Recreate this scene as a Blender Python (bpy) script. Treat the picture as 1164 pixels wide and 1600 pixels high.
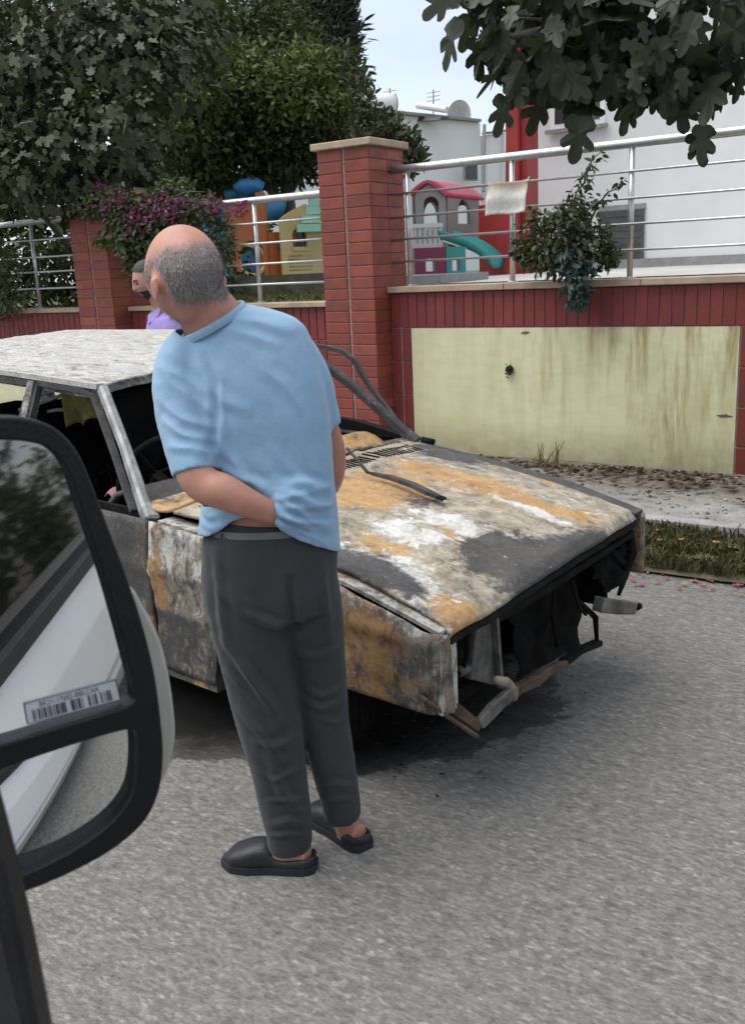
import bpy, bmesh, math, random
import numpy as np
from mathutils import Vector, Matrix, noise as mnoise

random.seed(7)
rng = np.random.default_rng(11)
scene = bpy.context.scene
COL = scene.collection
for o in list(bpy.data.objects):
    bpy.data.objects.remove(o)

# ------------------------------------------------------------------ camera
CAM = np.array([0.0, 0.0, 1.6])
CR = np.array([0.8292, 0.5572, -0.0436]); CR /= np.linalg.norm(CR)
CF = np.array([-0.5499, 0.7993, -0.2423]); CF /= np.linalg.norm(CF)
CU = np.cross(CR, CF); CU /= np.linalg.norm(CU); CR = np.cross(CF, CU)
FOC = 1500.0
cam_data = bpy.data.cameras.new("camera")
cam_data.sensor_fit = 'VERTICAL'
cam_data.sensor_height = 24.0
cam_data.lens = FOC / 1600.0 * 24.0
cam_data.clip_start = 0.05
cam_data.clip_end = 600
cam_data.dof.use_dof = True
cam_data.dof.focus_distance = 3.6
cam_data.dof.aperture_fstop = 9.0
cam = bpy.data.objects.new("camera", cam_data)
COL.objects.link(cam)
M = Matrix.Identity(4)
for i in range(3):
    M[i][0] = CR[i]; M[i][1] = CU[i]; M[i][2] = -CF[i]; M[i][3] = CAM[i]
cam.matrix_world = M
scene.camera = cam

# ------------------------------------------------------------------ sky and sun
SUN_EL, SUN_AZ = 64.0, 215.0       # degrees; azimuth of the direction towards the sun, from +X counter-clockwise
world = bpy.data.worlds.new("World"); scene.world = world
world.use_nodes = True
wn, wl = world.node_tree.nodes, world.node_tree.links
for n in list(wn): wn.remove(n)
w_out = wn.new("ShaderNodeOutputWorld"); w_bg = wn.new("ShaderNodeBackground")
w_bg.inputs["Strength"].default_value = 0.10
sky = wn.new("ShaderNodeTexSky"); sky.sky_type = 'NISHITA'; sky.sun_disc = False
sky.sun_elevation = math.radians(SUN_EL)
sky.sun_rotation = math.radians(90 - SUN_AZ)
tc = wn.new("ShaderNodeTexCoord")
mp = wn.new("ShaderNodeMapping"); mp.inputs["Scale"].default_value = (1.0, 1.0, 2.6)
nz = wn.new("ShaderNodeTexNoise"); nz.inputs["Scale"].default_value = 2.3; nz.inputs["Detail"].default_value = 5; nz.inputs["Roughness"].default_value = 0.55
wr = wn.new("ShaderNodeValToRGB")
wr.color_ramp.elements[0].position = 0.30; wr.color_ramp.elements[0].color = (0.55, 0.55, 0.55, 1)
wr.color_ramp.elements[1].position = 0.62; wr.color_ramp.elements[1].color = (0.97, 0.97, 0.97, 1)
cl = wn.new("ShaderNodeValToRGB")
cl.color_ramp.elements[0].position = 0.25; cl.color_ramp.elements[0].color = (2.3, 2.65, 3.1, 1)
cl.color_ramp.elements[1].position = 0.75; cl.color_ramp.elements[1].color = (3.6, 3.7, 3.85, 1)
nz2 = wn.new("ShaderNodeTexNoise"); nz2.inputs["Scale"].default_value = 3.1; nz2.inputs["Detail"].default_value = 4
mix = wn.new("ShaderNodeMix"); mix.data_type = 'RGBA'
wl.new(tc.outputs["Generated"], mp.inputs["Vector"]); wl.new(mp.outputs[0], nz.inputs["Vector"]); wl.new(mp.outputs[0], nz2.inputs["Vector"])
wl.new(nz.outputs["Fac"], wr.inputs[0]); wl.new(nz2.outputs["Fac"], cl.inputs[0])
wl.new(wr.outputs[0], mix.inputs[0]); wl.new(sky.outputs[0], mix.inputs[6]); wl.new(cl.outputs[0], mix.inputs[7])
wl.new(mix.outputs[2], w_bg.inputs["Color"]); wl.new(w_bg.outputs[0], w_out.inputs[0])

sun_data = bpy.data.lights.new("sun", 'SUN'); sun_data.energy = 1.25
sun_data.angle = math.radians(60); sun_data.color = (1.0, 0.96, 0.90)
sun = bpy.data.objects.new("sun", sun_data); COL.objects.link(sun)
sd = Vector((math.cos(math.radians(SUN_AZ)) * math.cos(math.radians(SUN_EL)), math.sin(math.radians(SUN_AZ)) * math.cos(math.radians(SUN_EL)), math.sin(math.radians(SUN_EL))))
sun.rotation_euler = sd.to_track_quat('Z', 'Y').to_euler()
sun.location = (0, 0, 20)

vs = scene.view_settings
vs.view_transform = 'Standard'; vs.look = 'None'; vs.gamma = 1.0; vs.use_curve_mapping = False
vs.exposure = 1.47

# ------------------------------------------------------------------ helpers: measuring the place from the photograph
def ray(x, y):
    d = CF * FOC + CR * (x - 582.0) - CU * (y - 800.0)
    return d / np.linalg.norm(d)
def hit(x, y, n, k):
    d = ray(x, y); n = np.asarray(n, float)
    return CAM + d * ((k - n @ CAM) / (n @ d))
def at_z(x, y, z): return hit(x, y, (0, 0, 1), z)
def at_y(x, y, Y): return hit(x, y, (0, 1, 0), Y)
HF = np.array([-0.56677, 0.82388, 0.0])          # level viewing direction
HR = np.array([0.82388, 0.56677, 0.0])
def at_k(x, y, k): return hit(x, y, HF, k)       # on the upright plane k metres ahead
def at_d(x, y, depth):
    d = ray(x, y); return CAM + d * (depth / (d @ CF))

# ------------------------------------------------------------------ helpers: objects
def link(o, parent=None):
    COL.objects.link(o)
    if parent is not None: o.parent = parent
    return o
def thing(name, label, cat, loc=(0, 0, 0), group=None):
    o = bpy.data.objects.new(name, None); o.empty_display_size = 0.1
    COL.objects.link(o); o.location = loc
    return tag(o, label, cat, group)
def tag(o, label, cat, group=None):
    o["label"] = label; o["category"] = cat
    if group: o["group"] = group
    return o
def kind(o, k): o["kind"] = k; return o
def mesh_from(name, verts, faces, smooth=False):
    me = bpy.data.meshes.new(name)
    me.from_pydata([tuple(float(c) for c in v) for v in verts], [], [tuple(int(i) for i in f) for f in faces])
    me.validate(); me.update()
    if smooth: me.polygons.foreach_set("use_smooth", [True] * len(me.polygons))
    return me
def obj(name, me, mat, parent=None, world_coords=True):
    """link a mesh as one object; its vertices are in world coordinates and get moved into the parent's frame"""
    o = bpy.data.objects.new(name, me)
    if mat is not None and not me.materials: me.materials.append(mat)
    link(o, parent)
    if parent is not None and world_coords:
        p = parent; off = Vector((0, 0, 0))
        while p is not None: off += Vector(p.location); p = p.parent
        o.location = -off
    return o
class MB:
    """collects boxes, bars, tubes, lofts into one mesh"""
    def __init__(s): s.v = []; s.f = []
    def add(s, v, f):
        n = len(s.v); s.v += [tuple(map(float, p)) for p in v]; s.f += [tuple(i + n for i in q) for q in f]; return s
    def box(s, x0, x1, y0, y1, z0, z1):
        v = [(x, y, z) for z in (z0, z1) for y in (y0, y1) for x in (x0, x1)]
        return s.add(v, [(0, 2, 3, 1), (4, 5, 7, 6), (0, 1, 5, 4), (2, 6, 7, 3), (0, 4, 6, 2), (1, 3, 7, 5)])
    def hexa(s, p):   # eight corners: bottom 4 round, top 4 round
        return s.add(p, [(3, 2, 1, 0), (4, 5, 6, 7), (0, 1, 5, 4), (1, 2, 6, 5), (2, 3, 7, 6), (3, 0, 4, 7)])
    def bar(s, a, b, w, h, up=(0, 0, 1)):
        return s.path([a, b], w, h, up)
    def path(s, pts, w, h, up=(0, 0, 1)):
        pts = [np.asarray(p, float) for p in pts]; up = np.asarray(up, float); n = len(pts); vv = []
        for i, p in enumerate(pts):
            t = (pts[min(i + 1, n - 1)] - pts[max(i - 1, 0)]); t /= np.linalg.norm(t)
            sd_ = np.cross(t, up); sd_ /= (np.linalg.norm(sd_) + 1e-9); u2 = np.cross(sd_, t)
            ww = w[i] if hasattr(w, '__len__') else w; hh = h[i] if hasattr(h, '__len__') else h
            for a_, b_ in ((-1, -1), (1, -1), (1, 1), (-1, 1)):
                vv.append(p + sd_ * a_ * ww / 2 + u2 * b_ * hh / 2)
        ff = [(0, 1, 2, 3)[::-1]]
        for i in range(n - 1):
            for k in range(4):
                a0 = i * 4 + k; b0 = i * 4 + (k + 1) % 4
                ff.append((a0, b0, b0 + 4, a0 + 4))
        e = (n - 1) * 4; ff.append((e, e + 1, e + 2, e + 3))
        return s.add(vv, ff)
    def tube(s, pts, r, n=10, cap=True):
        pts = [np.asarray(p, float) for p in pts]; m = len(pts); vv = []; ff = []
        ref = None
        for i, p in enumerate(pts):
            t = (pts[min(i + 1, m - 1)] - pts[max(i - 1, 0)]); t /= (np.linalg.norm(t) + 1e-12)
            if ref is None:
                ref = np.array([0, 0, 1.0]) if abs(t[2]) < 0.9 else np.array([1.0, 0, 0])
            a_ = np.cross(t, ref); a_ /= np.linalg.norm(a_); b_ = np.cross(a_, t); ref = b_
            rr = r[i] if hasattr(r, '__len__') else r
            for k in range(n):
                an = 2 * math.pi * k / n; vv.append(p + rr * (math.cos(an) * a_ + math.sin(an) * b_))
        for i in range(m - 1):
            for k in range(n):
                ff.append((i * n + k, i * n + (k + 1) % n, (i + 1) * n + (k + 1) % n, (i + 1) * n + k))
        if cap:
            ff.append(tuple(range(n))[::-1]); ff.append(tuple((m - 1) * n + k for k in range(n)))
        return s.add(vv, ff)
    def mesh(s, name, smooth=False): return mesh_from(name, s.v, s.f, smooth)
    def build(s, name, mat, parent=None, smooth=False, bevel=0.0):
        me = s.mesh(name, smooth)
        if bevel: me = bevelled(me, bevel)
        return obj(name, me, mat, parent)
def bevelled(me, w, seg=1):
    bm = bmesh.new(); bm.from_mesh(me)
    bmesh.ops.recalc_face_normals(bm, faces=bm.faces)
    es = [e for e in bm.edges if len(e.link_faces) == 2 and e.calc_face_angle(0) > 0.5]
    bmesh.ops.bevel(bm, geom=es, offset=w, segments=seg, profile=0.5, affect='EDGES', clamp_overlap=True)
    bm.to_mesh(me); bm.free(); return me
def grid_mesh(name, fn, nu, nv, thick=0.0, smooth=True, skip=None):
    """fn(u,v) -> point; a sheet, given a real thickness along its own normal when thick > 0"""
    V = [np.asarray(fn(i / nu, j / nv), float) for j in range(nv + 1) for i in range(nu + 1)]
    F = []
    for j in range(nv):
        for i in range(nu):
            if skip and skip((i + .5) / nu, (j + .5) / nv): continue
            a_ = j * (nu + 1) + i; F.append((a_, a_ + 1, a_ + nu + 2, a_ + nu + 1))
    me = mesh_from(name, V, F, smooth)
    if thick:
        bm = bmesh.new(); bm.from_mesh(me); bmesh.ops.recalc_face_normals(bm, faces=bm.faces)
        for v_ in [v_ for v_ in bm.verts if not v_.link_faces]: bm.verts.remove(v_)
        bmesh.ops.solidify(bm, geom=bm.faces[:], thickness=thick)
        bmesh.ops.recalc_face_normals(bm, faces=bm.faces)
        bm.to_mesh(me); bm.free()
        me.polygons.foreach_set("use_smooth", [smooth] * len(me.polygons))
    return me
def fbm(p, s=1.0, o=4):
    return mnoise.fractal(Vector((p[0] * s, p[1] * s, p[2] * s)), 1.0, 2.0, o)

# ------------------------------------------------------------------ helpers: materials
def N(nt, t, **kw):
    n = nt.nodes.new(t)
    for k, v in kw.items():
        if k in n.inputs: n.inputs[k].default_value = v
        else: setattr(n, k, v)
    return n
def new_mat(name, rough=0.7, metal=0.0, spec=None):
    m = bpy.data.materials.new(name); m.use_nodes = True
    nt = m.node_tree; b = nt.nodes["Principled BSDF"]
    b.inputs["Roughness"].default_value = rough; b.inputs["Metallic"].default_value = metal
    if spec is not None: b.inputs["Specular IOR Level"].default_value = spec
    return m, nt, b
def c4(c): return (c[0], c[1], c[2], 1.0)
def ramp(nt, fac, stops):
    r = nt.nodes.new("ShaderNodeValToRGB"); e = r.color_ramp.elements
    while len(e) > 1: e.remove(e[-1])
    e[0].position = stops[0][0]; e[0].color = c4(stops[0][1])
    for p, c in stops[1:]:
        q = e.new(p); q.color = c4(c)
    nt.links.new(fac, r.inputs[0]); return r.outputs[0]
def mixc(nt, f, a, b, mode='MIX'):
    m = nt.nodes.new("ShaderNodeMix"); m.data_type = 'RGBA'; m.blend_type = mode
    for sock, val in ((m.inputs[0], f), (m.inputs[6], a), (m.inputs[7], b)):
        if hasattr(val, 'links'): nt.links.new(val, sock)
        elif isinstance(val, (int, float)): sock.default_value = val
        else: sock.default_value = c4(val)
    return m.outputs[2]
def coords(nt, scale=(1, 1, 1), kind_='Object', rot=(0, 0, 0)):
    t = nt.nodes.new("ShaderNodeTexCoord"); m = nt.nodes.new("ShaderNodeMapping")
    m.inputs["Scale"].default_value = scale; m.inputs["Rotation"].default_value = rot
    nt.links.new(t.outputs[kind_], m.inputs["Vector"]); return m.outputs[0]
def noise(nt, vec, scale, detail=4, rough=0.55, dist=0.0):
    n = N(nt, "ShaderNodeTexNoise", Scale=scale, Detail=detail, Roughness=rough, Distortion=dist)
    if vec is not None: nt.links.new(vec, n.inputs["Vector"])
    return n.outputs["Fac"]
def bump(nt, b, h, strength=0.3, dist=0.01):
    n = N(nt, "ShaderNodeBump", Strength=strength, Distance=dist)
    nt.links.new(h, n.inputs["Height"]); nt.links.new(n.outputs[0], b.inputs["Normal"])
def math_(nt, op, a, b=None, clamp=False):
    m = nt.nodes.new("ShaderNodeMath"); m.operation = op; m.use_clamp = clamp
    for s_, v in ((m.inputs[0], a), (m.inputs[1], b)):
        if v is None: continue
        if hasattr(v, 'links'): nt.links.new(v, s_)
        else: s_.default_value = v
    return m.outputs[0]
def speckled(name, c1, c2, scale=6, rough=0.7, bumps=0.2, bscale=None, metal=0.0, spec=None, detail=5, bdist=0.01, sc=(1, 1, 1)):
    m, nt, b = new_mat(name, rough, metal, spec)
    v = coords(nt, sc)
    f = noise(nt, v, scale, detail, 0.6)
    col = ramp(nt, f, [(0.3, c1), (0.7, c2)])
    nt.links.new(col, b.inputs["Base Color"])
    if bumps: bump(nt, b, noise(nt, v, bscale or scale * 4, 4, 0.6), bumps, bdist)
    return m
def leafy(name, cols, rough=0.55, trans=0.25, spec=0.3):
    """leaf material: each leaf (mesh island or object) takes its own tone"""
    m, nt, b = new_mat(name, rough, 0.0, spec)
    g = nt.nodes.new("ShaderNodeNewGeometry"); oi = nt.nodes.new("ShaderNodeObjectInfo")
    s = math_(nt, 'FRACT', math_(nt, 'ADD', g.outputs["Random Per Island"], oi.outputs["Random"]))
    stops = [(i / max(1, len(cols) - 1), c) for i, c in enumerate(cols)]
    col = ramp(nt, s, stops)
    nt.links.new(col, b.inputs["Base Color"])
    if trans:
        t = nt.nodes.new("ShaderNodeBsdfTranslucent"); nt.links.new(mixc(nt, 0.5, col, (0.10, 0.14, 0.02)), t.inputs["Color"])
        ms = nt.nodes.new("ShaderNodeMixShader"); ms.inputs[0].default_value = trans
        out = nt.nodes["Material Output"]
        nt.links.new(b.outputs[0], ms.inputs[1]); nt.links.new(t.outputs[0], ms.inputs[2]); nt.links.new(ms.outputs[0], out.inputs["Surface"])
    return m
# ================================================================== the ground
def asphalt():
    m, nt, b = new_mat("asphalt", 0.92, 0.0, 0.18)
    v = coords(nt)
    vs_ = coords(nt, (0.60, 1.25, 1.0))
    big = noise(nt, v, 0.7, 5, 0.6)
    n1 = noise(nt, vs_, 52, 5, 0.70); n2 = noise(nt, vs_, 21, 4, 0.7); fine = noise(nt, vs_, 150, 3, 0.7)
    vor = N(nt, "ShaderNodeTexVoronoi", Scale=95.0); nt.links.new(vs_, vor.inputs["Vector"])
    sepc = nt.nodes.new("ShaderNodeSeparateColor"); nt.links.new(vor.outputs["Color"], sepc.inputs[0])
    col = ramp(nt, n1, [(0.28, (0.075, 0.073, 0.070)), (0.42, (0.150, 0.146, 0.139)), (0.55, (0.215, 0.208, 0.198)), (0.70, (0.34, 0.33, 0.314))])
    stone = ramp(nt, sepc.outputs[0], [(0.0, (0.55, 0.55, 0.55)), (0.5, (0.95, 0.95, 0.95)), (0.86, (1.25, 1.24, 1.22)), (0.95, (1.7, 1.68, 1.62)), (1.0, (2.1, 2.05, 1.98))])
    col = mixc(nt, 0.55, col, stone, 'MULTIPLY')
    col = mixc(nt, 0.35, col, ramp(nt, fine, [(0.3, (0.08, 0.078, 0.075)), (0.7, (0.27, 0.262, 0.25))]))
    col = mixc(nt, 1.0, col, ramp(nt, n2, [(0.32, (0.78, 0.78, 0.78)), (0.66, (1.16, 1.15, 1.13))]), 'MULTIPLY')
    tone = ramp(nt, big, [(0.3, (0.93, 0.93, 0.93)), (0.5, (1, 0.995, 0.985)), (0.72, (1.06, 1.05, 1.03))])
    col = mixc(nt, 1.0, col, tone, 'MULTIPLY')
    # soot and oil plus painted shade under the burnt car, with a ragged outline
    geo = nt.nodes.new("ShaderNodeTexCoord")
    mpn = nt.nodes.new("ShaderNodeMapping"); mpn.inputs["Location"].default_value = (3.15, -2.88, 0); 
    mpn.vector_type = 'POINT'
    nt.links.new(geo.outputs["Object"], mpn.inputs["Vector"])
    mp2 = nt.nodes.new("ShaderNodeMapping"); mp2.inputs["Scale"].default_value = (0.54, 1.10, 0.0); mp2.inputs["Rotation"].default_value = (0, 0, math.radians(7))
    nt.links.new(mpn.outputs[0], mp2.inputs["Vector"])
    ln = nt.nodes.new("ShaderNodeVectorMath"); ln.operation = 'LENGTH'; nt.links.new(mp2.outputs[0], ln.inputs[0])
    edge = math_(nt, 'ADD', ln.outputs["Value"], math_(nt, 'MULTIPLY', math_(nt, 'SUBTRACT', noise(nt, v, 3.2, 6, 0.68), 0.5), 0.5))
    soot = ramp(nt, edge, [(0.78, (0.985, 0.985, 0.985)), (0.98, (0.60, 0.60, 0.60)), (1.30, (0, 0, 0))])  # mask for the soot and the shade painted beneath the car
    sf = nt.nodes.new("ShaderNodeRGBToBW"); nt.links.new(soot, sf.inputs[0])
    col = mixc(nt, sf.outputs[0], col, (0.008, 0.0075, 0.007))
    nt.links.new(col, b.inputs["Base Color"])
    h = math_(nt, 'ADD', math_(nt, 'MULTIPLY', n1, 1.0), math_(nt, 'MULTIPLY', fine, 0.5))
    bump(nt, b, h, 0.55, 0.006)
    return m
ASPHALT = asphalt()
EARTH = speckled("earth", (0.095, 0.075, 0.058), (0.24, 0.20, 0.165), 9, 0.95, 0.8, 34, bdist=0.02)
CONCRETE = speckled("concrete", (0.26, 0.25, 0.23), (0.46, 0.445, 0.42), 7, 0.85, 0.3, 60)
PAVING = speckled("pale_paving", (0.36, 0.35, 0.33), (0.50, 0.49, 0.465), 1.2, 0.85, 0.15, 30)
YARD_SOIL = speckled("yard_soil", (0.06, 0.065, 0.03), (0.16, 0.15, 0.075), 5, 0.95, 0.6, 30, bdist=0.03)

def path_mat():
    m, nt, b = new_mat("trodden_path", .95, 0, .15)
    v = coords(nt); sp = nt.nodes.new("ShaderNodeSeparateXYZ"); nt.links.new(v, sp.inputs[0])
    n = noise(nt, v, 9, 6, .68); n2 = noise(nt, v, 2.2, 5, .6); f = noise(nt, v, 70, 4, .65)
    earth = ramp(nt, n, [(.3, (.10, .082, .066)), (.7, (.25, .215, .18))]); pale = ramp(nt, n, [(.3, (.25, .238, .22)), (.7, (.42, .405, .38))])
    mr = nt.nodes.new("ShaderNodeMapRange"); mr.inputs[1].default_value = 6.45; mr.inputs[2].default_value = 5.95
    nt.links.new(math_(nt, 'ADD', sp.outputs[1], math_(nt, 'MULTIPLY', math_(nt, 'SUBTRACT', n2, .5), -1.1)), mr.inputs[0])
    col = mixc(nt, mr.outputs[0], earth, pale)
    col = mixc(nt, 1.0, col, ramp(nt, f, [(.3, (.75, .75, .75)), (.7, (1.15, 1.15, 1.15))]), 'MULTIPLY')
    nt.links.new(col, b.inputs["Base Color"]); bump(nt, b, math_(nt, 'ADD', n, math_(nt, 'MULTIPLY', f, .4)), .8, .015); return m
PATH = path_mat()
def sheet(name, x0, x1, y0, y1, z, mat, nx=1, ny=1, hfun=None):
    V = []; F = []
    for j in range(ny + 1):
        for i in range(nx + 1):
            x = x0 + (x1 - x0) * i / nx; y = y0 + (y1 - y0) * j / ny
            V.append((x, y, z + (hfun(x, y) if hfun else 0)))
    for j in range(ny):
        for i in range(nx):
            a_ = j * (nx + 1) + i; F.append((a_, a_ + 1, a_ + nx + 2, a_ + nx + 1))
    return kind(obj(name, mesh_from(name, V, F, hfun is not None), mat), "structure")
sheet("ground", -300, 300, -300, 300, -0.02, EARTH)
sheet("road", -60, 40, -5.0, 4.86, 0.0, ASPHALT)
# the verge: an unpaved path of trodden earth and chippings, a low concrete edging, a grass strip
def verge_h(x, y):
    r = max(0.0, min(1.0, (y - 6.2) / 0.6))
    return 0.012 * fbm((x, y, 0.3), 2.3) + 0.035 * r
sheet("footpath", -14, 3.5, 5.50, 6.90, 0.085, PATH, 175, 28, verge_h)
sheet("grass_bed", -14, 3.5, 4.76, 5.50, 0.02, YARD_SOIL, 120, 10, lambda x, y: 0.03 * min(1, max(0, (y - 4.76) / 0.15)) + 0.008 * fbm((x, y, 1), 3))
e = MB()
for i in range(18):
    x0 = -14 + i * 0.98; e.box(x0, x0 + 0.972, 5.47, 5.57, -0.02, 0.112 + random.uniform(-.006, .006))
e_o = e.build("kerb", CONCRETE, bevel=0.008); kind(e_o, "structure")
# the yard behind the wall is as high as the coping
def yard_h(x, y): return 0.012 * max(0, y - 7.2) * (1 if y < 17 else 0) + (0.118 if y >= 17 else 0)
kind(obj("yard_ground", grid_mesh("yard_ground", lambda u, v: (-60 + 75 * u, 7.06 + 60 * v ** 2, 1.36 + yard_h(0, 7.06 + 60 * v ** 2) + 0.01 * fbm((u * 40, v * 40, 0), 1)), 120, 60), YARD_SOIL), "structure")
# ================================================================== garden walls, pillars, railings
def brick_mat(name, cols, grime=(0.10, 0.05, 0.045)):
    m, nt, b = new_mat(name, 0.48, 0.0, 0.35)
    oi = nt.nodes.new("ShaderNodeObjectInfo")
    col = ramp(nt, oi.outputs["Random"], [(i / (len(cols) - 1), c) for i, c in enumerate(cols)])
    v = coords(nt)
    geo = nt.nodes.new("ShaderNodeNewGeometry")
    f = noise(nt, geo.outputs["Position"], 9, 5, 0.65)
    fm = ramp(nt, f, [(0.42, (0, 0, 0)), (0.75, (0.6, 0.6, 0.6))])
    bw = nt.nodes.new("ShaderNodeRGBToBW"); nt.links.new(fm, bw.inputs[0])
    col = mixc(nt, bw.outputs[0], col, grime)
    fine = noise(nt, geo.outputs["Position"], 90, 3, 0.6)
    col = mixc(nt, 1.0, col, ramp(nt, fine, [(0.3, (0.86, 0.86, 0.86)), (0.7, (1.1, 1.1, 1.1))]), 'MULTIPLY')
    nt.links.new(col, b.inputs["Base Color"])
    r = ramp(nt, f, [(0.3, (0.38,) * 3), (0.7, (0.62,) * 3)]); nt.links.new(r, b.inputs["Roughness"])
    bump(nt, b, fine, 0.15, 0.003)
    return m
BRICK = brick_mat("brick_red", [(0.25, 0.062, 0.042), (0.31, 0.076, 0.048), (0.28, 0.060, 0.040), (0.36, 0.092, 0.055), (0.22, 0.056, 0.042), (0.30, 0.070, 0.046)])
TILE = brick_mat("tile_deep_red", [(0.225, 0.040, 0.036), (0.27, 0.05, 0.043), (0.205, 0.036, 0.034), (0.25, 0.046, 0.040), (0.19, 0.036, 0.034)])
GROUT = speckled("grout", (0.26, 0.19, 0.165), (0.42, 0.335, 0.30), 14, 0.9, 0.3, 90)
STONE = speckled("coping_stone", (0.34, 0.25, 0.165), (0.52, 0.40, 0.285), 6, 0.75, 0.25, 50)
STEEL = speckled("stainless_steel", (0.50, 0.50, 0.505), (0.66, 0.66, 0.665), 22, 0.34, 0.05, 120, metal=0.8)

def plaster():
    m, nt, b = new_mat("cream_plaster", 0.86, 0.0, 0.2)
    g = nt.nodes.new("ShaderNodeNewGeometry"); pos = g.outputs["Position"]
    def mapped(s):
        q = nt.nodes.new("ShaderNodeMapping"); q.inputs["Scale"].default_value = s; nt.links.new(pos, q.inputs["Vector"]); return q.outputs[0]
    base = ramp(nt, noise(nt, mapped((1, 1, 1)), 2.0, 5, 0.6), [(0.3, (0.69, 0.66, 0.40)), (0.7, (0.77, 0.74, 0.49))])
    sp = nt.nodes.new("ShaderNodeSeparateXYZ"); nt.links.new(pos, sp.inputs[0])
    # run-off streaks: brown under the coping, pale lime runs below, more of both towards the road end
    side = nt.nodes.new("ShaderNodeMapRange"); side.inputs[1].default_value = -3.7; side.inputs[2].default_value = -2.3
    side.inputs[3].default_value = 0.16; side.inputs[4].default_value = 1.0; nt.links.new(sp.outputs[0], side.inputs[0])
    st = noise(nt, mapped((5.0, 1, 0.62)), 1.6, 7, 0.66, 0.2)
    stf = ramp(nt, st, [(0.45, (0, 0, 0)), (0.66, (0.9, 0.9, 0.9))])
    bw = nt.nodes.new("ShaderNodeRGBToBW"); nt.links.new(stf, bw.inputs[0])
    topw = nt.nodes.new("ShaderNodeMapRange"); topw.inputs[1].default_value = .25; topw.inputs[2].default_value = 1.15; topw.inputs[3].default_value = .55; topw.inputs[4].default_value = 1.5
    nt.links.new(math_(nt, 'ADD', sp.outputs[2], math_(nt, 'MULTIPLY', math_(nt, 'SUBTRACT', noise(nt, mapped((2.4, 1, .6)), 2.0, 5, .6), .5), 1.6)), topw.inputs[0])
    f = math_(nt, 'MULTIPLY', math_(nt, 'MULTIPLY', bw.outputs[0], side.outputs[0]), topw.outputs[0], True)
    col = mixc(nt, f, base, (0.40, 0.325, 0.15))
    st2 = noise(nt, mapped((9, 1, 0.5)), 1.9, 5, 0.6, 0.2)
    st2f = ramp(nt, st2, [(0.60, (0, 0, 0)), (0.70, (0.8, 0.8, 0.8))])
    bw2 = nt.nodes.new("ShaderNodeRGBToBW"); nt.links.new(st2f, bw2.inputs[0])
    low = nt.nodes.new("ShaderNodeMapRange"); low.inputs[1].default_value = 1.0; low.inputs[2].default_value = 0.55; nt.links.new(sp.outputs[2], low.inputs[0])
    col = mixc(nt, math_(nt, 'MULTIPLY', bw2.outputs[0], low.outputs[0]), col, (0.78, 0.75, 0.58))
    # fine horizontal trowel marks and a grubby foot
    tr = noise(nt, mapped((2.6, 1, 7)), 2.6, 6, 0.66)
    col = mixc(nt, 1.0, col, ramp(nt, tr, [(0.34, (0.93, 0.92, 0.89)), (0.56, (1, 1, 1))]), 'MULTIPLY')
    foot = nt.nodes.new("ShaderNodeMapRange"); foot.inputs[1].default_value = 0.42; foot.inputs[2].default_value = 0.10; nt.links.new(sp.outputs[2], foot.inputs[0])
    dirt = math_(nt, 'MULTIPLY', foot.outputs[0], noise(nt, mapped((1, 1, 1)), 7, 5, 0.7), True)
    col = mixc(nt, math_(nt, 'MULTIPLY', dirt, 1.1, True), col, (0.17, 0.13, 0.075))
    spots = ramp(nt, noise(nt, mapped((1, 1, 1.4)), 11, 6, 0.72), [(0.70, (0, 0, 0)), (0.76, (0.8, 0.8, 0.8))])
    bw3 = nt.nodes.new("ShaderNodeRGBToBW"); nt.links.new(spots, bw3.inputs[0])
    col = mixc(nt, bw3.outputs[0], col, (0.12, 0.105, 0.055))
    nt.links.new(col, b.inputs["Base Color"])
    h = math_(nt, 'ADD', tr, math_(nt, 'MULTIPLY', noise(nt, mapped((1, 1, 1)), 60, 4, 0.6), 0.4))
    bump(nt, b, h, 0.25, 0.005)
    return m
PLASTER = plaster()

def tile_mesh(name, w, h, d=0.012, ch=0.004):
    """a tile standing on the XZ plane, front towards -Y, with an eased front edge"""
    v = [(-w/2, 0, -h/2), (w/2, 0, -h/2), (w/2, 0, h/2), (-w/2, 0, h/2),
         (-w/2, -d + ch, -h/2), (w/2, -d + ch, -h/2), (w/2, -d + ch, h/2), (-w/2, -d + ch, h/2),
         (-w/2 + ch, -d, -h/2 + ch), (w/2 - ch, -d, -h/2 + ch), (w/2 - ch, -d, h/2 - ch), (-w/2 + ch, -d, h/2 - ch)]
    f = [(0, 1, 5, 4), (1, 2, 6, 5), (2, 3, 7, 6), (3, 0, 4, 7), (4, 5, 9, 8), (5, 6, 10, 9), (6, 7, 11, 10), (7, 4, 8, 11), (8, 9, 10, 11)]
    return mesh_from(name, v, f)
def place_tiles(parent, name, me, mat, spots, rotz=0.0):
    """spots are world positions of the tile's back centre; tiles share one mesh"""
    if not me.materials: me.materials.append(mat)
    px_, py_, pz_ = parent.location
    for (x, y, z) in spots:
        o = bpy.data.objects.new(name, me); COL.objects.link(o); o.parent = parent
        o.location = (x - px_, y - py_, z - pz_)
        o.rotation_euler = (random.gauss(0, .004), random.gauss(0, .004), rotz + random.gauss(0, .004))
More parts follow.
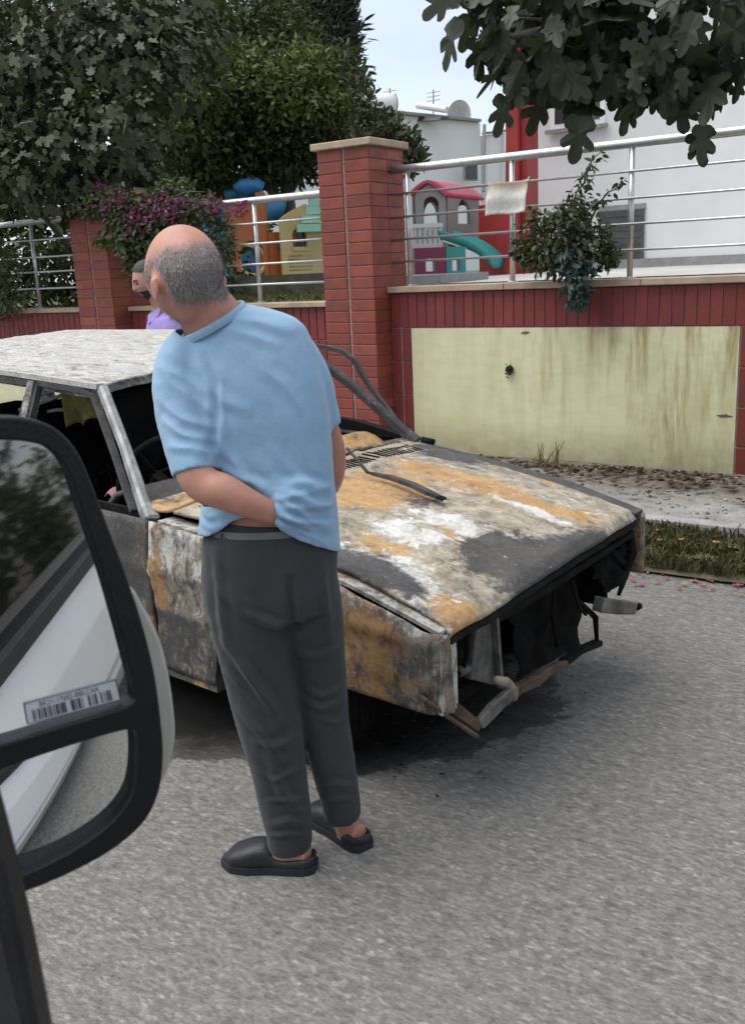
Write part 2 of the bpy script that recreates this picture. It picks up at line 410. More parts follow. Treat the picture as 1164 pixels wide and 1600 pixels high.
def pillar(label, x0, x1, y0, y1, top, cap_t, base=0.08):
    t = thing("brick_pillar", label, "pillar", ((x0 + x1) / 2, (y0 + y1) / 2, base))
    MB().box(x0 + .012, x1 - .012, y0 + .012, y1, base, top).build("core", GROUT, t)
    row = 0.0905; gap = 0.007; vg = 0.020
    w = (x1 - x0 - vg) / 2
    mf = tile_mesh("brick", w - .003, row - gap)
    n = int((top - base) / row)
    fs = []; sp = []
    for r in range(n):
        z = top - .004 - row * (r + .5)
        for cx in (x0 + w / 2, x1 - w / 2): fs.append((cx, y0 + .012, z))
    place_tiles(t, "brick", mf, BRICK, fs)
    ws = (y1 - y0 - .014) / 2
    ms = tile_mesh("brick_side", ws - .003, row - gap)
    for r in range(n):
        z = top - .004 - row * (r + .5)
        for cy in (y0 + .013 + ws / 2, y1 - ws / 2): sp.append((x1 - .012, cy, z))
    place_tiles(t, "brick", ms, BRICK, sp, math.pi / 2)
    MB().box(x0 - .04, x1 + .04, y0 - .035, y1 + .03, top + .001, top + cap_t).build("capstone", STONE, t, bevel=.006)
    return t
PX0, PX1, PY0, PY1 = -4.935, -4.430, 6.606, 7.115
pillar("tall red brick pillar with a beige capstone rising right behind the man in blue", PX0, PX1, PY0, PY1, 2.563, .055)
pillar("red brick pillar half covered by the purple flowering bush", -8.055, -7.535, 6.606, 7.115, 2.462, .055)

WY = 6.83
def wall(label, x0, x1, top, coping, panels, band_h=0.285, base=0.05, cols=True):
    t = thing("garden_wall", label, "wall", ((x0 + x1) / 2, WY + .1, base))
    MB().box(x0, x1, WY + .012, WY + .22, base, top).build("wall_core", GROUT, t)
    pitch = 0.0865; n = int((x1 - x0) / pitch)
    m1 = tile_mesh("band_tile", pitch - .007, band_h - .008)
    place_tiles(t, "tile", m1, TILE, [(x0 + pitch * (i + .5), WY + .012, top - band_h / 2) for i in range(n)])
    m2 = tile_mesh("column_tile", pitch - .006, 0.268)
    zb = top - band_h
    spots = []
    edges = [x0] + [v for p in panels for v in p] + [x1]
    for k in range(0, len(edges), 2):
        a_, b_ = edges[k], edges[k + 1]
        nc = max(1, round((b_ - a_) / pitch))
        for c in range(nc):
            for r in range(4): spots.append((a_ + (b_ - a_) * (c + .5) / nc, WY + .012, zb - .276 * (r + .5)))
    place_tiles(t, "tile", m2, TILE, spots)
    for (a_, b_) in panels:
        MB().box(a_ + .003, b_ - .003, WY + .004, WY + .0115, base, zb - .003).build("rendered_panel", PLASTER, t)
    L = x1 - x0; k = max(1, round(L / 1.1))
    for i in range(k):
        MB().box(x0 + L * i / k + .002, x0 + L * (i + 1) / k - .002, WY - .045, WY + .25, top + .001, top + coping).build("coping_slab", STONE, t, bevel=.005)
    return t
w_right = wall("low wall with a stained cream panel under upright red tiles beside the car bonnet", -4.428, 3.0, 1.425, .05, [(-4.235, -1.63), (-1.43, 1.2)])
wall("wall section with upright red tiles between the two brick pillars", -7.533, -4.937, 1.325, .045, [(-7.33, -5.36)])
wall("wall section under the white railing at the far left of the photo", -13.0, -8.057, 1.325, .045, [(-11.6, -8.25)])
# the drain hole in the cream panel, chips in the render
p = at_y(796, 577, WY)
t = MB(); t.tube([(p[0], WY + .012, p[2]), (p[0], WY - .025, p[2])], .028, 14, False)
DARK = speckled("dark_hole", (0.006, 0.007, 0.005), (0.018, 0.02, 0.014), 20, 0.9, 0)
MOSS = speckled("moss", (0.015, 0.022, 0.008), (0.04, 0.06, 0.02), 40, 1.0, 0.8, 90)
pipe = MB().tube([(p[0], WY + .011, p[2]), (p[0], WY - .012, p[2])], .030, 16).build("drain_pipe", DARK, w_right)
q = MB()
for k in range(26):
    an = random.uniform(0, 6.28); r = abs(random.gauss(0.012, .012)) + .012
    c_ = np.array([p[0] + r * math.cos(an), WY - .008 - random.uniform(0, .012), p[2] + r * math.sin(an) * 1.2 - .012])
    q.tube([c_, c_ + np.array([random.uniform(-.006, .006), -.008, random.uniform(-.012, .003)])], [.007, .002], 5)
q.build("moss", MOSS, w_right)
CHIP = speckled("chipped_render", (0.10, 0.085, 0.06), (0.22, 0.19, 0.13), 30, 1.0, 0.6, 80)
for (cx_, cy_, w_, h_) in [(1130, 650, 26, 6), (820, 520, 16, 6)]:
    P = at_y(cx_, cy_, WY); mpx = 7.0 / 1500
    vv = []; nn = 14
    for k in range(nn):
        an = 2 * math.pi * k / nn; r = random.uniform(.55, 1.1)
        vv.append((P[0] + r * w_ * mpx * .5 * math.cos(an), WY + .0012, P[2] + r * h_ * mpx * .5 * math.sin(an)))
    vb = [(a_, WY + .0045, c_) for a_, _, c_ in vv]
    obj("chip", mesh_from("chip", vv + vb, [tuple(range(nn))[::-1]] + [(k, (k + 1) % nn, nn + (k + 1) % nn, nn + k) for k in range(nn)]), CHIP, w_right)

RY = 6.93
def railing(label, x0, x1, zbase, rail_z, bars, posts, rail_r=.032):
    t = thing("railing", label, "railing", ((x0 + x1) / 2, RY, zbase))
    n = 16
    MB().tube([(x0 + (x1 - x0) * i / n, RY, rail_z) for i in range(n + 1)], rail_r, 14).build("top_rail", STEEL, t, True)
    for z in bars:
        MB().tube([(x0 + .02, RY - .022, z), (x1 - .02, RY - .022, z)], .0095, 8).build("bar", STEEL, t, True)
    for x in posts:
        m = MB(); m.tube([(x, RY, zbase), (x, RY, rail_z - .02)], .021, 12)
        m.tube([(x, RY, zbase), (x, RY, zbase + .008)], .045, 14)
        m.build("post", STEEL, t, True)
    return t
railing("steel railing carrying a faded sheet over the cream panel wall", -4.46, 2.8, 1.477, 2.392, [2.205, 2.025, 1.850, 1.672], [-4.285, -3.36, -2.435, -1.5, -.57, .36, 1.3, 2.2])
railing("white steel railing between the two brick pillars in front of the orange playset", -7.53, -4.95, 1.372, 2.268, [2.07, 1.895, 1.715, 1.535], [-5.91, -6.85])
railing("white steel railing left of the bush covered pillar", -13, -8.06, 1.372, 2.28, [2.09, 1.91, 1.755, 1.58], [-9.08, -10.05, -11.0, -12.0])
# the faded sheet tied to the railing
def paper():
    m, nt, b = new_mat("weathered_sheet", 0.8)
    v = coords(nt)
    g = nt.nodes.new("ShaderNodeSeparateXYZ"); nt.links.new(v, g.inputs[0])
    up = nt.nodes.new("ShaderNodeMapRange"); up.inputs[1].default_value = 0.02; up.inputs[2].default_value = 0.12; nt.links.new(g.outputs[2], up.inputs[0])
    f = math_(nt, 'MULTIPLY', up.outputs[0], math_(nt, 'MULTIPLY', noise(nt, v, 9, 5, .7), 1.7), True)
    base = ramp(nt, noise(nt, v, 30, 4, .6), [(0.35, (0.55, 0.53, 0.47)), (0.6, (0.68, 0.66, 0.60))])
    col = mixc(nt, f, base, (0.36, 0.24, 0.13))
    nt.links.new(col, b.inputs["Base Color"]); return m
a0, a1, a2, a3 = [at_y(*q, 6.885) for q in ((763, 287), (824, 280), (822, 331), (760, 338))]
def sheet_pt(u, v):
    P = (a0 * (1 - u) + a1 * u) * (1 - v) + (a3 * (1 - u) + a2 * u) * v
    P = P.copy(); P[1] += -.012 * math.sin(u * 5 + v * 2) - .02 * v + .006 * math.sin(v * 9); P[2] += .006 * math.sin(u * 7); return P
cen = (a0 + a2) / 2
me = grid_mesh("paper_sign", lambda u, v: sheet_pt(u, v) - cen, 18, 14, .002)
o = obj("paper_sign", me, paper()); o.location = cen
tag(o, "blank weathered sheet tied to the railing with rust brown along its top", "sign")
m = MB()
for (P) in (a0, a1): m.tube([P + np.array([0, -.004, -.012]), P + np.array([0, .03, .02])], .004, 6)
c = m.build("tie", STEEL, o, False)
c.location = -Vector(cen)
# ================================================================== the yard: buildings and play houses
WHITE = speckled("white_wash", (0.68, 0.68, 0.68), (0.76, 0.76, 0.76), 1.5, 0.9, 0.12, 25)
WHITE2 = speckled("white_wash_grey", (0.76, 0.76, 0.76), (0.85, 0.85, 0.845), 0.6, 0.9, 0.1, 8, sc=(1, 1, .4))
REDP = speckled("red_paint", (0.27, 0.026, 0.024), (0.36, 0.040, 0.034), 3, 0.5, 0.1, 40)
SHADE_METAL = speckled("grey_shutter", (0.045, 0.045, 0.046), (0.075, 0.075, 0.074), 8, 0.6, 0.2, 30)
GLASSD = speckled("dark_window_glass", (0.03, 0.035, 0.04), (0.06, 0.065, 0.07), 2, 0.12, 0)
GREYW = speckled("grey_trim", (0.22, 0.22, 0.22), (0.32, 0.32, 0.31), 10, 0.8, 0.2, 40)
# paving apron by the white building
kind(obj("paved_apron", grid_mesh("paved_apron", lambda u, v: (-9.5 + 14 * u, 10.6 + 5.2 * v, 1.372 + .012 * (10.6 + 5.2 * v - 7.2) + .012), 40, 20), PAVING), "structure")
# big white building at the right, its long side parallel to the road
BY = 15.6
t = thing("white_building", "large plain white building standing behind the railing at the right", "building", (-1, BY + 4, 1.4))
bx0, bx1 = at_y(836, 300, BY)[0] - .5, 7.0
MB().box(bx0, bx1, BY, BY + 8, 1.3, 9.5).build("wall", WHITE, t)
# its dark low shutter and the window above
P0, P1 = at_y(936, 330, BY), at_y(1006, 405, BY)
fr = MB().box(P0[0] - .01, P1[0] + .01, BY - .03, BY + .02, P0[2] - .01, P0[2] + .07).build("door_frame", GREYW, t)
fr2 = MB()
nsl = 7
for k in range(nsl):
    z0 = 1.63 + (P0[2] - 1.63) * k / nsl; z1 = 1.63 + (P0[2] - 1.63) * (k + 1) / nsl
    o = MB().hexa([(P0[0], BY - .05, z0), (P1[0], BY - .05, z0), (P1[0], BY - .032, z0), (P0[0], BY - .032, z0), (P0[0], BY - .042, z1 - .012), (P1[0], BY - .042, z1 - .012), (P1[0], BY - .032, z1 - .012), (P0[0], BY - .032, z1 - .012)]).mesh("slat")
    obj("slat", o, SHADE_METAL, t)
W0, W1 = at_y(868, 150, BY), at_y(938, 186, BY)
w = MB().box(W0[0] - .08, W1[0] + .08, BY - .04, BY + .02, W1[2] - .08, W0[2] + .3).build("window_frame", WHITE2, t)
MB().box(W0[0], W1[0], BY - .046, BY - .041, W1[2], W0[2] + .22).build("pane", GLASSD, t)
MB().box(W0[0] - .14, W1[0] + .14, BY - .12, BY - .041, W1[2] - .14, W1[2] - .082).build("sill", GREYW, t)
MB().box(bx0, bx1, BY - .07, BY - .001, 1.35, 1.62).build("plinth", GREYW, t)
# red corner column, a square post with two faces in view
cxp = at_d(814, 250, 15.0); cw = .30
t = thing("red_column", "tall red column standing against the end of the white building", "column", (cxp[0], cxp[1], 1.45))
MB().box(cxp[0] - .21, cxp[0] + .0, cxp[1] - .12, cxp[1] + .4, 1.4, 9.0).build("shaft", REDP, t, bevel=.01)
MB().box(cxp[0] + .003, cxp[0] + .11, cxp[1] - .02, cxp[1] + .4, 1.4, 9.0).build("pipe_casing", REDP, t, bevel=.01)
MB().box(cxp[0] - .24, cxp[0] + .14, cxp[1] - .16, cxp[1] + .42, 1.39, 1.62).build("base", REDP, t, bevel=.01)
# low dark red wall stub beside the playhouse
Q0, Q1 = at_d(748, 400, 15.6), at_d(800, 400, 15.0)
o = obj("red_wall", bevelled(MB().hexa([(Q0[0], Q0[1], 1.40), (Q1[0], Q1[1], 1.40), (Q1[0], Q1[1] + .25, 1.40), (Q0[0], Q0[1] + .25, 1.40), (Q0[0], Q0[1], at_d(748, 322, 15.6)[2]), (Q1[0], Q1[1], at_d(800, 315, 15.0)[2]), (Q1[0], Q1[1] + .25, at_d(800, 315, 15.0)[2]), (Q0[0], Q0[1] + .25, at_d(748, 322, 15.6)[2])]).mesh("red_wall"), .01), REDP)
tag(o, "low dark red wall between the grey playhouse and the red column", "wall")
# far white block with flat roof, tank and dish
FY = 37.0
t = thing("white_building", "far white flat roofed block with a dish and a solar tank on its roof", "building", (-22, FY + 3, 1.5))
A = at_d(568, 165, 36.0); Bq = at_d(750, 192, 38.5); Cq = at_d(789, 207, 41.5)
def block(p, q, dz, dep, nm, par, mat):
    d = (q - p)[:2]; L = np.linalg.norm(d); d /= L; nn = np.array([-d[1], d[0]])
    zt = (p[2] + q[2]) / 2 + dz
    c8 = [(*(p[:2]), 1.2), (*(q[:2]), 1.2), (*(q[:2] + nn * dep), 1.2), (*(p[:2] + nn * dep), 1.2)]
    c8 += [(x, y, p[2] + dz if i in (0, 3) else q[2] + dz) for i, (x, y, _) in enumerate(c8)]
    return MB().hexa(c8).build(nm, mat, par), d, nn
far_l = A - (Bq - A) * .8
far_l[2] = Bq[2] + (A[2] - Bq[2]) * 1.0
_, d1, n1 = block(far_l, Bq, 0, 9, "wall", t, WHITE2)
_, d2, n2 = block(Bq + np.array([.15, .3, -.45]), Cq, 0, 6, "annex_wall", t, WHITE2)
for (p, q) in ((far_l, Bq), (Bq + np.array([.15, .3, -.45]), Cq)):
    MB().bar(p + np.array([0, -.1, .06]), q + np.array([0, -.1, .06]), .35, .10).build("roof_edge", GREYW, t)
for (x, y, w_, h_, dd) in ((729, 268, .62, .75, 38.2),):
    P = at_d(x, y, dd) - np.array([*n1, 0]) * .25
    fr = MB().bar(P - np.array([*d1, 0]) * w_ / 2, P + np.array([*d1, 0]) * w_ / 2, .14, h_).build("window", GREYW, t)
    P2 = P - np.array([*n1, 0]) * .08
    MB().bar(P2 - np.array([*d1, 0]) * w_ * .4, P2 + np.array([*d1, 0]) * w_ * .4, .04, h_ * .8).build("pane", GLASSD, fr).location = fr.location * 0
    MB
for (xx, ya, yb, dd) in ((752, 196, 300, 38.3), (788, 212, 300, 41.2)):
    MB().tube([at_d(xx, ya, dd) - np.array([*n1, 0]) * .2, at_d(xx - 1, yb, dd) - np.array([*n1, 0]) * .2], .07, 8).build("downpipe", GREYW, t)
# roof fittings
P = at_d(725, 183, 39.5)
dish = MB()
for ring in range(6):
    pass
Vd = []; Fd = []
for r in range(6):
    for k in range(20):
        an = 2 * math.pi * k / 20; rr = .62 * r / 5
        Vd.append(P + np.array([rr * math.cos(an) * .9, -.45 + .35 * (r / 5) ** 2 * -1 + .35, rr * math.sin(an)]))
for r in range(5):
    for k in range(20): Fd.append((r * 20 + k, r * 20 + (k + 1) % 20, (r + 1) * 20 + (k + 1) % 20, (r + 1) * 20 + k))
tdish = thing("satellite_dish", "pale round satellite dish on the far white roof", "satellite dish", tuple(P - np.array([0, 0, .9])))
obj("dish", mesh_from("dish", Vd, Fd, True), GREYW, tdish)
MB().tube([P + np.array([0, .1, 0]), P + np.array([0, .2, -1.2])], .05, 8).build("mast", GREYW, tdish)
P = at_d(600, 163, 36.6)
ttank = thing("solar_tank", "white solar water tank lying on the far white roof beside the trees", "water tank", tuple(P))
e1 = np.array([*d1, 0])
MB().tube([P - e1 * 1.6, P - e1 * .2, P + e1 * .35], [.22, .38, .40], 16).build("tank", WHITE2, ttank, True)
MB().tube([P + e1 * .352, P + e1 * .40], .39, 16).build("end_cap", SHADE_METAL, ttank)
MB().bar(P - e1 * 1.2 - np.array([0, 0, .6]), P + e1 * .3 - np.array([0, 0, .55]), .5, .18).build("stand", GREYW, ttank)
P = at_d(655, 172, 37.0)
tp = thing("roof_heater", "tilted solar water heater on the far white roof right of the tank", "water heater", tuple(P))
MB().hexa([P + np.array(v) for v in ((-1.0, 0, -.35), (.9, 0, -.45), (1.0, .5, -.42), (-.9, .5, -.32), (-.9, .1, -.05), (.9, .1, -.33), (1.0, .55, -.3), (-.8, .55, 0))]).build("panel", SHADE_METAL, tp)
MB().tube([P + np.array([1.1, .2, -.1]), P + np.array([-.2, .2, .22])], .13, 10).build("header_tank", WHITE2, tp)
for (x, y0_, y1_, dd, lab) in ((676, 140, 178, 38, "thin tv aerial rising above the far roof beside the solar panel"), (608, 138, 156, 37, "thin tv aerial rising above the solar tank")):
    a_, b_ = at_d(x, y1_, dd), at_d(x + 1, y0_, dd)
    m = MB().tube([a_ - np.array([0, 0, .5]), b_], .03, 6)
    for k in range(3): m.tube([b_ + np.array([-.3, 0, -.1 - k * .15]), b_ + np.array([.3, 0, -.1 - k * .15])], .015, 5)
    m2 = m.mesh("tv_aerial"); o = obj("tv_aerial", m2, GREYW); tag(o, lab, "aerial")

# ---- grey play house with pink roof, balustrade and green slide
def plastic(n, c, r=0.42): return speckled(n, tuple(x * .88 for x in c), c, 5, r, 0.06, 60)
P_GREY = plastic("grey_plastic", (0.30, 0.285, 0.265)); P_PINK = plastic("pink_plastic", (0.52, 0.055, 0.12)); P_MAROON = plastic("maroon_plastic", (0.17, 0.018, 0.055))
P_TEAL = plastic("teal_plastic", (0.03, 0.24, 0.23)); P_WHITE = plastic("white_plastic", (0.70, 0.69, 0.66)); P_ORANGE = plastic("orange_plastic", (0.47, 0.13, 0.028))
P_BLUE = plastic("blue_plastic", (0.035, 0.22, 0.43)); P_RED = plastic("red_plastic", (0.45, 0.04, 0.035)); P_CREAM = plastic("cream_plastic", (0.56, 0.42, 0.19)); P_MINT = plastic("mint_plastic", (0.33, 0.62, 0.48))
P_DK = plastic("dark_opening", (0.02, 0.02, 0.025))
def slab(poly, holes_depth, nm, mat, par, nrm, thick=.05):
    """outline polygon (3D points on one plane) extruded along nrm"""
    n = len(poly); nrm = np.asarray(nrm) * thick
    V = list(poly) + [np.asarray(p) + nrm for p in poly]
    F = [tuple(range(n)), tuple(range(n, 2 * n))[::-1]] + [(k, n + k, n + (k + 1) % n, (k + 1) % n) for k in range(n)]
    me = mesh_from(nm, V, F)
    bm = bmesh.new(); bm.from_mesh(me); bmesh.ops.recalc_face_normals(bm, faces=bm.faces); bm.to_mesh(me); bm.free()
    return obj(nm, me, mat, par)
def arch_wall(nm, mat, par, org, ex, w, h, hole, thick=.05, gable=0.0):
    """upright wall panel at org spanning w along ex and h up, with one arched hole (x0,x1,z0,z1 in 0..1), optional gable"""
    ex = np.asarray(ex, float); ez = np.array([0, 0, 1.0]); nr = np.cross(ez, ex)
    x0, x1, z0, z1 = hole; xc = (x0 + x1) / 2; rw = (x1 - x0) / 2
    ns = 10
    arch = [(x0, z0), (x0, z1 - rw * w / h)] + [(xc - rw * math.cos(math.pi * k / ns), z1 - rw * w / h + rw * w / h * math.sin(math.pi * k / ns)) for k in range(1, ns)] + [(x1, z1 - rw * w / h), (x1, z0)]
    top = lambda u: 1 + gable * (1 - abs(2 * u - 1)) ** .8
    outer = [(0, 0), (0, z0), (0, .5), (0, 1)] + [(k / 8, top(k / 8)) for k in range(1, 8)] + [(1, 1), (1, .5), (1, z0), (1, 0)]
    bm = bmesh.new()
    def loop(pts): return [bm.verts.new(org + ex * u * w + ez * v * h) for u, v in pts]
    lo = loop(outer); li = loop(arch)
    eds = [bm.edges.new((l[k], l[(k + 1) % len(l)])) for l in (lo, li) for k in range(len(l))]
    bmesh.ops.triangle_fill(bm, use_beauty=True, edges=eds)
    me = bpy.data.meshes.new(nm)
    # drop faces that fell inside the opening
    for f in list(bm.faces):
        c_ = f.calc_center_median(); u = (np.array(c_) - org) @ ex / w; v = (c_[2] - org[2]) / h
        if x0 < u < x1 and z0 < v < z1 and (v < z1 - rw * w / h or ((u - xc) / rw) ** 2 + ((v - (z1 - rw * w / h)) / (rw * w / h)) ** 2 < .96): bm.faces.remove(f)
    bmesh.ops.recalc_face_normals(bm, faces=bm.faces)
    r = bmesh.ops.solidify(bm, geom=bm.faces[:], thickness=thick)
    bmesh.ops.recalc_face_normals(bm, faces=bm.faces)
    bm.to_mesh(me); bm.free()
    return obj(nm, me, mat, par)
D = 15.2
ph = thing("playhouse", "small grey playhouse with pink roof, white balustrade and green slide", "playhouse", tuple(at_d(690, 425, D)))
fl, frr = at_d(650, 384, D), at_d(697, 380, D)            # foot of the front gable wall
bk = at_d(745, 376, D + 1.0)
ex = frr - fl; w1 = np.linalg.norm(ex[:2]); ex = np.array([ex[0], ex[1], 0]) / w1
ey = bk - frr; w2 = np.linalg.norm(ey[:2]); ey = np.array([ey[0], ey[1], 0]) / w2
zf = (fl[2] + frr[2]) / 2; zt = at_d(697, 305, D)[2]; hh = zt - zf
o1 = np.array([fl[0], fl[1], zf])
arch_wall("gable_wall", P_GREY, ph, o1, ex, w1, hh, (.28, .78, .30, .97), .05, .22)
o2 = np.array([frr[0], frr[1], zf])
arch_wall("side_wall", P_GREY, ph, o2, ey, w2, hh, (.30, .68, .42, .94), .05)
arch_wall("rear_wall", P_GREY, ph, o1 + ey * w2, ex, w1, hh, (.3, .7, .2, .85), .05, .22)
arch_wall("side_wall", P_GREY, ph, o1 - ex * .05, ey, w2, hh, (.25, .75, .3, .9), .05)
# roof: two curved slopes
def roof_pt(u, v):
    s = 2 * u - 1
    return o1 + ex * (w1 * .5 + s * (w1 * .64)) + ey * (-.10 + v * (w2 + .2)) + np.array([0, 0, hh + hh * .30 * (1 - abs(s) ** 1.5) - .05])
obj("roof", grid_mesh("roof", roof_pt, 14, 8, .05), P_PINK, ph)
for k in range(5):
    v = k / 4
    MB().path([roof_pt(u, v) + np.array([0, 0, .02]) for u in np.linspace(.02, .98, 13)], .05, .04).build("roof_ridge", P_PINK, ph)
# balustrade in front
b0 = o1 - ex * .02 - ey * .16; 
for k in range(7):
    p_ = b0 + ex * (w1 * k / 6)
    MB().box(p_[0] - .025, p_[0] + .025, p_[1] - .025, p_[1] + .025, zf - .02, zf + hh * .36).build("baluster", P_WHITE, ph)
MB().bar(b0 + np.array([0, 0, hh * .38]) - ex * .04, b0 + ex * (w1 + .04) + np.array([0, 0, hh * .38]), .07, .06).build("handrail", P_WHITE, ph)
MB().bar(b0 + np.array([0, 0, -.03]) - ex * .04, b0 + ex * (w1 + .04) + np.array([0, 0, -.03]), .10, .07).build("deck_edge", P_WHITE, ph)
MB().tube([o1 - ey * .16 + np.array([0, 0, hh * .38]), o1 - ey * .16 + np.array([0, 0, hh * .98])], .035, 8).build("porch_post", P_WHITE, ph)
# base boxes
zb = at_d(690, 428, D)[2]
def basebox(u0, u1, nm, mat, hole):
    arch_wall(nm, mat, ph, np.array([*(o1 + ex * u0 * w1 - ey * .12)[:2], zb]), ex, (u1 - u0) * w1, zf - zb - .06, hole, .5)
basebox(-.02, .98, "base_box", P_MAROON, (.36, .66, .12, .62))
basebox(1.0, 1.62, "base_box", P_TEAL, (.3, .7, .1, .6))
MB().bar(o1 + ex * w1 - ey * .1 + np.array([0, 0, -.03]), o1 + ex * w1 * 1.55 - ey * .1 + np.array([0, 0, -.03]), .3, .05).build("deck", P_CREAM, ph)
# slide
sl = []
s0 = o1 + ex * w1 * 1.35 - ey * .15; 
def slide_pt(u, v):
    x = u * .78; z = (zf - .02 - zb) * (1 - (u ** 1.7)) + zb + .04 - .02 * math.sin(u * 6)
    side_ = (v - .5) * .55
    lip = .16 * (abs(2 * v - 1) ** 4)
    return s0 + ex * x - ey * (.25 - side_) + np.array([0, 0, z - s0[2] + lip])
obj("slide", grid_mesh("slide", slide_pt, 18, 10, .03), P_TEAL, ph)
MB().hexa([slide_pt(.05, .1) - [0, 0, .05], slide_pt(.5, .1) - [0, 0, .05], slide_pt(.5, .9) - [0, 0, .05], slide_pt(.05, .9) - [0, 0, .05]][::1] + [slide_pt(.05, .1) - [0, 0, .03], slide_pt(.5, .1) - [0, 0, .03], slide_pt(.5, .9) - [0, 0, .03], slide_pt(.05, .9) - [0, 0, .03]]).build("slide_brace", P_WHITE, ph)

# ---- orange and blue climbing set with a round opening
D2 = 13.0
ps = thing("play_tower", "orange play tower with a round opening and blue tubes behind the white railing", "play tower", tuple(at_d(400, 445, D2)))
A0, A1 = at_d(357, 440, D2), at_d(443, 436, D2 + .4)
e = (A1 - A0); wA = np.linalg.norm(e[:2]); e = np.array([e[0], e[1], 0]) / wA; nrm = np.array([e[1], -e[0], 0]); nb = -nrm
base = np.array([A0[0], A0[1], A0[2] - .02])
H1 = at_d(357, 318, D2)[2] - base[2]
arch_wall("front_panel", P_ORANGE, ps, base, e, wA * .72, H1, (.28, .92, .06, .52), .06)
arch_wall("front_panel", P_ORANGE, ps, base + e * wA * .74, e, wA * .5, H1 * .62, (.3, .7, .62, .82), .06)
MB().tube([base + e * wA * .68 + np.array([0, 0, z]) for z in (.0, H1 * 1.12)], .07, 10).build("corner_post", P_ORANGE, ps)
MB().tube([base + e * .02 + np.array([0, 0, z]) for z in (.0, H1 * .98)], .06, 10).build("corner_post", P_BLUE, ps)
rg = [base + e * wA * (.72 * .60 + .235 * math.cos(t_)) + np.array([0, 0, H1 * .27 + wA * .235 * math.sin(t_)]) + nrm * .03 for t_ in np.linspace(0, 2 * math.pi, 25)]
MB().tube(rg, .03, 8, False).build("ring", P_CREAM, ps, True)
MB().tube([base + e * wA * .52 + nb * .35 + np.array([0, 0, z]) for z in (0, .55)], .25, 14).build("barrel", P_BLUE, ps)
for (xa, ya, xb, yb, r) in ((318, 352, 372, 330, .15), (330, 345, 330, 430, .10), (338, 330, 345, 445, .10), (405, 340, 440, 330, .15), (372, 300, 408, 296, .11)):
    a_, b_ = at_d(xa, ya, D2 + .2), at_d(xb, yb, D2 + .3)
    m_ = (a_ + b_) / 2 + np.array([0, 0, .06])
    MB().tube([a_, (a_ + m_) / 2 + [0, 0, .03], m_, (b_ + m_) / 2 + [0, 0, .03], b_], r, 12).build("tube", P_BLUE, ps, True)
a_, b_ = at_d(326, 330, D2 + .1), at_d(352, 322, D2 + .1)
MB().tube([a_, b_], .12, 12).build("end_cap", P_RED, ps, True)
MB().tube([at_d(352, 305, D2 + .4), at_d(400, 300, D2 + .4)], .07, 10).build("roof_bar", P_BLUE, ps, True)
# the floor the set stands on
MB().box(base[0] - .6, base[0] + 3.0, base[1] - .2, base[1] + 1.8, 1.40, base[2] - .002).build("plinth", GREYW, ps)
# ---- cream toy house with mint roof
D3 = 13.2
ch = thing("toy_house", "cream toy house with a mint roof beside the tall brick pillar", "playhouse", tuple(at_d(470, 440, D3)))
C0, C1 = at_d(441, 436, D3), at_d(520, 432, D3 + .3)
e = C1 - C0; wC = np.linalg.norm(e[:2]); e = np.array([e[0], e[1], 0]) / wC; nrm = np.array([e[1], -e[0], 0])
b0 = np.array([C0[0], C0[1], C0[2]]); H2 = at_d(445, 344, D3)[2] - b0[2]
arch_wall("front_wall", P_CREAM, ch, b0, e, wC, H2, (.22, .50, .52, .86), .06, .25)
MB().bar(b0 + e * .08 * wC + nrm * .03 + np.array([0, 0, H2 * .26]), b0 + e * .62 * wC + nrm * .03 + np.array([0, 0, H2 * .26]), .03, H2 * .30).build("low_door", P_CREAM, ch)
for k in range(5):
    z = H2 * (.14 + .06 * k)
    MB().bar(b0 + e * .12 * wC + nrm * .05 + np.array([0, 0, z]), b0 + e * .58 * wC + nrm * .05 + np.array([0, 0, z]), .02, H2 * .035).build("board", P_CREAM, ch)
MB().bar(b0 + e * .2 * wC + nrm * .05 + np.array([0, 0, H2 * .5]), b0 + e * .54 * wC + nrm * .05 + np.array([0, 0, H2 * .5]), .08, .05).build("sill", P_CREAM, ch)
r0, r1 = at_d(476, 316, D3 - .1), at_d(540, 314, D3)
for k in range(4):
    z = .115 * k
    MB().bar(r0 + np.array([0, .10 * -k + .1, -z]), r1 + np.array([0, .10 * -k + .1, -z]), .12, .10).build("roof_board", P_MINT, ch)
MB().bar(b0 + nrm * .02 - [0, 0, .04], b0 + e * wC + nrm * .02 - [0, 0, .04], .5, .07).build("base", P_MINT, ch)
o = obj("planter_wall", MB().bar(at_d(330, 462, 11.5), at_d(540, 452, 12), .25, .42).mesh("planter_wall"), speckled("mossy_concrete", (0.07, 0.075, 0.05), (0.16, 0.15, 0.11), 5, .95, .4, 30))
tag(o, "low mossy concrete kerb wall under the play tower", "wall")
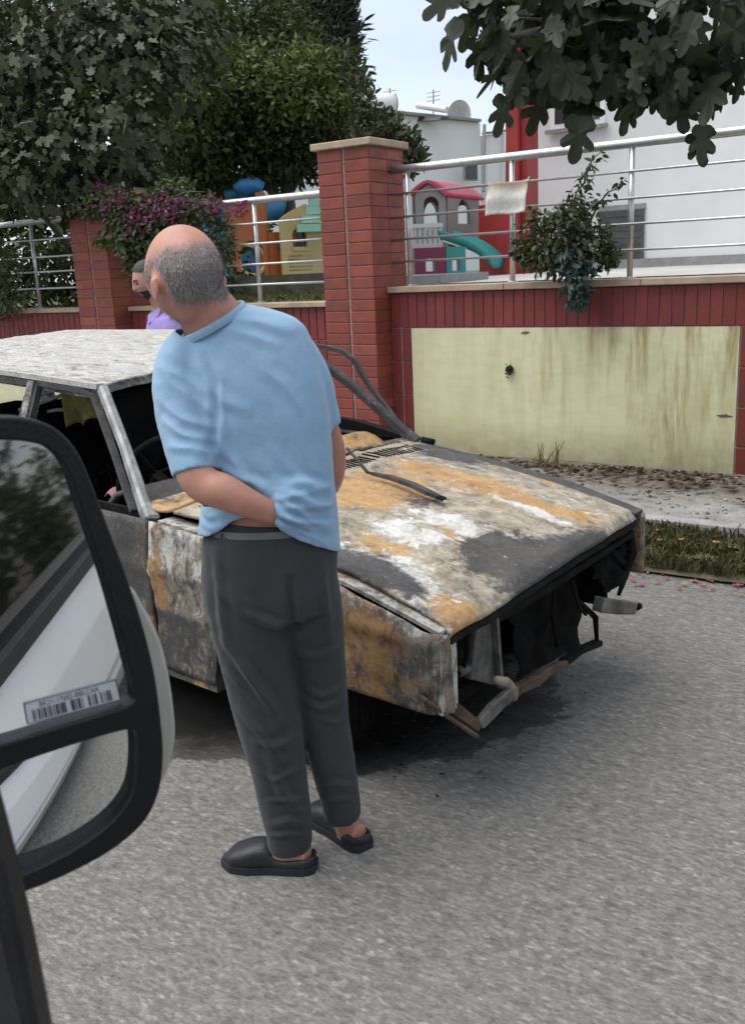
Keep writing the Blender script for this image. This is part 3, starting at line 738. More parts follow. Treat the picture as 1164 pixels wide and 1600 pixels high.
# ================================================================== the burnt out car
def burnt(name, attr=True, rust=(0.47, 0.25, 0.068), rust2=(0.31, 0.14, 0.04), white=(0.70, 0.685, 0.65), dark=(0.042, 0.041, 0.041), mid=(0.37, 0.315, 0.23), rough=0.82, stretch=(2.2, 2.7, 2.7), bumps=.45):
    """scorched bare steel: per-vertex stain weights (R rust, G ash white, B soot) broken up by noise"""
    m, nt, b = new_mat(name, rough, 0.0, 0.25)
    v = coords(nt, stretch); v1 = coords(nt)
    n1 = noise(nt, v, 3.2, 10, 0.73, 0.5); n2 = noise(nt, v, 5.0, 10, 0.74, 0.6); n3 = noise(nt, v1, 9, 6, 0.62, .3); fine = noise(nt, v1, 70, 4, .65)
    at = nt.nodes.new("ShaderNodeAttribute"); at.attribute_name = "stain"
    sp = nt.nodes.new("ShaderNodeSeparateColor"); nt.links.new(at.outputs["Color"], sp.inputs[0])
    def mask(ch, n, k, lo, hi):
        s_ = math_(nt, 'ADD', ch, math_(nt, 'MULTIPLY', math_(nt, 'SUBTRACT', n, 0.5), k))
        mr = nt.nodes.new("ShaderNodeMapRange"); mr.inputs[1].default_value = lo; mr.inputs[2].default_value = hi; mr.interpolation_type = 'SMOOTHSTEP'
        nt.links.new(s_, mr.inputs[0]); return mr.outputs[0]
    n4 = noise(nt, v, 2.3, 9, 0.72, 0.7); n5 = noise(nt, v, 6.5, 8, 0.74, 0.5)
    grey = tuple(sum(mid) / 3 * f for f in (0.62, 0.60, 0.58))
    base = ramp(nt, n4, [(0.34, grey), (0.46, tuple(x * .7 for x in mid)), (0.58, mid), (0.72, tuple(x * 1.25 for x in mid))])
    base = mixc(nt, 0.45, base, ramp(nt, n5, [(0.38, tuple(x * .5 for x in grey)), (0.50, mid), (0.64, tuple(min(.75, x * 1.6) for x in (mid[0], mid[0] * .95, mid[0] * .86)))]))
    rcol = ramp(nt, n1, [(0.36, rust2), (0.50, rust), (0.66, tuple(x * 1.25 for x in rust))])
    rcol = mixc(nt, 0.35, rcol, base)
    col = mixc(nt, mask(sp.outputs[0], n1, 2.2, .34, .72), base, rcol)
    wcol = ramp(nt, n2, [(0.35, tuple(x * .60 for x in white)), (0.6, white)])
    wm_ = math_(nt, 'MULTIPLY', mask(sp.outputs[1], n2, 2.6, .38, .70), .9)
    col = mixc(nt, wm_, col, wcol)
    dm = mask(sp.outputs[2], math_(nt, 'ADD', math_(nt, 'MULTIPLY', n1, .5), math_(nt, 'MULTIPLY', n5, .5)), -2.4, .34, .68)
    col = mixc(nt, math_(nt, 'MULTIPLY', dm, .93), col, ramp(nt, n3, [(0.3, dark), (0.75, tuple(x * 2.2 for x in dark))]))
    scr = ramp(nt, noise(nt, v, 16, 5, .72, .2), [(0.62, (0, 0, 0)), (0.70, (0.55, 0.55, 0.55))])
    sbw = nt.nodes.new("ShaderNodeRGBToBW"); nt.links.new(scr, sbw.inputs[0])
    col = mixc(nt, sbw.outputs[0], col, tuple(x * .8 for x in white))
    col = mixc(nt, 1.0, col, ramp(nt, fine, [(0.3, (.74, .74, .74)), (0.7, (1.15, 1.15, 1.15))]), 'MULTIPLY')
    nt.links.new(col, b.inputs["Base Color"])
    h = math_(nt, 'ADD', math_(nt, 'MULTIPLY', n2, 0.6), math_(nt, 'MULTIPLY', fine, 0.35))
    bump(nt, b, h, bumps * 1.5, .006)
    return m
def stain(me, fn):
    a_ = me.attributes.new("stain", 'FLOAT_COLOR', 'POINT')
    co = np.empty(len(me.vertices) * 3); me.vertices.foreach_get("co", co); co = co.reshape(-1, 3)
    out = np.ones((len(co), 4))
    for i, p in enumerate(co): out[i, :3] = fn(p)
    a_.data.foreach_set("color", out.ravel())
    return me

TH = math.radians(-7.0)
CA = np.array([math.cos(TH), math.sin(TH), 0.0]); CL = np.array([-math.sin(TH), math.cos(TH), 0.0])
C0_ = np.array([-1.25922, 2.19181, 0.0])
def W(s, l, z): return C0_ + CA * s + CL * l + np.array([0, 0, z])
def loc(p): d = np.asarray(p) - C0_; return np.array([d @ CA, d @ CL, p[2]])
def on_l(x, y, l): return loc(hit(x, y, CL, CL @ C0_ + l))       # photo point on the upright plane along the car
def on_s(x, y, s): return loc(hit(x, y, CA, CA @ C0_ + s))       # photo point on the plane across the car
car = thing("burnt_car", "burnt out saloon car, rusted and ash white, without glass, grille or bumper", "car", tuple(W(-1.8, .66, 0)))
M_HOOD = burnt("burnt_bonnet")
M_BODY = burnt("burnt_side", stretch=(3.0, 3.0, 2.2), mid=(0.25, 0.21, 0.155), rust=(0.36, 0.18, 0.05), rust2=(0.20, 0.085, 0.03), white=(0.55, 0.54, 0.50))
M_ROOF = burnt("burnt_roof", white=(0.56, 0.545, 0.51), dark=(0.07, 0.068, 0.064), mid=(0.36, 0.335, 0.295), stretch=(2.2, 7.5, 4), bumps=.9)
M_GREY = burnt("burnt_grey_steel", mid=(0.17, 0.165, 0.155), stretch=(3, 3, 3), white=(0.42, 0.41, 0.39))
CHAR = speckled("char", (0.006, 0.006, 0.0058), (0.020, 0.019, 0.018), 12, 0.9, 0.6, 50, spec=.15)
SOOT = speckled("soot_black", (0.004, 0.004, 0.004), (0.010, 0.0098, 0.0095), 9, 0.95, 0.4, 40, spec=.08)
RUSTB = speckled("rust_brown", (0.035, 0.020, 0.013), (0.15, 0.095, 0.060), 14, 0.85, 0.5, 60)
GREYST = speckled("scorched_steel", (0.05, 0.047, 0.042), (0.21, 0.20, 0.175), 14, 0.7, 0.5, 60)

# ---- bonnet
near_prof = [(0.0, .616), (-.03, .636), (-.37, .735), (-.80, .790), (-1.22, .812)]
far_prof = [(-.08, .655), (-.11, .676), (-.42, .745), (-.82, .806), (-1.17, .858)]
def prof(p, t):
    s = p[0][0] + (p[-1][0] - p[0][0]) * t
    xs = [-q[0] for q in p]; zs = [q[1] for q in p]
    return s, float(np.interp(-s, xs, zs))
def hood_pt(u, v):        # u rear->front 0..1, v near->far
    s0_, z0 = prof(near_prof, 1 - u); s1_, z1 = prof(far_prof, 1 - u)
    s = s0_ * (1 - v) + s1_ * v; z = z0 * (1 - v) + z1 * v
    z += .022 * math.sin(math.pi * v) + .010 * fbm((s * 2.5, v * 3, 1.7), 1) + .004 * fbm((s * 8, v * 9, 4.7), 1)
    z += .010 * math.exp(-((v - .30) / .018) ** 2) * min(1, 3 * (1 - u)) + .010 * math.exp(-((v - .72) / .018) ** 2) * min(1, 3 * (1 - u))   # two pressed ribs
    s += .03 * math.sin(math.pi * v) * u                     # front edge bows forward
    l = 1.30 * v + .0 * u
    if u > .97: z -= .012 * (u - .97) / .03
    return W(s, l, z)
def px_sl(x, y):
    P = loc(at_z(x, y, .755)); return P[0], P[1]
# stains on the bonnet: (photo x, y, half length along the car, half width across, weight)
R_ = [(600, 785, .22, .16, 1.0), (545, 800, .15, .12, .9), (680, 760, .20, .10, .8), (770, 772, .13, .09, 1.0), (835, 782, .10, .06, 1.0), (900, 785, .09, .05, .8), (700, 940, .16, .12, .9), (760, 905, .12, .10, .8), (590, 850, .12, .08, .6), (730, 830, .12, .08, .5), (790, 735, .08, .05, .7), (860, 750, .07, .04, .6), (660, 890, .12, .08, .5), (760, 950, .12, .12, .8)]
G_ = [(600, 870, .18, .09, 1.0), (640, 835, .12, .06, .9), (710, 820, .16, .07, .9), (760, 730, .22, .05, .9), (700, 725, .14, .05, .8), (660, 910, .10, .05, .7), (830, 790, .18, .035, .8), (905, 855, .06, .25, .9), (850, 880, .05, .2, .8), (690, 960, .08, .07, .6), (960, 815, .06, .10, .7)]
B_ = [(840, 845, .15, .16, 1.0), (770, 840, .10, .12, .9), (900, 825, .10, .16, 1.0), (960, 805, .10, .10, .9), (700, 735, .18, .08, .85), (740, 718, .15, .06, .7), (560, 870, .12, .10, .8), (620, 880, .10, .05, .6), (870, 745, .3, .035, .9), (660, 800, .08, .06, .45), (650, 930, .06, .05, .5)]
R_, G_, B_ = [[(*px_sl(x, y), a_, b_, w) for x, y, a_, b_, w in L] for L in (R_, G_, B_)]
def blob(L, s, l): return min(1.0, sum(w * math.exp(-((s - a) / p) ** 2 - ((l - b) / q) ** 2) for a, b, p, q, w in L))
def hood_stain(p):
    s, l, z = loc(p)
    return blob(R_, s, l) * 1.05 + .14, blob(G_, s, l) * 1.0 + .20, blob(B_, s, l) * 1.05 + .22
me = grid_mesh("bonnet", hood_pt, 110, 110, .012)
hood = obj("bonnet", stain(me, hood_stain), M_HOOD, car)
# rolled lip under the front edge
lip = [hood_pt(1, v) + np.array([0, 0, -.018]) - CA * .012 for v in np.linspace(0, 1, 24)]
obj("bonnet_lip", MB().path(lip, .022, .022).mesh("bonnet_lip"), CHAR, car)
# air slots across the rear of the bonnet
m = MB()
for k in range(46):
    v = .06 + .86 * k / 45
    a_ = hood_pt(.045, v) + [0, 0, .001]; b_ = hood_pt(.125, v) + [0, 0, .001]
    m.bar(a_, b_, .013, .003)
m.build("air_slots", SOOT, hood)
# ---- scuttle between bonnet and windscreen
def cowl(u, v):
    a_ = hood_pt(0, v) + [0, 0, -.004]
    s_b = -1.43 + .22 * v; z_b = .79 + .075 * v
    b_ = W(s_b, .02 + 1.27 * v, z_b)
    P = b_ * (1 - u) + a_ * u; P[2] += -.012 * math.sin(math.pi * u) + .01 * math.sin(math.pi * v); return P
obj("scuttle", stain(grid_mesh("scuttle", cowl, 8, 40, .012), lambda p: (.55 + .3 * fbm(p, 4), .25, .45 + .3 * fbm(p, 3))), M_HOOD, car)
# ---- front wings
def side_mesh(name, s0, s1, top, bot, off, ns, nz_, thick=.014, dz=0):
    def fn(u, v):
        s = s0 + (s1 - s0) * u; zt_, zb_ = top(s), bot(s); z = zb_ + (zt_ - zb_) * v
        return W(s, off(s, z), z)
    return grid_mesh(name, fn, ns, nz_, thick)
def near_top(s): return float(np.interp(-s, [0, .10, .37, .9, 1.29], [.612, .640, .705, .748, .770]))
ARC = (-.66, .27, .315)
def near_bot(s):
    z = .375 if s > -.4 else .215
    d = (s - ARC[0]) / ARC[2]
    if abs(d) < 1: z = max(z, ARC[1] + ARC[2] * math.sqrt(1 - d * d))
    return z
def near_off(s, z):
    o_ = -.058 + .10 * max(0, (z - .62)) ** 1.2 - .0 * s
    o_ += .012 * math.exp(-((z - .60) / .02) ** 2) * -1
    o_ += .03 * max(0, (.45 - z)) + .014 * fbm((s * 3, z * 4, 2), 1)
    if s > -.06: o_ += .05 * ((s + .06) / .06) ** 2
    return o_
def wing_stain(p):
    s, l, z = loc(p)
    r = .85 - .5 * max(0, (z - .60) / .1) - .5 * math.exp(-((s + .04) / .09) ** 2)
    if s < -.75: r = .04 + .85 * math.exp(-((s + 1.24) / .045) ** 2) * (z > .40)
    g = .06 + .38 * max(0, min(1, (z - .58) / .08)) + .30 * math.exp(-((s + .05) / .06) ** 2)
    b_ = .40 if s > -.5 else .42 + .25 * (z < .45)
    if s < -.75: g += .22
    return max(0, r), g, b_
obj("front_wing", stain(side_mesh("front_wing", -.0, -1.285, near_top, near_bot, near_off, 90, 22), wing_stain), M_BODY, car)
# the inner flange of the near wing that shows as a pale line beside the bonnet gap
obj("wing_flange", stain(MB().path([W(s, .0, near_top(s) - .004) for s in np.linspace(-.02, -1.27, 20)], .07, .012).mesh("wing_flange"), lambda p: (.35, .6, .2)), M_BODY, car)
far_top = lambda s: float(np.interp(-s, [.08, .4, .8, 1.25], [.648, .728, .788, .838]))
def far_bot(s): return near_bot(s + .0) + .03
obj("front_wing", stain(side_mesh("front_wing", -.08, -1.26, far_top, far_bot, lambda s, z: 1.375 - .06 * max(0, z - .62), 60, 14), wing_stain), M_BODY, car)
obj("wing_flange", stain(MB().path([W(s, 1.335, far_top(s) + .004) for s in np.linspace(-.09, -1.24, 16)], .075, .012).mesh("wing_flange"), lambda p: (.1, .1, .9)), M_BODY, car)
# front end caps of the wings (where the lamps sat)
obj("wing_front", stain(MB().hexa([W(-.005, -.045, .375), W(-.005, .03, .375), W(-.05, .03, .375), W(-.05, -.045, .375), W(-.005, -.045, .605), W(-.005, .03, .600), W(-.05, .03, .605), W(-.05, -.045, .61)]).mesh("wing_front"), lambda p: (.3, .6, .3)), M_BODY, car)
# ---- doors, rear wings, sills
def belt(s): return .772 + .006 * max(0, -s - 1.3)
def sill_b(s): return .215
def door_off(s, z): return -.06 + .10 * max(0, (z - .62)) ** 1.2 + .05 * max(0, .42 - z) - .010 * math.exp(-((z - .60) / .018) ** 2) + .006 * fbm((s * 3, z * 4, 5), 1)
def door_stain(p):
    s, l, z = loc(p)
    return .22 + .6 * math.exp(-((s + 1.31) / .03) ** 2) + .4 * (z < .40), .18 + .35 * (z > .75), .75 - .55 * (z < .42)
obj("front_door", stain(side_mesh("front_door", -1.297, -2.30, belt, lambda s: .30, door_off, 50, 18), door_stain), M_BODY, car)
obj("rear_door", stain(side_mesh("rear_door", -2.312, -3.10, belt, lambda s: .30 if s > -2.75 else .30 + (.28 * min(1, (-2.75 - s) / .35)), door_off, 40, 16), door_stain), M_BODY, car)
def rear_bot(s):
    d = (s + 3.15) / .33
    return .23 + (.30 * math.sqrt(max(0, 1 - d * d)) if abs(d) < 1 else .05)
obj("rear_wing", stain(side_mesh("rear_wing", -3.112, -4.22, lambda s: belt(s) - .02 * max(0, -s - 3.4), rear_bot, door_off, 40, 14), door_stain), M_BODY, car)
obj("sill", stain(MB().path([W(-.98, -.03, .235), W(-1.6, -.035, .235), W(-2.75, -.035, .24)], .07, .085).mesh("sill"), lambda p: (.4, .2, .6)), M_BODY, car)
far_belt = lambda s: .872 - .015 * max(0, -s - 1.2)
fo = lambda s, z: 1.375 + .05 * max(0, (-s - 1.2)) * .3 - .08 * max(0, z - .62)
for nm, s0_, s1_ in (("front_door", -1.27, -2.25), ("rear_door", -2.262, -3.05), ("rear_wing", -3.06, -4.22)):
    obj(nm, stain(side_mesh(nm, s0_, s1_, far_belt, lambda s: .30, fo, 24, 10), door_stain), M_BODY, car)
obj("sill", stain(MB().path([W(-.98, 1.36, .25), W(-2.75, 1.36, .25)], .07, .085).mesh("sill"), lambda p: (.4, .2, .6)), M_BODY, car)
# boot and tail
def boot(u, v): return W(-4.10 - .14 * u, -.0 + 1.34 * v, .80 + .05 * v + .03 * math.sin(math.pi * v) - .05 * u * u)
obj("boot_lid", stain(grid_mesh("boot_lid", boot, 12, 20, .012), lambda p: (.5, .3, .4)), M_HOOD, car)
obj("tail_panel", stain(grid_mesh("tail_panel", lambda u, v: W(-4.24 + .02 * math.sin(3 * u), -.02 + 1.38 * v, .33 + .44 * u), 10, 16, .012), lambda p: (.6, .2, .4)), M_BODY, car)
# ---- roof
RN = [(-1.875, .195, 1.212), (-2.6, .185, 1.248), (-3.4, .19, 1.250), (-3.95, .22, 1.20)]
RF = [(-1.70, 1.115, 1.318), (-2.5, 1.12, 1.356), (-3.5, 1.11, 1.350), (-4.05, 1.08, 1.30)]
def along(R, t):
    xs = np.linspace(0, 1, len(R)); return np.array([np.interp(t, xs, [q[k] for q in R]) for k in range(3)])
def roof_pt2(u, v):
    a_, b_ = along(RN, u), along(RF, u); P = a_ * (1 - v) + b_ * v
    P[2] += .030 * math.sin(math.pi * min(1, max(0, v))) ** .7 - .012 * math.exp(-(u / .05) ** 2)
    w = fbm((P[0] * 1.6 + P[1], P[1] * 8, .4), 1, 4) * .011 - abs(fbm((P[0] * 4 + P[1] * 3, P[1] * 15, 3.4), 1, 3)) * .010   # heat-buckled sheet
    P[2] += w * min(1, v * 8, (1 - v) * 8)
    P[0] += .02 * math.sin(math.pi * v) * (1 - u)
    return W(*P)
def roof_stain(p):
    s, l, z = loc(p)
    return .10, .72 + .3 * fbm((s * 2, l * 3, 0), 1) + .1 * (s < -2.3), .20 + .25 * fbm((s * 2.5, l * 9, 7), 1)
roof = obj("roof", stain(grid_mesh("roof", roof_pt2, 110, 90, .012), roof_stain), M_ROOF, car)
gl = [W(*(along(RN, t) + np.array([0, -.012, -.012]))) for t in np.linspace(0, .95, 20)]
obj("gutter", stain(MB().path(gl, .035, .022).mesh("gutter"), lambda p: (.1, .75, .15)), M_ROOF, roof)
fl_ = [roof_pt2(0, v) + np.array([0, 0, -.022]) - CA * .02 for v in np.linspace(0, 1, 20)]
obj("front_header", stain(MB().path(fl_, .05, .032).mesh("front_header"), lambda p: (.2, .4, .4)), M_GREY, roof)
hd = [W(*(along(RN, t) + np.array([0, .005, -.045]))) for t in np.linspace(0, .95, 20)]
obj("roof_rail", stain(MB().path(hd, .05, .04).mesh("roof_rail"), lambda p: (.1, .3, .5)), M_GREY, car)
hf_ = [W(*(along(RF, t) + np.array([0, .0, -.03]))) for t in np.linspace(0, .95, 20)]
obj("roof_rail", stain(MB().path(hf_, .05, .05).mesh("roof_rail"), lambda p: (.1, .2, .8)), M_GREY, car)
# ---- pillars
SILV = speckled("silvery_scorched_steel", (0.13, 0.13, 0.128), (0.40, 0.40, 0.39), 7, .5, .35, 40, sc=(2, 2, .7), metal=.2)
def pst(r, g, b_): return lambda p: (r, g, b_)
pa = [(-1.335, -.01, .745), (-1.42, .022, .79), (-1.62, .10, .985), (-1.86, .185, 1.195)]
obj("windscreen_pillar", stain(bevelled(MB().path([W(*q) for q in pa], [.070, .050, .042, .046], [.06, .045, .04, .04], tuple(CL)).mesh("windscreen_pillar"), .01), pst(.08, .52, .12)), SILV, car)
pf = [(-1.15, 1.31, .845), (-1.20, 1.295, .89), (-1.42, 1.22, 1.09), (-1.70, 1.11, 1.315)]
obj("windscreen_pillar", stain(bevelled(MB().path([W(*q) for q in pf], [.06, .045, .038, .038], [.05, .04, .04, .04], tuple(CL)).mesh("windscreen_pillar"), .008), pst(.03, .22, .75)), M_GREY, car)
# near door window frames
df = [(-1.455, -.005, .775), (-1.66, .075, .965), (-1.895, .165, 1.160), (-1.98, .172, 1.180), (-2.30, .165, 1.197), (-2.312, .14, 1.12), (-2.33, -.0, .775)]
obj("door_frame", stain(MB().path([W(*q) for q in df], .020, .024, tuple(CL)).mesh("door_frame"), pst(.05, .15, .8)), M_GREY, car)
df = [(-2.40, -.0, .775), (-2.385, .14, 1.12), (-2.38, .165, 1.195), (-2.8, .165, 1.20), (-3.02, .15, 1.14), (-3.12, -.0, .78)]
obj("door_frame", stain(MB().path([W(*q) for q in df], .020, .024, tuple(CL)).mesh("door_frame"), pst(.05, .15, .8)), M_GREY, car)
obj("centre_pillar", stain(MB().path([W(-2.355, .01, .30), W(-2.36, .02, .77), W(-2.35, .175, 1.20)], .05, .05, tuple(CL)).mesh("centre_pillar"), pst(.05, .5, .4)), M_GREY, car)
obj("centre_pillar", stain(MB().path([W(-2.30, 1.33, .30), W(-2.30, 1.33, .86), W(-2.34, 1.13, 1.31)], .06, .05, tuple(CL)).mesh("centre_pillar"), pst(.05, .1, .9)), M_GREY, car)
for (a_, b_) in (((-4.16, .03, .79), (-3.93, .2, 1.20)), ((-4.16, 1.30, .84), (-4.03, 1.06, 1.255))):
    obj("rear_pillar", stain(MB().path([W(*a_), W(*((np.array(a_) + b_) / 2 + [0, 0, .02])), W(*b_)], [.16, .13, .12], .05, tuple(CL)).mesh("rear_pillar"), pst(.2, .4, .4)), M_GREY, car)
# far front door hangs a little open: its window frame stands clear of the pillar
q_ = [on_l(640, 688, 1.40), on_l(610, 645, 1.40), on_l(575, 600, 1.40), on_l(552, 562, 1.39), on_l(536, 549, 1.385), on_l(505, 542, 1.38)]
q_ += [q_[-1] + np.array([-.35, .02, .02]), q_[-1] + np.array([-.72, .04, .0]), np.array([q_[-1][0] - .80, 1.43, 1.20]), np.array([q_[-1][0] - .82, 1.47, .9])]
obj("door_frame", stain(MB().path([W(*q) for q in q_], .020, .020, tuple(CL)).mesh("door_frame"), pst(.05, .2, .85)), M_GREY, car)
q2 = [on_l(648, 693, 1.36), on_l(600, 677, 1.36), on_l(560, 665, 1.37), on_l(528, 659, 1.38)]
q2.append(q2[-1] + np.array([-.5, .02, .01]))
MB().path([W(*q) for q in q2], .05, .045, tuple(CL)).build("door_top", CHAR, car)
# ---- floor, bulkhead, engine bay (all soot inside)
MB().hexa([W(-.42, .12, .28), W(-.42, 1.24, .29), W(-4.0, 1.34, .25), W(-4.0, .0, .22), W(-.42, .12, .30), W(-.42, 1.24, .31), W(-4.0, 1.34, .28), W(-4.0, .0, .25)]).build("floor_pan", SOOT, car)
MB().hexa([W(-1.20, .03, .26), W(-1.20, 1.31, .28), W(-1.26, 1.31, .28), W(-1.26, .03, .26), W(-1.24, .03, .755), W(-1.24, 1.31, .82), W(-1.30, 1.31, .82), W(-1.30, .03, .76)]).build("bulkhead", SOOT, car)
for l_ in (.10, 1.20):
    MB().hexa([W(-.16, l_, .30), W(-.16, l_ + .03, .30), W(-1.2, l_ + .03, .30), W(-1.2, l_, .30), W(-.16, l_, .58), W(-.16, l_ + .03, .58), W(-1.2, l_ + .03, .70), W(-1.2, l_, .70)]).build("inner_wing", SOOT, car)
MB().box(0, 1, 0, 1, 0, 1)
en = MB()
en.hexa([W(-.45, .45, .36), W(-.45, .85, .36), W(-1.05, .85, .36), W(-1.05, .45, .36), W(-.47, .48, .62), W(-.47, .80, .62), W(-1.0, .80, .64), W(-1.0, .48, .64)])
en.tube([W(-.4, .6, .5), W(-.34, .6, .5)], .08, 14); en.tube([W(-.5, .95, .55), W(-.9, 1.0, .6)], .05, 10)
en.build("engine_block", CHAR, car)
# ---- front frame pieces
def quad_plate(nm, pts, s, thick, mat):
    A_ = [on_s(x, y, s) for x, y in pts]; n = len(A_)
    V = [W(*p) for p in A_] + [W(p[0] - thick, p[1], p[2]) for p in A_]
    F = [tuple(range(n)), tuple(range(n, 2 * n))[::-1]] + [(k, n + k, n + (k + 1) % n, (k + 1) % n) for k in range(n)]
    me = mesh_from(nm, V, F); bm = bmesh.new(); bm.from_mesh(me); bmesh.ops.recalc_face_normals(bm, faces=bm.faces); bm.to_mesh(me); bm.free()
    return obj(nm, bevelled(me, .004), mat, car)
quad_plate("radiator_support", [(746, 978), (774, 960), (777, 1010), (783, 1074), (752, 1066), (735, 1062), (741, 1015)], -.10, .03, GREYST)
MB().path([W(*on_s(773, 962, -.085)), W(*on_s(777, 1015, -.085)), W(*on_s(782, 1074, -.085))], .014, .02, tuple(CA)).build("support_flange", GREYST, car)
quad_plate("radiator_support", [(846, 922), (872, 905), (876, 1000), (850, 1014)], -.30, .03, SOOT)
def crumple(nm, pts, s_, amp, mat, seed):
    """a torn, crumpled strip of thin sheet between two photo polylines on a plane across the car"""
    up_, lo_ = pts; n_ = 28
    def P_(u, v):
        xa = np.interp(u, np.linspace(0, 1, len(up_)), [q[0] for q in up_]); ya = np.interp(u, np.linspace(0, 1, len(up_)), [q[1] for q in up_])
        xb = np.interp(u, np.linspace(0, 1, len(lo_)), [q[0] for q in lo_]); yb = np.interp(u, np.linspace(0, 1, len(lo_)), [q[1] for q in lo_])
        q = on_s(xa * (1 - v) + xb * v, ya * (1 - v) + yb * v, s_)
        w = amp * fbm((u * 5 + seed, v * 3, seed), 1, 3)
        return W(q[0] + w, q[1] + w * .4, q[2] + w * .5 * (v > .1))
    return obj(nm, grid_mesh(nm, P_, n_, 8, .005, False), mat, car)
crumple("burnt_trim", [[(690, 1078), (722, 1104), (750, 1120), (778, 1100)], [(694, 1100), (724, 1128), (752, 1146), (782, 1118)]], -.10, .03, CHAR, 23.0)
crumple("radiator_shell", [[(800, 952), (850, 918), (905, 884)], [(806, 1060), (855, 1036), (905, 1008)]], -.28, .03, CHAR, 27.0)
crumple("burnt_trim", [[(935, 865), (960, 858), (985, 838)], [(925, 900), (950, 925), (968, 905)]], -.15, .05, CHAR, 11.0)
crumple("burnt_trim", [[(690, 1000), (710, 995), (735, 990)], [(690, 1050), (712, 1062), (735, 1058)]], -.16, .05, CHAR, 15.0)
def beam(nm, pts, s, w_, h_, mat): return MB().path([W(*on_s(x, y, s_)) for (x, y), s_ in zip(pts, s)], w_, h_, (0, 0, 1)).build(nm, mat, car, bevel=.004)
MB().hexa([W(-.34, .16, .19), W(-.34, 1.22, .21), W(-.37, 1.22, .21), W(-.37, .16, .19), W(-.30, .16, .64), W(-.32, 1.22, .67), W(-.36, 1.22, .67), W(-.34, .16, .64)]).build("dark_hollow_panel", SOOT, car)  # black panel added so the front hollow reads as deep shade
beam("lower_valance", [(664, 1072), (700, 1100), (748, 1136)], (-.05, -.02, .0), .022, [.035, .04, .03], RUSTB)
beam("valance_edge", [(660, 1090), (700, 1120), (744, 1150)], (-.04, -.01, .01), .03, .012, RUSTB)
beam("bumper_bracket", [(748, 1132), (770, 1108), (798, 1080)], (.0, .02, .03), .025, [.035, .045, .035], GREYST)
beam("cross_member", [(785, 1094), (812, 1074), (838, 1062), (862, 1044), (884, 1036)], (-.03, -.04, -.055, -.05, -.07), [.03, .026, .03, .022, .02], [.045, .036, .042, .030, .02], RUSTB)
beam("cross_member", [(880, 1034), (905, 1016), (934, 1004)], (-.09, -.10, -.12), .04, [.024, .02, .022], CHAR)
hook = [(775, 1062), (790, 1066), (800, 1080), (803, 1092)]
MB().tube([W(*on_s(x, y, .02)) for x, y in hook], [.012, .018, .02, .012], 8).build("tow_hook", speckled("pale_scorched_steel", (.15, .125, .10), (.34, .30, .25), 18, .7, .4, 60), car, True)
# lamp bucket remains
def bucket(px_, py_, s, r, nm="lamp_bucket"):
    P = on_s(px_, py_, s); vv = MB()
    vv.tube([W(P[0] - .10, P[1], P[2]), W(P[0] - .02, P[1], P[2])], [r * .5, r], 16, False)
    vv.tube([W(P[0] - .02, P[1], P[2]), W(P[0] - .005, P[1], P[2])], [r, r * 1.05], 16, False)
    me = vv.mesh(nm, True); bm = bmesh.new(); bm.from_mesh(me); bmesh.ops.solidify(bm, geom=bm.faces[:], thickness=.004); bm.to_mesh(me); bm.free()
    return obj(nm, me, CHAR, car)
bucket(712, 1025, -.10, .075); bucket(955, 880, -.16, .07)
for pts, s_, r_, mt in ((((683, 1010), (692, 1040), (690, 1058)), -.05, [.02, .016, .02], GREYST), (((715, 1050), (728, 1045), (742, 1052)), -.12, .018, GREYST), (((868, 900), (862, 960), (870, 1010)), -.2, .008, CHAR), (((893, 905), (905, 950), (915, 960)), -.12, .007, CHAR), (((985, 830), (988, 862), (975, 905), (966, 930)), -.12, [.012, .018, .012, .008], CHAR), (((955, 862), (972, 880), (990, 868)), -.14, [.012, .016, .01], CHAR), (((905, 940), (930, 965), (932, 1000)), -.12, [.009, .012, .008], CHAR)):
    MB().tube([W(*on_s(x, y, s_)) for x, y in pts], r_, 8).build("burnt_bracket", mt, car, True)
beam("bumper_bracket", [(934, 944), (962, 948), (986, 949)], (-.08, -.06, -.05), .05, [.055, .05, .045], GREYST)
P = on_s(996, 948, -.05); MB().tube([W(P[0], P[1] - .012, P[2]), W(P[0], P[1] + .012, P[2])], .014, 10).build("bolt", CHAR, car, True)
quad_plate("front_panel", [(770, 965), (860, 912), (930, 868), (990, 832), (988, 840), (930, 880), (860, 926), (775, 978)], -.09, .02, CHAR)
# ---- inside: dash, wheel, seat frames, a scorched yellow sheet hanging
def dash(u, v):
    l_ = .08 + 1.18 * v
    s_ = -1.48 + .20 * v - .30 * u; z_ = .77 + .075 * v + .045 * math.sin(math.pi * min(1, u * 1.1)) - .10 * max(0, u - .75)
    return W(s_, l_, z_ + .01 * fbm((s_ * 6, l_ * 6, 0), 1))
obj("dashboard", stain(grid_mesh("dashboard", dash, 12, 40, .02), lambda p: (.15 + .75 * max(0, min(1, (loc(p)[1] - .75) / .2)), .05, .98 - .75 * max(0, min(1, (loc(p)[1] - .75) / .2)))), M_HOOD, car)
MB().hexa([W(-1.45, .08, .45), W(-1.25, 1.28, .45), W(-1.32, 1.28, .45), W(-1.52, .08, .45), W(-1.45, .08, .76), W(-1.25, 1.28, .83), W(-1.32, 1.28, .83), W(-1.52, .08, .76)]).build("dash_front", SOOT, car)
cw = np.array([-1.86, .40, .80]); rr = .185
ring = [W(cw[0] + rr * math.sin(t_) * .42, cw[1] + rr * math.cos(t_), cw[2] + rr * math.sin(t_) * .9) for t_ in np.linspace(0, 2 * math.pi, 30)]
m = MB(); m.tube(ring, .012, 8, False)
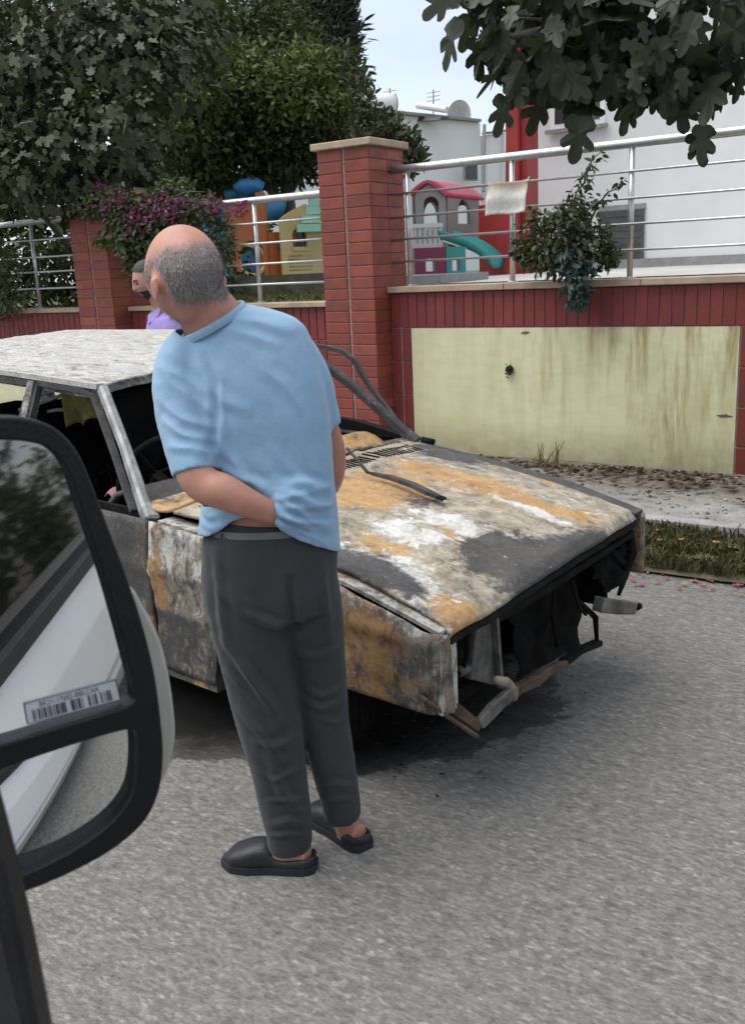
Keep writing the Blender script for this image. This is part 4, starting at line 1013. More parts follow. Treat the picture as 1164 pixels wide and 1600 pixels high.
for t_ in (.2, 2.3, 4.4): m.tube([W(*cw), W(cw[0] + rr * math.sin(t_) * .42, cw[1] + rr * math.cos(t_), cw[2] + rr * math.sin(t_) * .9)], .009, 6)
m.tube([W(*cw), W(-1.5, .42, .66)], .02, 8)
m.build("steering_wheel", CHAR, car, True)
def seat(l0, s0_):
    m = MB(); w_ = .42
    for dl in (0, w_):
        m.tube([W(s0_, l0 + dl, .38), W(s0_ - .42, l0 + dl, .40), W(s0_ - .52, l0 + dl, .70), W(s0_ - .60, l0 + dl, .98)], .014, 8)
    for f_ in np.linspace(0, 1, 7):
        a_ = np.array([s0_ - .45 - .15 * f_, 0, .45 + .53 * f_])
        m.tube([W(a_[0], l0, a_[2]), W(a_[0] - .03, l0 + w_ / 2, a_[2]), W(a_[0], l0 + w_, a_[2])], .009, 6)
        m.tube([W(s0_ - .42 * f_, l0, .39), W(s0_ - .42 * f_, l0 + w_ / 2, .37), W(s0_ - .42 * f_, l0 + w_, .39)], .009, 6)
    for f_ in np.linspace(.1, .9, 5):
        m.tube([W(s0_ - .47, l0 + w_ * f_, .5), W(s0_ - .60, l0 + w_ * f_, .95)], .006, 5)
    return m.build("seat_frame", CHAR, car, True)
seat(.20, -1.95); seat(.78, -1.92)
def burnt_seat(l0, s0_, w_=.44, top=1.04):
    def pt(u, v):
        an = 2 * math.pi * u; t = v
        s = s0_ - .50 - .12 * t + .05 * math.cos(an); l = l0 + w_ / 2 + (w_ / 2) * math.copysign(abs(math.sin(an)) ** .5, math.sin(an)) * (1 - .12 * t)
        z = .40 + (top - .40) * t + .03 * fbm((l * 9, s * 9, t * 3), 1); return W(s, l, z)
    obj("seat_back", grid_mesh("seat_back", pt, 24, 10), SOOT, car)
    obj("seat", bevelled(MB().hexa([W(s0_ + .02, l0, .28), W(s0_ + .02, l0 + w_, .28), W(s0_ - .5, l0 + w_, .28), W(s0_ - .5, l0, .28), W(s0_ + .02, l0 + .01, .40), W(s0_ + .02, l0 + w_ - .01, .40), W(s0_ - .5, l0 + w_ - .01, .37), W(s0_ - .5, l0 + .01, .37)]).mesh("seat"), .03, 2), SOOT, car)
burnt_seat(.19, -1.97); burnt_seat(.77, -1.94)
burnt_seat(.15, -2.80, 1.06, .98)
# charred roof lining, sagging, and the soot black inner skins of the far doors
def lining(u, v):
    P = roof_pt2(.02 + .95 * u, .03 + .94 * v); return P + [0, 0, -.070 - .03 * math.sin(math.pi * u) * math.sin(math.pi * v) + .012 * fbm((u * 6, v * 6, 2), 1)]
obj("roof_lining", grid_mesh("roof_lining", lining, 30, 24, .004), SOOT, car)
def rag(u, v):
    s = -2.0 + .05 * math.sin(7 * u); l = .30 + .88 * u; z = 1.30 - .085 * (1 - u) - v * (.40 + .05 * math.sin(u * 11))
    return W(s + .04 * math.sin(u * 9 + v * 3), l, z)
obj("hanging_lining", grid_mesh("hanging_lining", rag, 24, 14, .006), SOOT, car)
for nm_, s0_, s1_ in (("door_inner", -1.30, -2.24), ("door_inner", -2.27, -3.04), ("door_inner", -3.07, -3.5)):
    MB().hexa([W(s0_, 1.30, .30), W(s0_, 1.315, .30), W(s1_, 1.315, .30), W(s1_, 1.30, .30), W(s0_, 1.30, .865), W(s0_, 1.315, .865), W(s1_, 1.315, .85), W(s1_, 1.30, .85)]).build(nm_, SOOT, car)

m = MB()
for f_ in np.linspace(0, 1, 12):
    l_ = .15 + 1.05 * f_
    m.tube([W(-2.7, l_, .40), W(-3.15, l_, .42), W(-3.35, l_, .85)], .010, 6)
m.tube([W(-3.35, .15, .86), W(-3.35, 1.2, .88)], .014, 8); m.tube([W(-2.7, .15, .40), W(-2.7, 1.2, .40)], .014, 8)
m.build("rear_seat_frame", CHAR, car, True)
OLIVE = speckled("scorched_lining", (0.05, 0.045, 0.012), (0.20, 0.19, 0.035), 7, .9, .4, 30)
L0 = [on_l(x, y, .30) for x, y in ((92, 590), (152, 596), (158, 655), (104, 668))]
def hang(u, v):
    P = (L0[0] * (1 - u) + L0[1] * u) * (1 - v) + (L0[3] * (1 - u) + L0[2] * u) * v
    return W(P[0], P[1] + .03 * math.sin(u * 6), P[2] + .012 * math.sin(u * 9))
obj("torn_lining", grid_mesh("torn_lining", hang, 16, 12, .004), OLIVE, car)
for pts in (((32, 640), (70, 628), (112, 612)), ((40, 622), (80, 612), (105, 604)), ((30, 655), (90, 640), (120, 640))):
    MB().path([W(*on_l(x, y, .33)) for x, y in pts], .02, .014).build("lining_rib", GREYST, car)
PINKP = speckled("pink_rag", (.35, .16, .17), (.55, .28, .29), 8, .9, .2)
P = on_l(178, 779, .25)
obj("rag", grid_mesh("rag", lambda u, v: W(P[0] + .14 * (u - .5), P[1] + .12 * v, P[2] + .02 * math.sin(u * 7) + .02 * math.sin(v * 5)), 10, 8, .006), PINKP, car)
MB().path([W(-1.45, .06, .73), W(-2.30, .06, .735)], .02, .06).build("door_inner", CHAR, car)
# ---- wheels: bare burnt rims with tyre wire
for (s_, l_, r_) in ((-.66, .06, .235), (-.66, 1.27, .25), (-3.15, .06, .235), (-3.15, 1.27, .25)):
    wv = MB()
    prof_ = [(r_, -.05), (r_ * .92, -.055), (r_ * .86, -.02), (r_ * .55, -.035), (r_ * .2, -.05), (0.02, -.05)]
    V = []; F = []; n_ = 24
    for (rr_, dl) in prof_ + [(0.02, .09), (r_ * .9, .09), (r_, .09)]:
        for k in range(n_):
            an = 2 * math.pi * k / n_; V.append(W(s_ + rr_ * math.cos(an), l_ + dl, r_ + .0 + rr_ * math.sin(an)))
    for j in range(8):
        for k in range(n_): F.append((j * n_ + k, j * n_ + (k + 1) % n_, (j + 1) * n_ + (k + 1) % n_, (j + 1) * n_ + k))
    for k in range(n_): F.append((8 * n_ + k, 8 * n_ + (k + 1) % n_, (k + 1) % n_, k))
    wh = obj("wheel", mesh_from("wheel", V, F, True), CHAR, car)
    tw = MB()
    for q in range(5):
        rad_ = r_ * random.uniform(.99, 1.04)
        tw.tube([W(s_ + rad_ * math.cos(t_), l_ - .05 + .03 * q, max(.006, r_ + rad_ * math.sin(t_))) for t_ in np.linspace(0, 6.283, 26)], .006, 5, False)
    tw.build("tyre_wire", CHAR, wh)
# ---- the bent wiper arm lying on the bonnet
def on_hood(x, y, lift):
    z = .78
    for _ in range(8):
        P = at_z(x, y, z); s_, l_, _z = loc(P); u = min(1, max(0, (s_ + 1.2) / 1.2)); z = hood_pt(u, min(1, max(0, l_ / 1.3)))[2] + lift
    return at_z(x, y, z)
wp = [on_hood(542, 700, .09), on_hood(556, 716, .07), on_hood(574, 738, .03), on_hood(582, 740, .025)]
wp2 = [wp[-1], on_hood(610, 746, .03), on_hood(645, 758, .035), on_hood(668, 769, .03), on_hood(684, 776, .02)]
wm = MB(); wm.path(wp, [.008, .008, .012, .014], .008); wm.path(wp2, [.014, .022, .026, .028, .026], [.012, .016, .016, .016, .012])
wa = wm.build("wiper_arm", speckled("wiper_black", (.02, .02, .02), (.07, .068, .064), 20, .6, .3, 60), car)
for k in range(2):
    e_ = wp2[-1]; MB().bar(e_ + [.0, -.012 + .02 * k, 0], e_ + [.03, -.016 + .02 * k, -.006], .007, .010).build("wiper_clip", CHAR, wa)
# bonnet hinge knob at the far rear corner
MB().tube([W(-1.12, 1.31, .865), W(-1.06, 1.32, .855)], .014, 8).build("hinge", CHAR, car, True)
# ================================================================== people
def skin_mat(name, c, c2):
    m, nt, b = new_mat(name, 0.5, 0.0, 0.35)
    v = coords(nt)
    col = ramp(nt, noise(nt, v, 14, 5, .6), [(0.3, c2), (0.7, c)])
    nt.links.new(col, b.inputs["Base Color"])
    b.inputs["Subsurface Weight"].default_value = 0.12
    b.inputs["Subsurface Radius"].default_value = (0.012, 0.005, 0.003)
    bump(nt, b, noise(nt, v, 160, 3, .6), 0.12, .002)
    return m
def cloth_mat(name, c, rough=0.85, weave=420, sheen=.2, var=.12):
    m, nt, b = new_mat(name, rough, 0.0, 0.15)
    v = coords(nt)
    col = ramp(nt, noise(nt, v, 6, 5, .6), [(0.3, tuple(x * (1 - var) for x in c)), (0.7, tuple(x * (1 + var * .6) for x in c))])
    col = mixc(nt, 1.0, col, ramp(nt, noise(nt, v, weave, 2, .6), [(0.3, (.88, .88, .88)), (0.7, (1.07, 1.07, 1.07))]), 'MULTIPLY')
    nt.links.new(col, b.inputs["Base Color"])
    b.inputs["Sheen Weight"].default_value = sheen
    hh = math_(nt, 'ADD', math_(nt, 'MULTIPLY', noise(nt, v, weave, 2, .5), .25), math_(nt, 'MULTIPLY', noise(nt, coords(nt, (1, 1, .6)), 26, 4, .55), 1.0))
    bump(nt, b, hh, 0.22, .005)
    return m
SKIN = skin_mat("skin", (0.53, 0.275, 0.195), (0.43, 0.195, 0.135))
SKIN2 = skin_mat("skin_b", (0.52, 0.29, 0.22), (0.44, 0.22, 0.16))
SHIRT = cloth_mat("blue_cotton", (0.275, 0.43, 0.585))
TROUSER = cloth_mat("charcoal_cotton", (0.048, 0.052, 0.054), .88, 500, .12)
CLOG = speckled("black_rubber", (0.012, 0.013, 0.018), (0.022, 0.023, 0.030), 12, 0.5, .15, 80)
PURPLE = cloth_mat("lilac_cotton", (0.36, 0.27, 0.60))
NAVY = cloth_mat("navy_denim", (0.03, 0.04, 0.075))
HAIRG = speckled("grey_hair", (0.10, 0.095, 0.09), (0.30, 0.285, 0.27), 9, 0.75, .6, 140, sc=(1, 1, .5), bdist=.004)
HAIRD = speckled("dark_hair", (0.012, 0.011, 0.010), (0.04, 0.036, 0.033), 30, 0.6, .8, 160, bdist=.004)
EYE = speckled("eye_dark", (0.02, 0.012, 0.008), (0.04, 0.025, 0.02), 5, .15, 0)

def loft(rings, n=28, cap=True, expo=2.0):
    """rings: (centre, u axis * half width, v axis * half depth)"""
    V = []; F = []
    for c_, u_, v_ in rings:
        for k in range(n):
            an = 2 * math.pi * k / n; ca, sa = math.cos(an), math.sin(an)
            ca = math.copysign(abs(ca) ** (2 / expo), ca); sa = math.copysign(abs(sa) ** (2 / expo), sa)
            V.append(np.asarray(c_) + np.asarray(u_) * ca + np.asarray(v_) * sa)
    m = len(rings)
    for i in range(m - 1):
        for k in range(n): F.append((i * n + k, i * n + (k + 1) % n, (i + 1) * n + (k + 1) % n, (i + 1) * n + k))
    if cap:
        for i, rev in ((0, True), (m - 1, False)):
            c_ = len(V); V.append(np.asarray(rings[i][0]))
            for k in range(n):
                a_, b_ = i * n + k, i * n + (k + 1) % n
                F.append((b_, a_, c_) if rev else (a_, b_, c_))
    return V, F
def limb(centres, radii, depths=None, vref=HF, n=24, sub=4, expo=2.0, cap=True):
    """smooth loft through centres; half widths/depths are interpolated"""
    C = np.array(centres, float); R = np.array(radii, float); Dp = np.array(depths if depths is not None else radii, float)
    m = len(C); T = np.linspace(0, m - 1, (m - 1) * sub + 1)
    def cr(A, t):
        i = int(min(m - 2, math.floor(t))); f = t - i
        p0, p1, p2, p3 = A[max(0, i - 1)], A[i], A[i + 1], A[min(m - 1, i + 2)]
        return 0.5 * ((2 * p1) + (-p0 + p2) * f + (2 * p0 - 5 * p1 + 4 * p2 - p3) * f * f + (-p0 + 3 * p1 - 3 * p2 + p3) * f ** 3)
    rings = []
    for t in T:
        c_ = cr(C, t); tg = cr(C, min(m - 1, t + .05)) - cr(C, max(0, t - .05)); tg /= np.linalg.norm(tg) + 1e-9
        v_ = np.asarray(vref, float); v_ = v_ - tg * (v_ @ tg); v_ /= np.linalg.norm(v_); u_ = np.cross(v_, tg)
        rings.append((c_, u_ * cr(R, t), v_ * cr(Dp, t)))
    return loft(rings, n, cap, expo)
def tower(rows, vdir=HF, udir=HR, n=36, sub=5, expo=2.2, k=None):
    """upright loft with level rings"""
    C, R, Dp = ringset(rows)
    A = np.array([np.concatenate([c_, [r_, d_]]) for c_, r_, d_ in zip(C, R, Dp)]); m = len(A); rings = []
    for t in np.linspace(0, m - 1, (m - 1) * sub + 1):
        i = int(min(m - 2, math.floor(t))); f = t - i
        p0, p1, p2, p3 = A[max(0, i - 1)], A[i], A[i + 1], A[min(m - 1, i + 2)]
        q = 0.5 * ((2 * p1) + (-p0 + p2) * f + (2 * p0 - 5 * p1 + 4 * p2 - p3) * f * f + (-p0 + 3 * p1 - 3 * p2 + p3) * f ** 3)
        rings.append((q[:3], udir * q[3], vdir * q[4]))
    return loft(rings, n, True, expo)
def merge(parts):
    V = []; F = []
    for v, f in parts:
        n = len(V); V += [tuple(map(float, p)) for p in v]; F += [tuple(i + n for i in q) for q in f]
    return V, F
def fused(name, parts, voxel, smooth=6):
    """fuse closed pieces into one continuous surface"""
    me = mesh_from(name, *merge(parts))
    bm = bmesh.new(); bm.from_mesh(me); bmesh.ops.recalc_face_normals(bm, faces=bm.faces); bm.to_mesh(me); bm.free()
    o = bpy.data.objects.new(name, me); COL.objects.link(o)
    md_ = o.modifiers.new("r", 'REMESH'); md_.mode = 'VOXEL'; md_.voxel_size = voxel
    if smooth:
        s_ = o.modifiers.new("s", 'SMOOTH'); s_.iterations = smooth; s_.factor = .5
    dg = bpy.context.evaluated_depsgraph_get(); dg.update()
    out = bpy.data.meshes.new_from_object(o.evaluated_get(dg)); out.name = name
    bpy.data.objects.remove(o); bpy.data.meshes.remove(me)
    out.polygons.foreach_set("use_smooth", [True] * len(out.polygons))
    return out
def get_co(me):
    a_ = np.empty(len(me.vertices) * 3); me.vertices.foreach_get("co", a_); return a_.reshape(-1, 3)
def get_no(me):
    a_ = np.empty(len(me.vertices) * 3); me.vertices.foreach_get("normal", a_); return a_.reshape(-1, 3)
def set_co(me, co): me.vertices.foreach_set("co", co.ravel()); me.update()
FOLD_GAIN = 1.0
def folds(me, lst):
    """cloth folds: (polyline, half width, height, side reach) raised or sunk along the surface normal"""
    co = get_co(me); no = get_no(me); add = np.zeros(len(co))
    for pts, w, amp in lst:
        P = np.array([(p @ HR, p[2]) for p in np.array(pts)]); c2 = np.stack([co @ HR, co[:, 2]], 1)   # seen square on from behind
        best = np.full(len(co), 9e9); tt = np.zeros(len(co))
        for i in range(len(P) - 1):
            a_, b_ = P[i], P[i + 1]; ab = b_ - a_
            t = np.clip(((c2 - a_) @ ab) / (ab @ ab), 0, 1); d = np.linalg.norm(c2 - (a_ + t[:, None] * ab), axis=1)
            q = d < best; best[q] = d[q]; tt[q] = (i + t[q]) / (len(P) - 1)
        env = np.sin(np.clip(tt * .9 + .05, 0, 1) * math.pi) ** .6
        x = best / w
        add += FOLD_GAIN * np.clip(-(no @ HF) * 1.6, 0, 1) * amp * env * (np.exp(-np.abs(x) ** 1.3 * 1.15) - .35 * np.exp(-((x - 1.8) / .8) ** 2))
    set_co(me, co + no * add[:, None])
def wobble(me, amp, scale, seed=0.0, sq=(1, 1, 1)):
    co = get_co(me); no = get_no(me)
    a_ = np.array([fbm((p[0] * sq[0] + seed, p[1] * sq[1], p[2] * sq[2]), scale, 3) for p in co])
    set_co(me, co + no * (amp * a_)[:, None])

def head_parts(ax, hw=.076, hl=.097, hh=.118):
    """a human head: ax = (origin at the head's middle, right, forward, up); returns closed pieces"""
    O, Rr, Fw, Up = ax
    V = []; F = []; nu, nv = 44, 34
    def G(x, c, w): return math.exp(-((x - c) / w) ** 2)
    for j in range(nv + 1):
        ph = math.pi * j / nv; zz = math.cos(ph); rr = math.sin(ph)
        for i in range(nu):
            th = 2 * math.pi * i / nu; x = math.sin(th) * rr; y = math.cos(th) * rr; z = zz
            X = x * hw; Y = y * hl; Z = z * hh
            # skull: fuller behind and above, jaw narrower below
            if Z < 0:
                k = min(1, -Z / hh); X *= 1 - .34 * k ** 1.4
                if Y < 0: Y *= 1 - .48 * k ** 1.2
                else: Y *= 1 - .10 * k
            else:
                Y *= 1.0 + .03 * (y < 0)
            if y > 0:
                fx = X / hw
                f = y ** 1.5
                Y += f * (.006 * G(Z, .022, .010) * G(fx, 0, .75)                    # brow
                          - .010 * G(Z, .004, .013) * (G(fx, .42, .22) + G(fx, -.42, .22))   # eye sockets
                          + .026 * G(Z, -.026, .013) * G(fx, 0, .20) + .012 * G(Z, -.004, .020) * G(fx, 0, .14)   # nose
                          + .006 * G(Z, -.056, .006) * G(fx, 0, .34) + .006 * G(Z, -.068, .006) * G(fx, 0, .30)  # lips
                          - .004 * G(Z, -.062, .003) * G(fx, 0, .34)
                          + .010 * G(Z, -.096, .014) * G(fx, 0, .38)                 # chin
                          + .004 * G(Z, -.022, .018) * (G(fx, .6, .2) + G(fx, -.6, .2)))     # cheek bones
            V.append(np.asarray(O) + Rr * X + Fw * Y + Up * Z)
    for j in range(nv):
        for i in range(nu): F.append((j * nu + i, j * nu + (i + 1) % nu, (j + 1) * nu + (i + 1) % nu, (j + 1) * nu + i))
    F = [f if 0 else f for f in F]
    parts = [(V, F)]
    for s_ in (-1, 1):                                                             # ears
        c_ = O + Rr * s_ * (hw + .002) - Fw * .012 - Up * (.012 + .12 * max(0, hw - .077) / .05 * 1.0)
        rings = []
        for k in range(9):
            t = k / 8; zc = .030 * (2 * t - 1); wv = .0175 * math.sqrt(max(.05, 1 - (2 * t - 1) ** 2)) * (.75 + .45 * t)
            ct = c_ + Up * zc - Fw * (.006 * t) + Rr * s_ * (.001 + .006 * t)
            rings.append((ct, Fw * wv * s_, (Rr * s_ * .8 - Fw * .35) * .008))
        parts.append(loft(rings, 14))
    return parts
def hand_parts(wrist, along_, palm_n, thumb_side, curl=.5, size=1.0):
    """palm, four unequal bent fingers and a thumb; palm_n points out of the palm"""
    A = np.asarray(along_, float); A /= np.linalg.norm(A); Nn = np.array(palm_n, float); Nn = Nn - A * (A @ Nn); Nn /= np.linalg.norm(Nn)
    S = np.cross(A, Nn) * thumb_side
    parts = [limb([wrist - A * .02, wrist + A * .02, wrist + A * .055 * size, wrist + A * .092 * size], [.026, .034, .041, .038], [.019, .017, .015, .012], vref=Nn, n=16, sub=3)]
    for k, (ln, rad_) in enumerate(((.072, .0085), (.081, .0088), (.075, .0084), (.060, .0074))):
        b_ = wrist + A * (.088 - .004 * abs(k - 1)) * size + S * (.030 - .0195 * k) * size
        pts = [b_ - A * .02, b_]; d = A.copy(); p_ = b_.copy()
        for seg, f_ in enumerate((.45, .32, .25)):
            an = curl * (.55 + .35 * seg); d = d * math.cos(an) + Nn * math.sin(an); d /= np.linalg.norm(d)
            d = d + S * .04 * (1.5 - k); d /= np.linalg.norm(d)
            p_ = p_ + d * ln * f_ * size; pts.append(p_)
        parts.append(limb(pts, [rad_ * 1.05, rad_ * 1.1, rad_, rad_ * .92, rad_ * .7], vref=Nn, n=10, sub=3))
    b_ = wrist + A * .028 * size + S * .026 * size
    pts = [b_ - S * .015, b_ + S * .012 + A * .012, b_ + S * .026 + A * .036 + Nn * .010, b_ + S * .030 + A * .062 + Nn * .022]
    parts.append(limb(pts, [.014, .0125, .010, .0075], vref=Nn, n=10, sub=3))
    return parts

PXM = 1.0 / 1500
def kp(x, y, k): return at_k(x, y, k)
def wpx(px_, P): return px_ * ((np.asarray(P) - CAM) @ CF) * PXM          # photo pixels -> metres at that point

# ------------------------------------------------------------ the man in the blue shirt
K = 2.40
man = thing("person", "bald grey haired man in pale blue shirt and charcoal trousers, bent arm behind his back", "person", tuple(at_z(470, 1330, 0)))
def ringset(rows, k=K, kd=None):
    C = []; R = []; Dp = []
    for row in rows:
        x, y, hw_, dr = row[:4]; kk = row[4] if len(row) > 4 else k
        P = kp(x, y, kk); C.append(P); R.append(wpx(hw_, P)); Dp.append(dr)
    return C, R, Dp
# the head looks left and down towards the car
HC = kp(288, 430, 2.35)
yaw_ = math.atan2(HF[1], HF[0]) + math.radians(41)                # facing direction, turned left of the viewing line
Fw = np.array([math.cos(yaw_), math.sin(yaw_), 0]) * math.cos(math.radians(9)) + np.array([0, 0, -1]) * math.sin(math.radians(9))
Rr = np.cross(Fw, [0, 0, 1]); Rr /= np.linalg.norm(Rr); Up = np.cross(Rr, Fw)
HAX = (HC, Rr, Fw, Up)
torso_rows = [(352, 470, 44, .060, 2.385), (372, 500, 78, .082, 2.39), (384, 530, 104, .100, 2.40), (390, 575, 112, .118), (400, 640, 108, .122), (414, 700, 101, .116), (421, 760, 96, .112), (422, 815, 93, .112), (421, 860, 98, .118), (423, 905, 98, .122), (430, 940, 96, .115)]
C, R, Dp = ringset([(x, y, h * .93, d * .93, *(r[0:1] if r else ())) for x, y, h, d, *r in torso_rows])
body = [tower([(360, 484, 22, .04, 2.385), (372, 497, 52, .065, 2.39), (382, 516, 84, .085, 2.395), (386, 540, 100, .10), (390, 575, 106, .112), (402, 640, 102, .116), (414, 700, 96, .112), (421, 760, 92, .112), (422, 815, 90, .112), (421, 860, 94, .118), (423, 905, 94, .122), (430, 940, 92, .115)], n=30)]
body.append(tower([(304, 432, 40, .050, 2.36), (309, 455, 47, .056, 2.362), (318, 472, 52, .060, 2.368), (331, 490, 56, .064, 2.378), (348, 512, 62, .07, 2.388), (362, 535, 66, .075, 2.395)], n=30))
body += head_parts(HAX, .086, .108, .116)
# left arm: hangs, elbow out to the left and towards the camera, forearm behind the back, hand up under the shirt
LE = kp(307, 752, 2.255); LW = kp(424, 802, 2.225)
C, R, Dp = ringset([(290, 545, 34, .058, 2.385), (284, 600, 36, .055, 2.36), (290, 670, 33, .048, 2.31), (301, 728, 31, .046, 2.268), (318, 757, 29, .044, 2.25), (348, 768, 29, .042, 2.24), (385, 785, 24, .034, 2.242), (424, 802, 18.5, .023, 2.260)])
body.append(limb(C, R, Dp, sub=5))
body += hand_parts(kp(428, 800, 2.266), kp(480, 790, 2.322) - kp(428, 800, 2.266), HF, -1, .10, .80)
# right arm: upper arm down on the far side, forearm forward to the wing
C, R, Dp = ringset([(452, 566, 24, .046, 2.425), (478, 606, 25, .046, 2.455), (500, 655, 24, .044, 2.488), (515, 705, 25, .043, 2.51), (514, 742, 24, .042, 2.535), (505, 762, 22, .038, 2.60), (492, 775, 17, .028, 2.70)])
body.append(limb(C, R, Dp, sub=5))
WR = kp(490, 777, 2.715)
body += hand_parts(WR, HF * .8 + np.array([0, 0, -.45]) - HR * .15, np.array([0, 0, -1.0]), -1, .4, .95)
LL = [(392, 940, 56, .09, 2.385), (398, 1000, 52, .085, 2.385), (405, 1060, 46, .075, 2.385), (414, 1100, 42, .068, 2.38), (424, 1150, 40, .068, 2.375), (438, 1220, 34, .055, 2.375), (456, 1290, 24, .036, 2.375), (467, 1322, 21, .033, 2.375), (470, 1340, 22, .036, 2.375)]
RL = [(474, 940, 52, .09, 2.43), (488, 1000, 44, .08, 2.44), (500, 1060, 40, .07, 2.45), (505, 1100, 37, .065, 2.455), (512, 1150, 34, .062, 2.46), (525, 1210, 29, .05, 2.465), (538, 1265, 22, .034, 2.47), (543, 1290, 21, .033, 2.475), (546, 1308, 22, .036, 2.475)]
for rows in (LL, RL):
    C, R, Dp = ringset([(x, y, h * .9, d * .9, k_) for x, y, h, d, k_ in rows]); body.append(limb(C, R, Dp, sub=4))
# feet inside the clogs
def ground_px(x, y): return at_z(x, y, 0)
LH, LT = ground_px(478, 1356), ground_px(352, 1348)
RH, RT = ground_px(562, 1322), ground_px(487, 1268)
def foot(Hh, T, zlift=.02):
    d = T - Hh; L_ = np.linalg.norm(d); d /= L_; 
    rows = [(-.005, .026, .030, .050), (.04, .031, .034, .055), (.09, .034, .032, .052), (.15, .038, .026, .044), (.20, .040, .018, .036), (L_ - .03, .028, .011, .03)]
    sd_ = np.array([-d[1], d[0], 0])
    return loft([(Hh + d * s_ + np.array([0, 0, zlift + hz * .62]), sd_ * w_, np.array([0, 0, 1]) * hz) for s_, w_, hz, zz in rows], 16)
body += [foot(LH, LT), foot(RH, RT)]
bm_ = fused("body", body, .0062, 5)
b_o = obj("body", bm_, SKIN, man)
# hair: a close cropped grey fringe round the back and sides, the crown bald; short strands over a shadow of stubble on the scalp
def hair_w(x, y, z):
    w = 1.0
    top = .048 - .24 * max(0, y + .055) + .010 * fbm((x * 30, y * 30, z * 30), 1)
    w *= 1 / (1 + math.exp((z - top) / .0075))
    low = -.072 + max(0, y + .04) * .85
    w *= 1 / (1 + math.exp(-(z - low) / .005))
    w *= 1 / (1 + math.exp((y - .074 - .25 * min(0, z)) / .006))
    if (x / .087) ** 2 + (y / .111) ** 2 + (z / .120) ** 2 > 1.30: w = 0
    if ((y + .012) / .026) ** 2 + ((z + .022) / .042) ** 2 < 1 and abs(x) > .05: w = 0
    return w
def beard_w(x, y, z):
    w = 1 / (1 + math.exp((z + .052 - .5 * max(0, .03 - y)) / .006)) * (y > -.005)
    if abs(x) < .026 and -.08 < z < -.054: w = 0
    return w * .15 * (z > -.105)
co = get_co(bm_); att = bm_.attributes.new("hairmask", 'FLOAT', 'POINT'); hm = np.zeros(len(co))
q = co - HC; lx, ly, lz = q @ Rr, q @ Fw, q @ Up
for i in np.where((np.abs(lx) < .105) & (np.abs(ly) < .15) & (np.abs(lz) < .145))[0]:
    hm[i] = max(hair_w(lx[i], ly[i], lz[i]) * .85, beard_w(lx[i], ly[i], lz[i]))
att.data.foreach_set("value", hm)
nt_ = SKIN.node_tree; bs_ = nt_.nodes["Principled BSDF"]; old = bs_.inputs["Base Color"].links[0].from_socket
an_ = nt_.nodes.new("ShaderNodeAttribute"); an_.attribute_name = "hairmask"
hcol = ramp(nt_, noise(nt_, coords(nt_, (1, 1, .5)), 40, 4, .6), [(0.3, (.13, .123, .117)), (0.7, (.30, .288, .275))])
hf2 = math_(nt_, 'MULTIPLY', an_.outputs["Fac"], 1.0, True)
nt_.links.new(mixc(nt_, hf2, old, hcol), bs_.inputs["Base Color"])
st = MB(); no_ = get_no(bm_)
cand = np.where(hm > .08)[0]
for i in rng.choice(cand, 9000):
    if rng.random() > hm[i] * 1.2: continue
    n_ = no_[i]; p_ = co[i] + rng.normal(0, .0022, 3); p_ = p_ - n_ * .0005
    d = n_ * .45 - Up * .75 - Fw * .25 + rng.normal(0, .22, 3); d /= np.linalg.norm(d); s_ = np.cross(d, n_); s_ /= np.linalg.norm(s_) + 1e-9
    L_ = .006 + .006 * rng.random(); w_ = .0006
    st.add([p_ - s_ * w_, p_ + s_ * w_, p_ + d * L_ + n_ * .0006], [(0, 1, 2)])
HAIRS = leafy("grey_strands", [(.12, .115, .11), (.26, .25, .24), (.44, .43, .415), (.18, .175, .17)], .6, 0, .3)
obj("hair", st.mesh("hair"), HAIRS, man)
# --- shirt
shirt = []
C, R, Dp = ringset([(352, 478, 42, .058, 2.385), (374, 497, 82, .082, 2.39), (386, 524, 110, .102, 2.40), (392, 575, 116, .128), (402, 640, 112, .136), (414, 700, 106, .132), (421, 760, 102, .132), (421, 815, 104, .136), (419, 860, 108, .14), (419, 890, 110, .14)])
shirt.append(tower([(360, 476, 20, .04, 2.385), (373, 488, 58, .068, 2.39), (380, 507, 89, .09, 2.395), (382, 532, 103, .108), (388, 577, 112, .126), (402, 640, 112, .136), (414, 700, 106, .132), (421, 760, 103, .132), (421, 815, 109, .140), (420, 860, 113, .146), (420, 890, 114, .146)], expo=2.25))
C, R, Dp = ringset([(330, 520, 34, .062, 2.395), (293, 548, 38, .072, 2.385), (281, 590, 42, .072, 2.365), (286, 640, 43, .068, 2.335), (295, 690, 40, .064, 2.30), (304, 735, 36, .06, 2.27), (307, 750, 34, .058, 2.262)])
shirt.append(limb(C, R, Dp, sub=6, n=28))
C, R, Dp = ringset([(428, 522, 30, .060, 2.41), (462, 554, 34, .066, 2.43), (486, 600, 34, .064, 2.455), (498, 634, 29, .060, 2.475), (509, 668, 27, .056, 2.492)])
shirt.append(limb(C, R, Dp, sub=6, n=28))
# the shirt bunched over the hand
C, R, Dp = ringset([(426, 794, 36, .028, 2.274), (446, 796, 52, .038, 2.286), (470, 798, 54, .040, 2.304), (490, 800, 34, .030, 2.328)])
shirt.append(limb(C, R, Dp, sub=5, n=24))
sme = fused("shirt", shirt, .0062, 16)
def PXY(P):
    d = np.asarray(P) - CAM; z = d @ CF; return 582 + FOC * (d @ CR) / z, 800 - FOC * (d @ CU) / z
def back(x, y): return kp(x, y, 2.275)
fl = []
def fold_px(pts, w, amp, k=2.27): fl.append(([kp(x, y, k) for x, y in pts], w, amp))
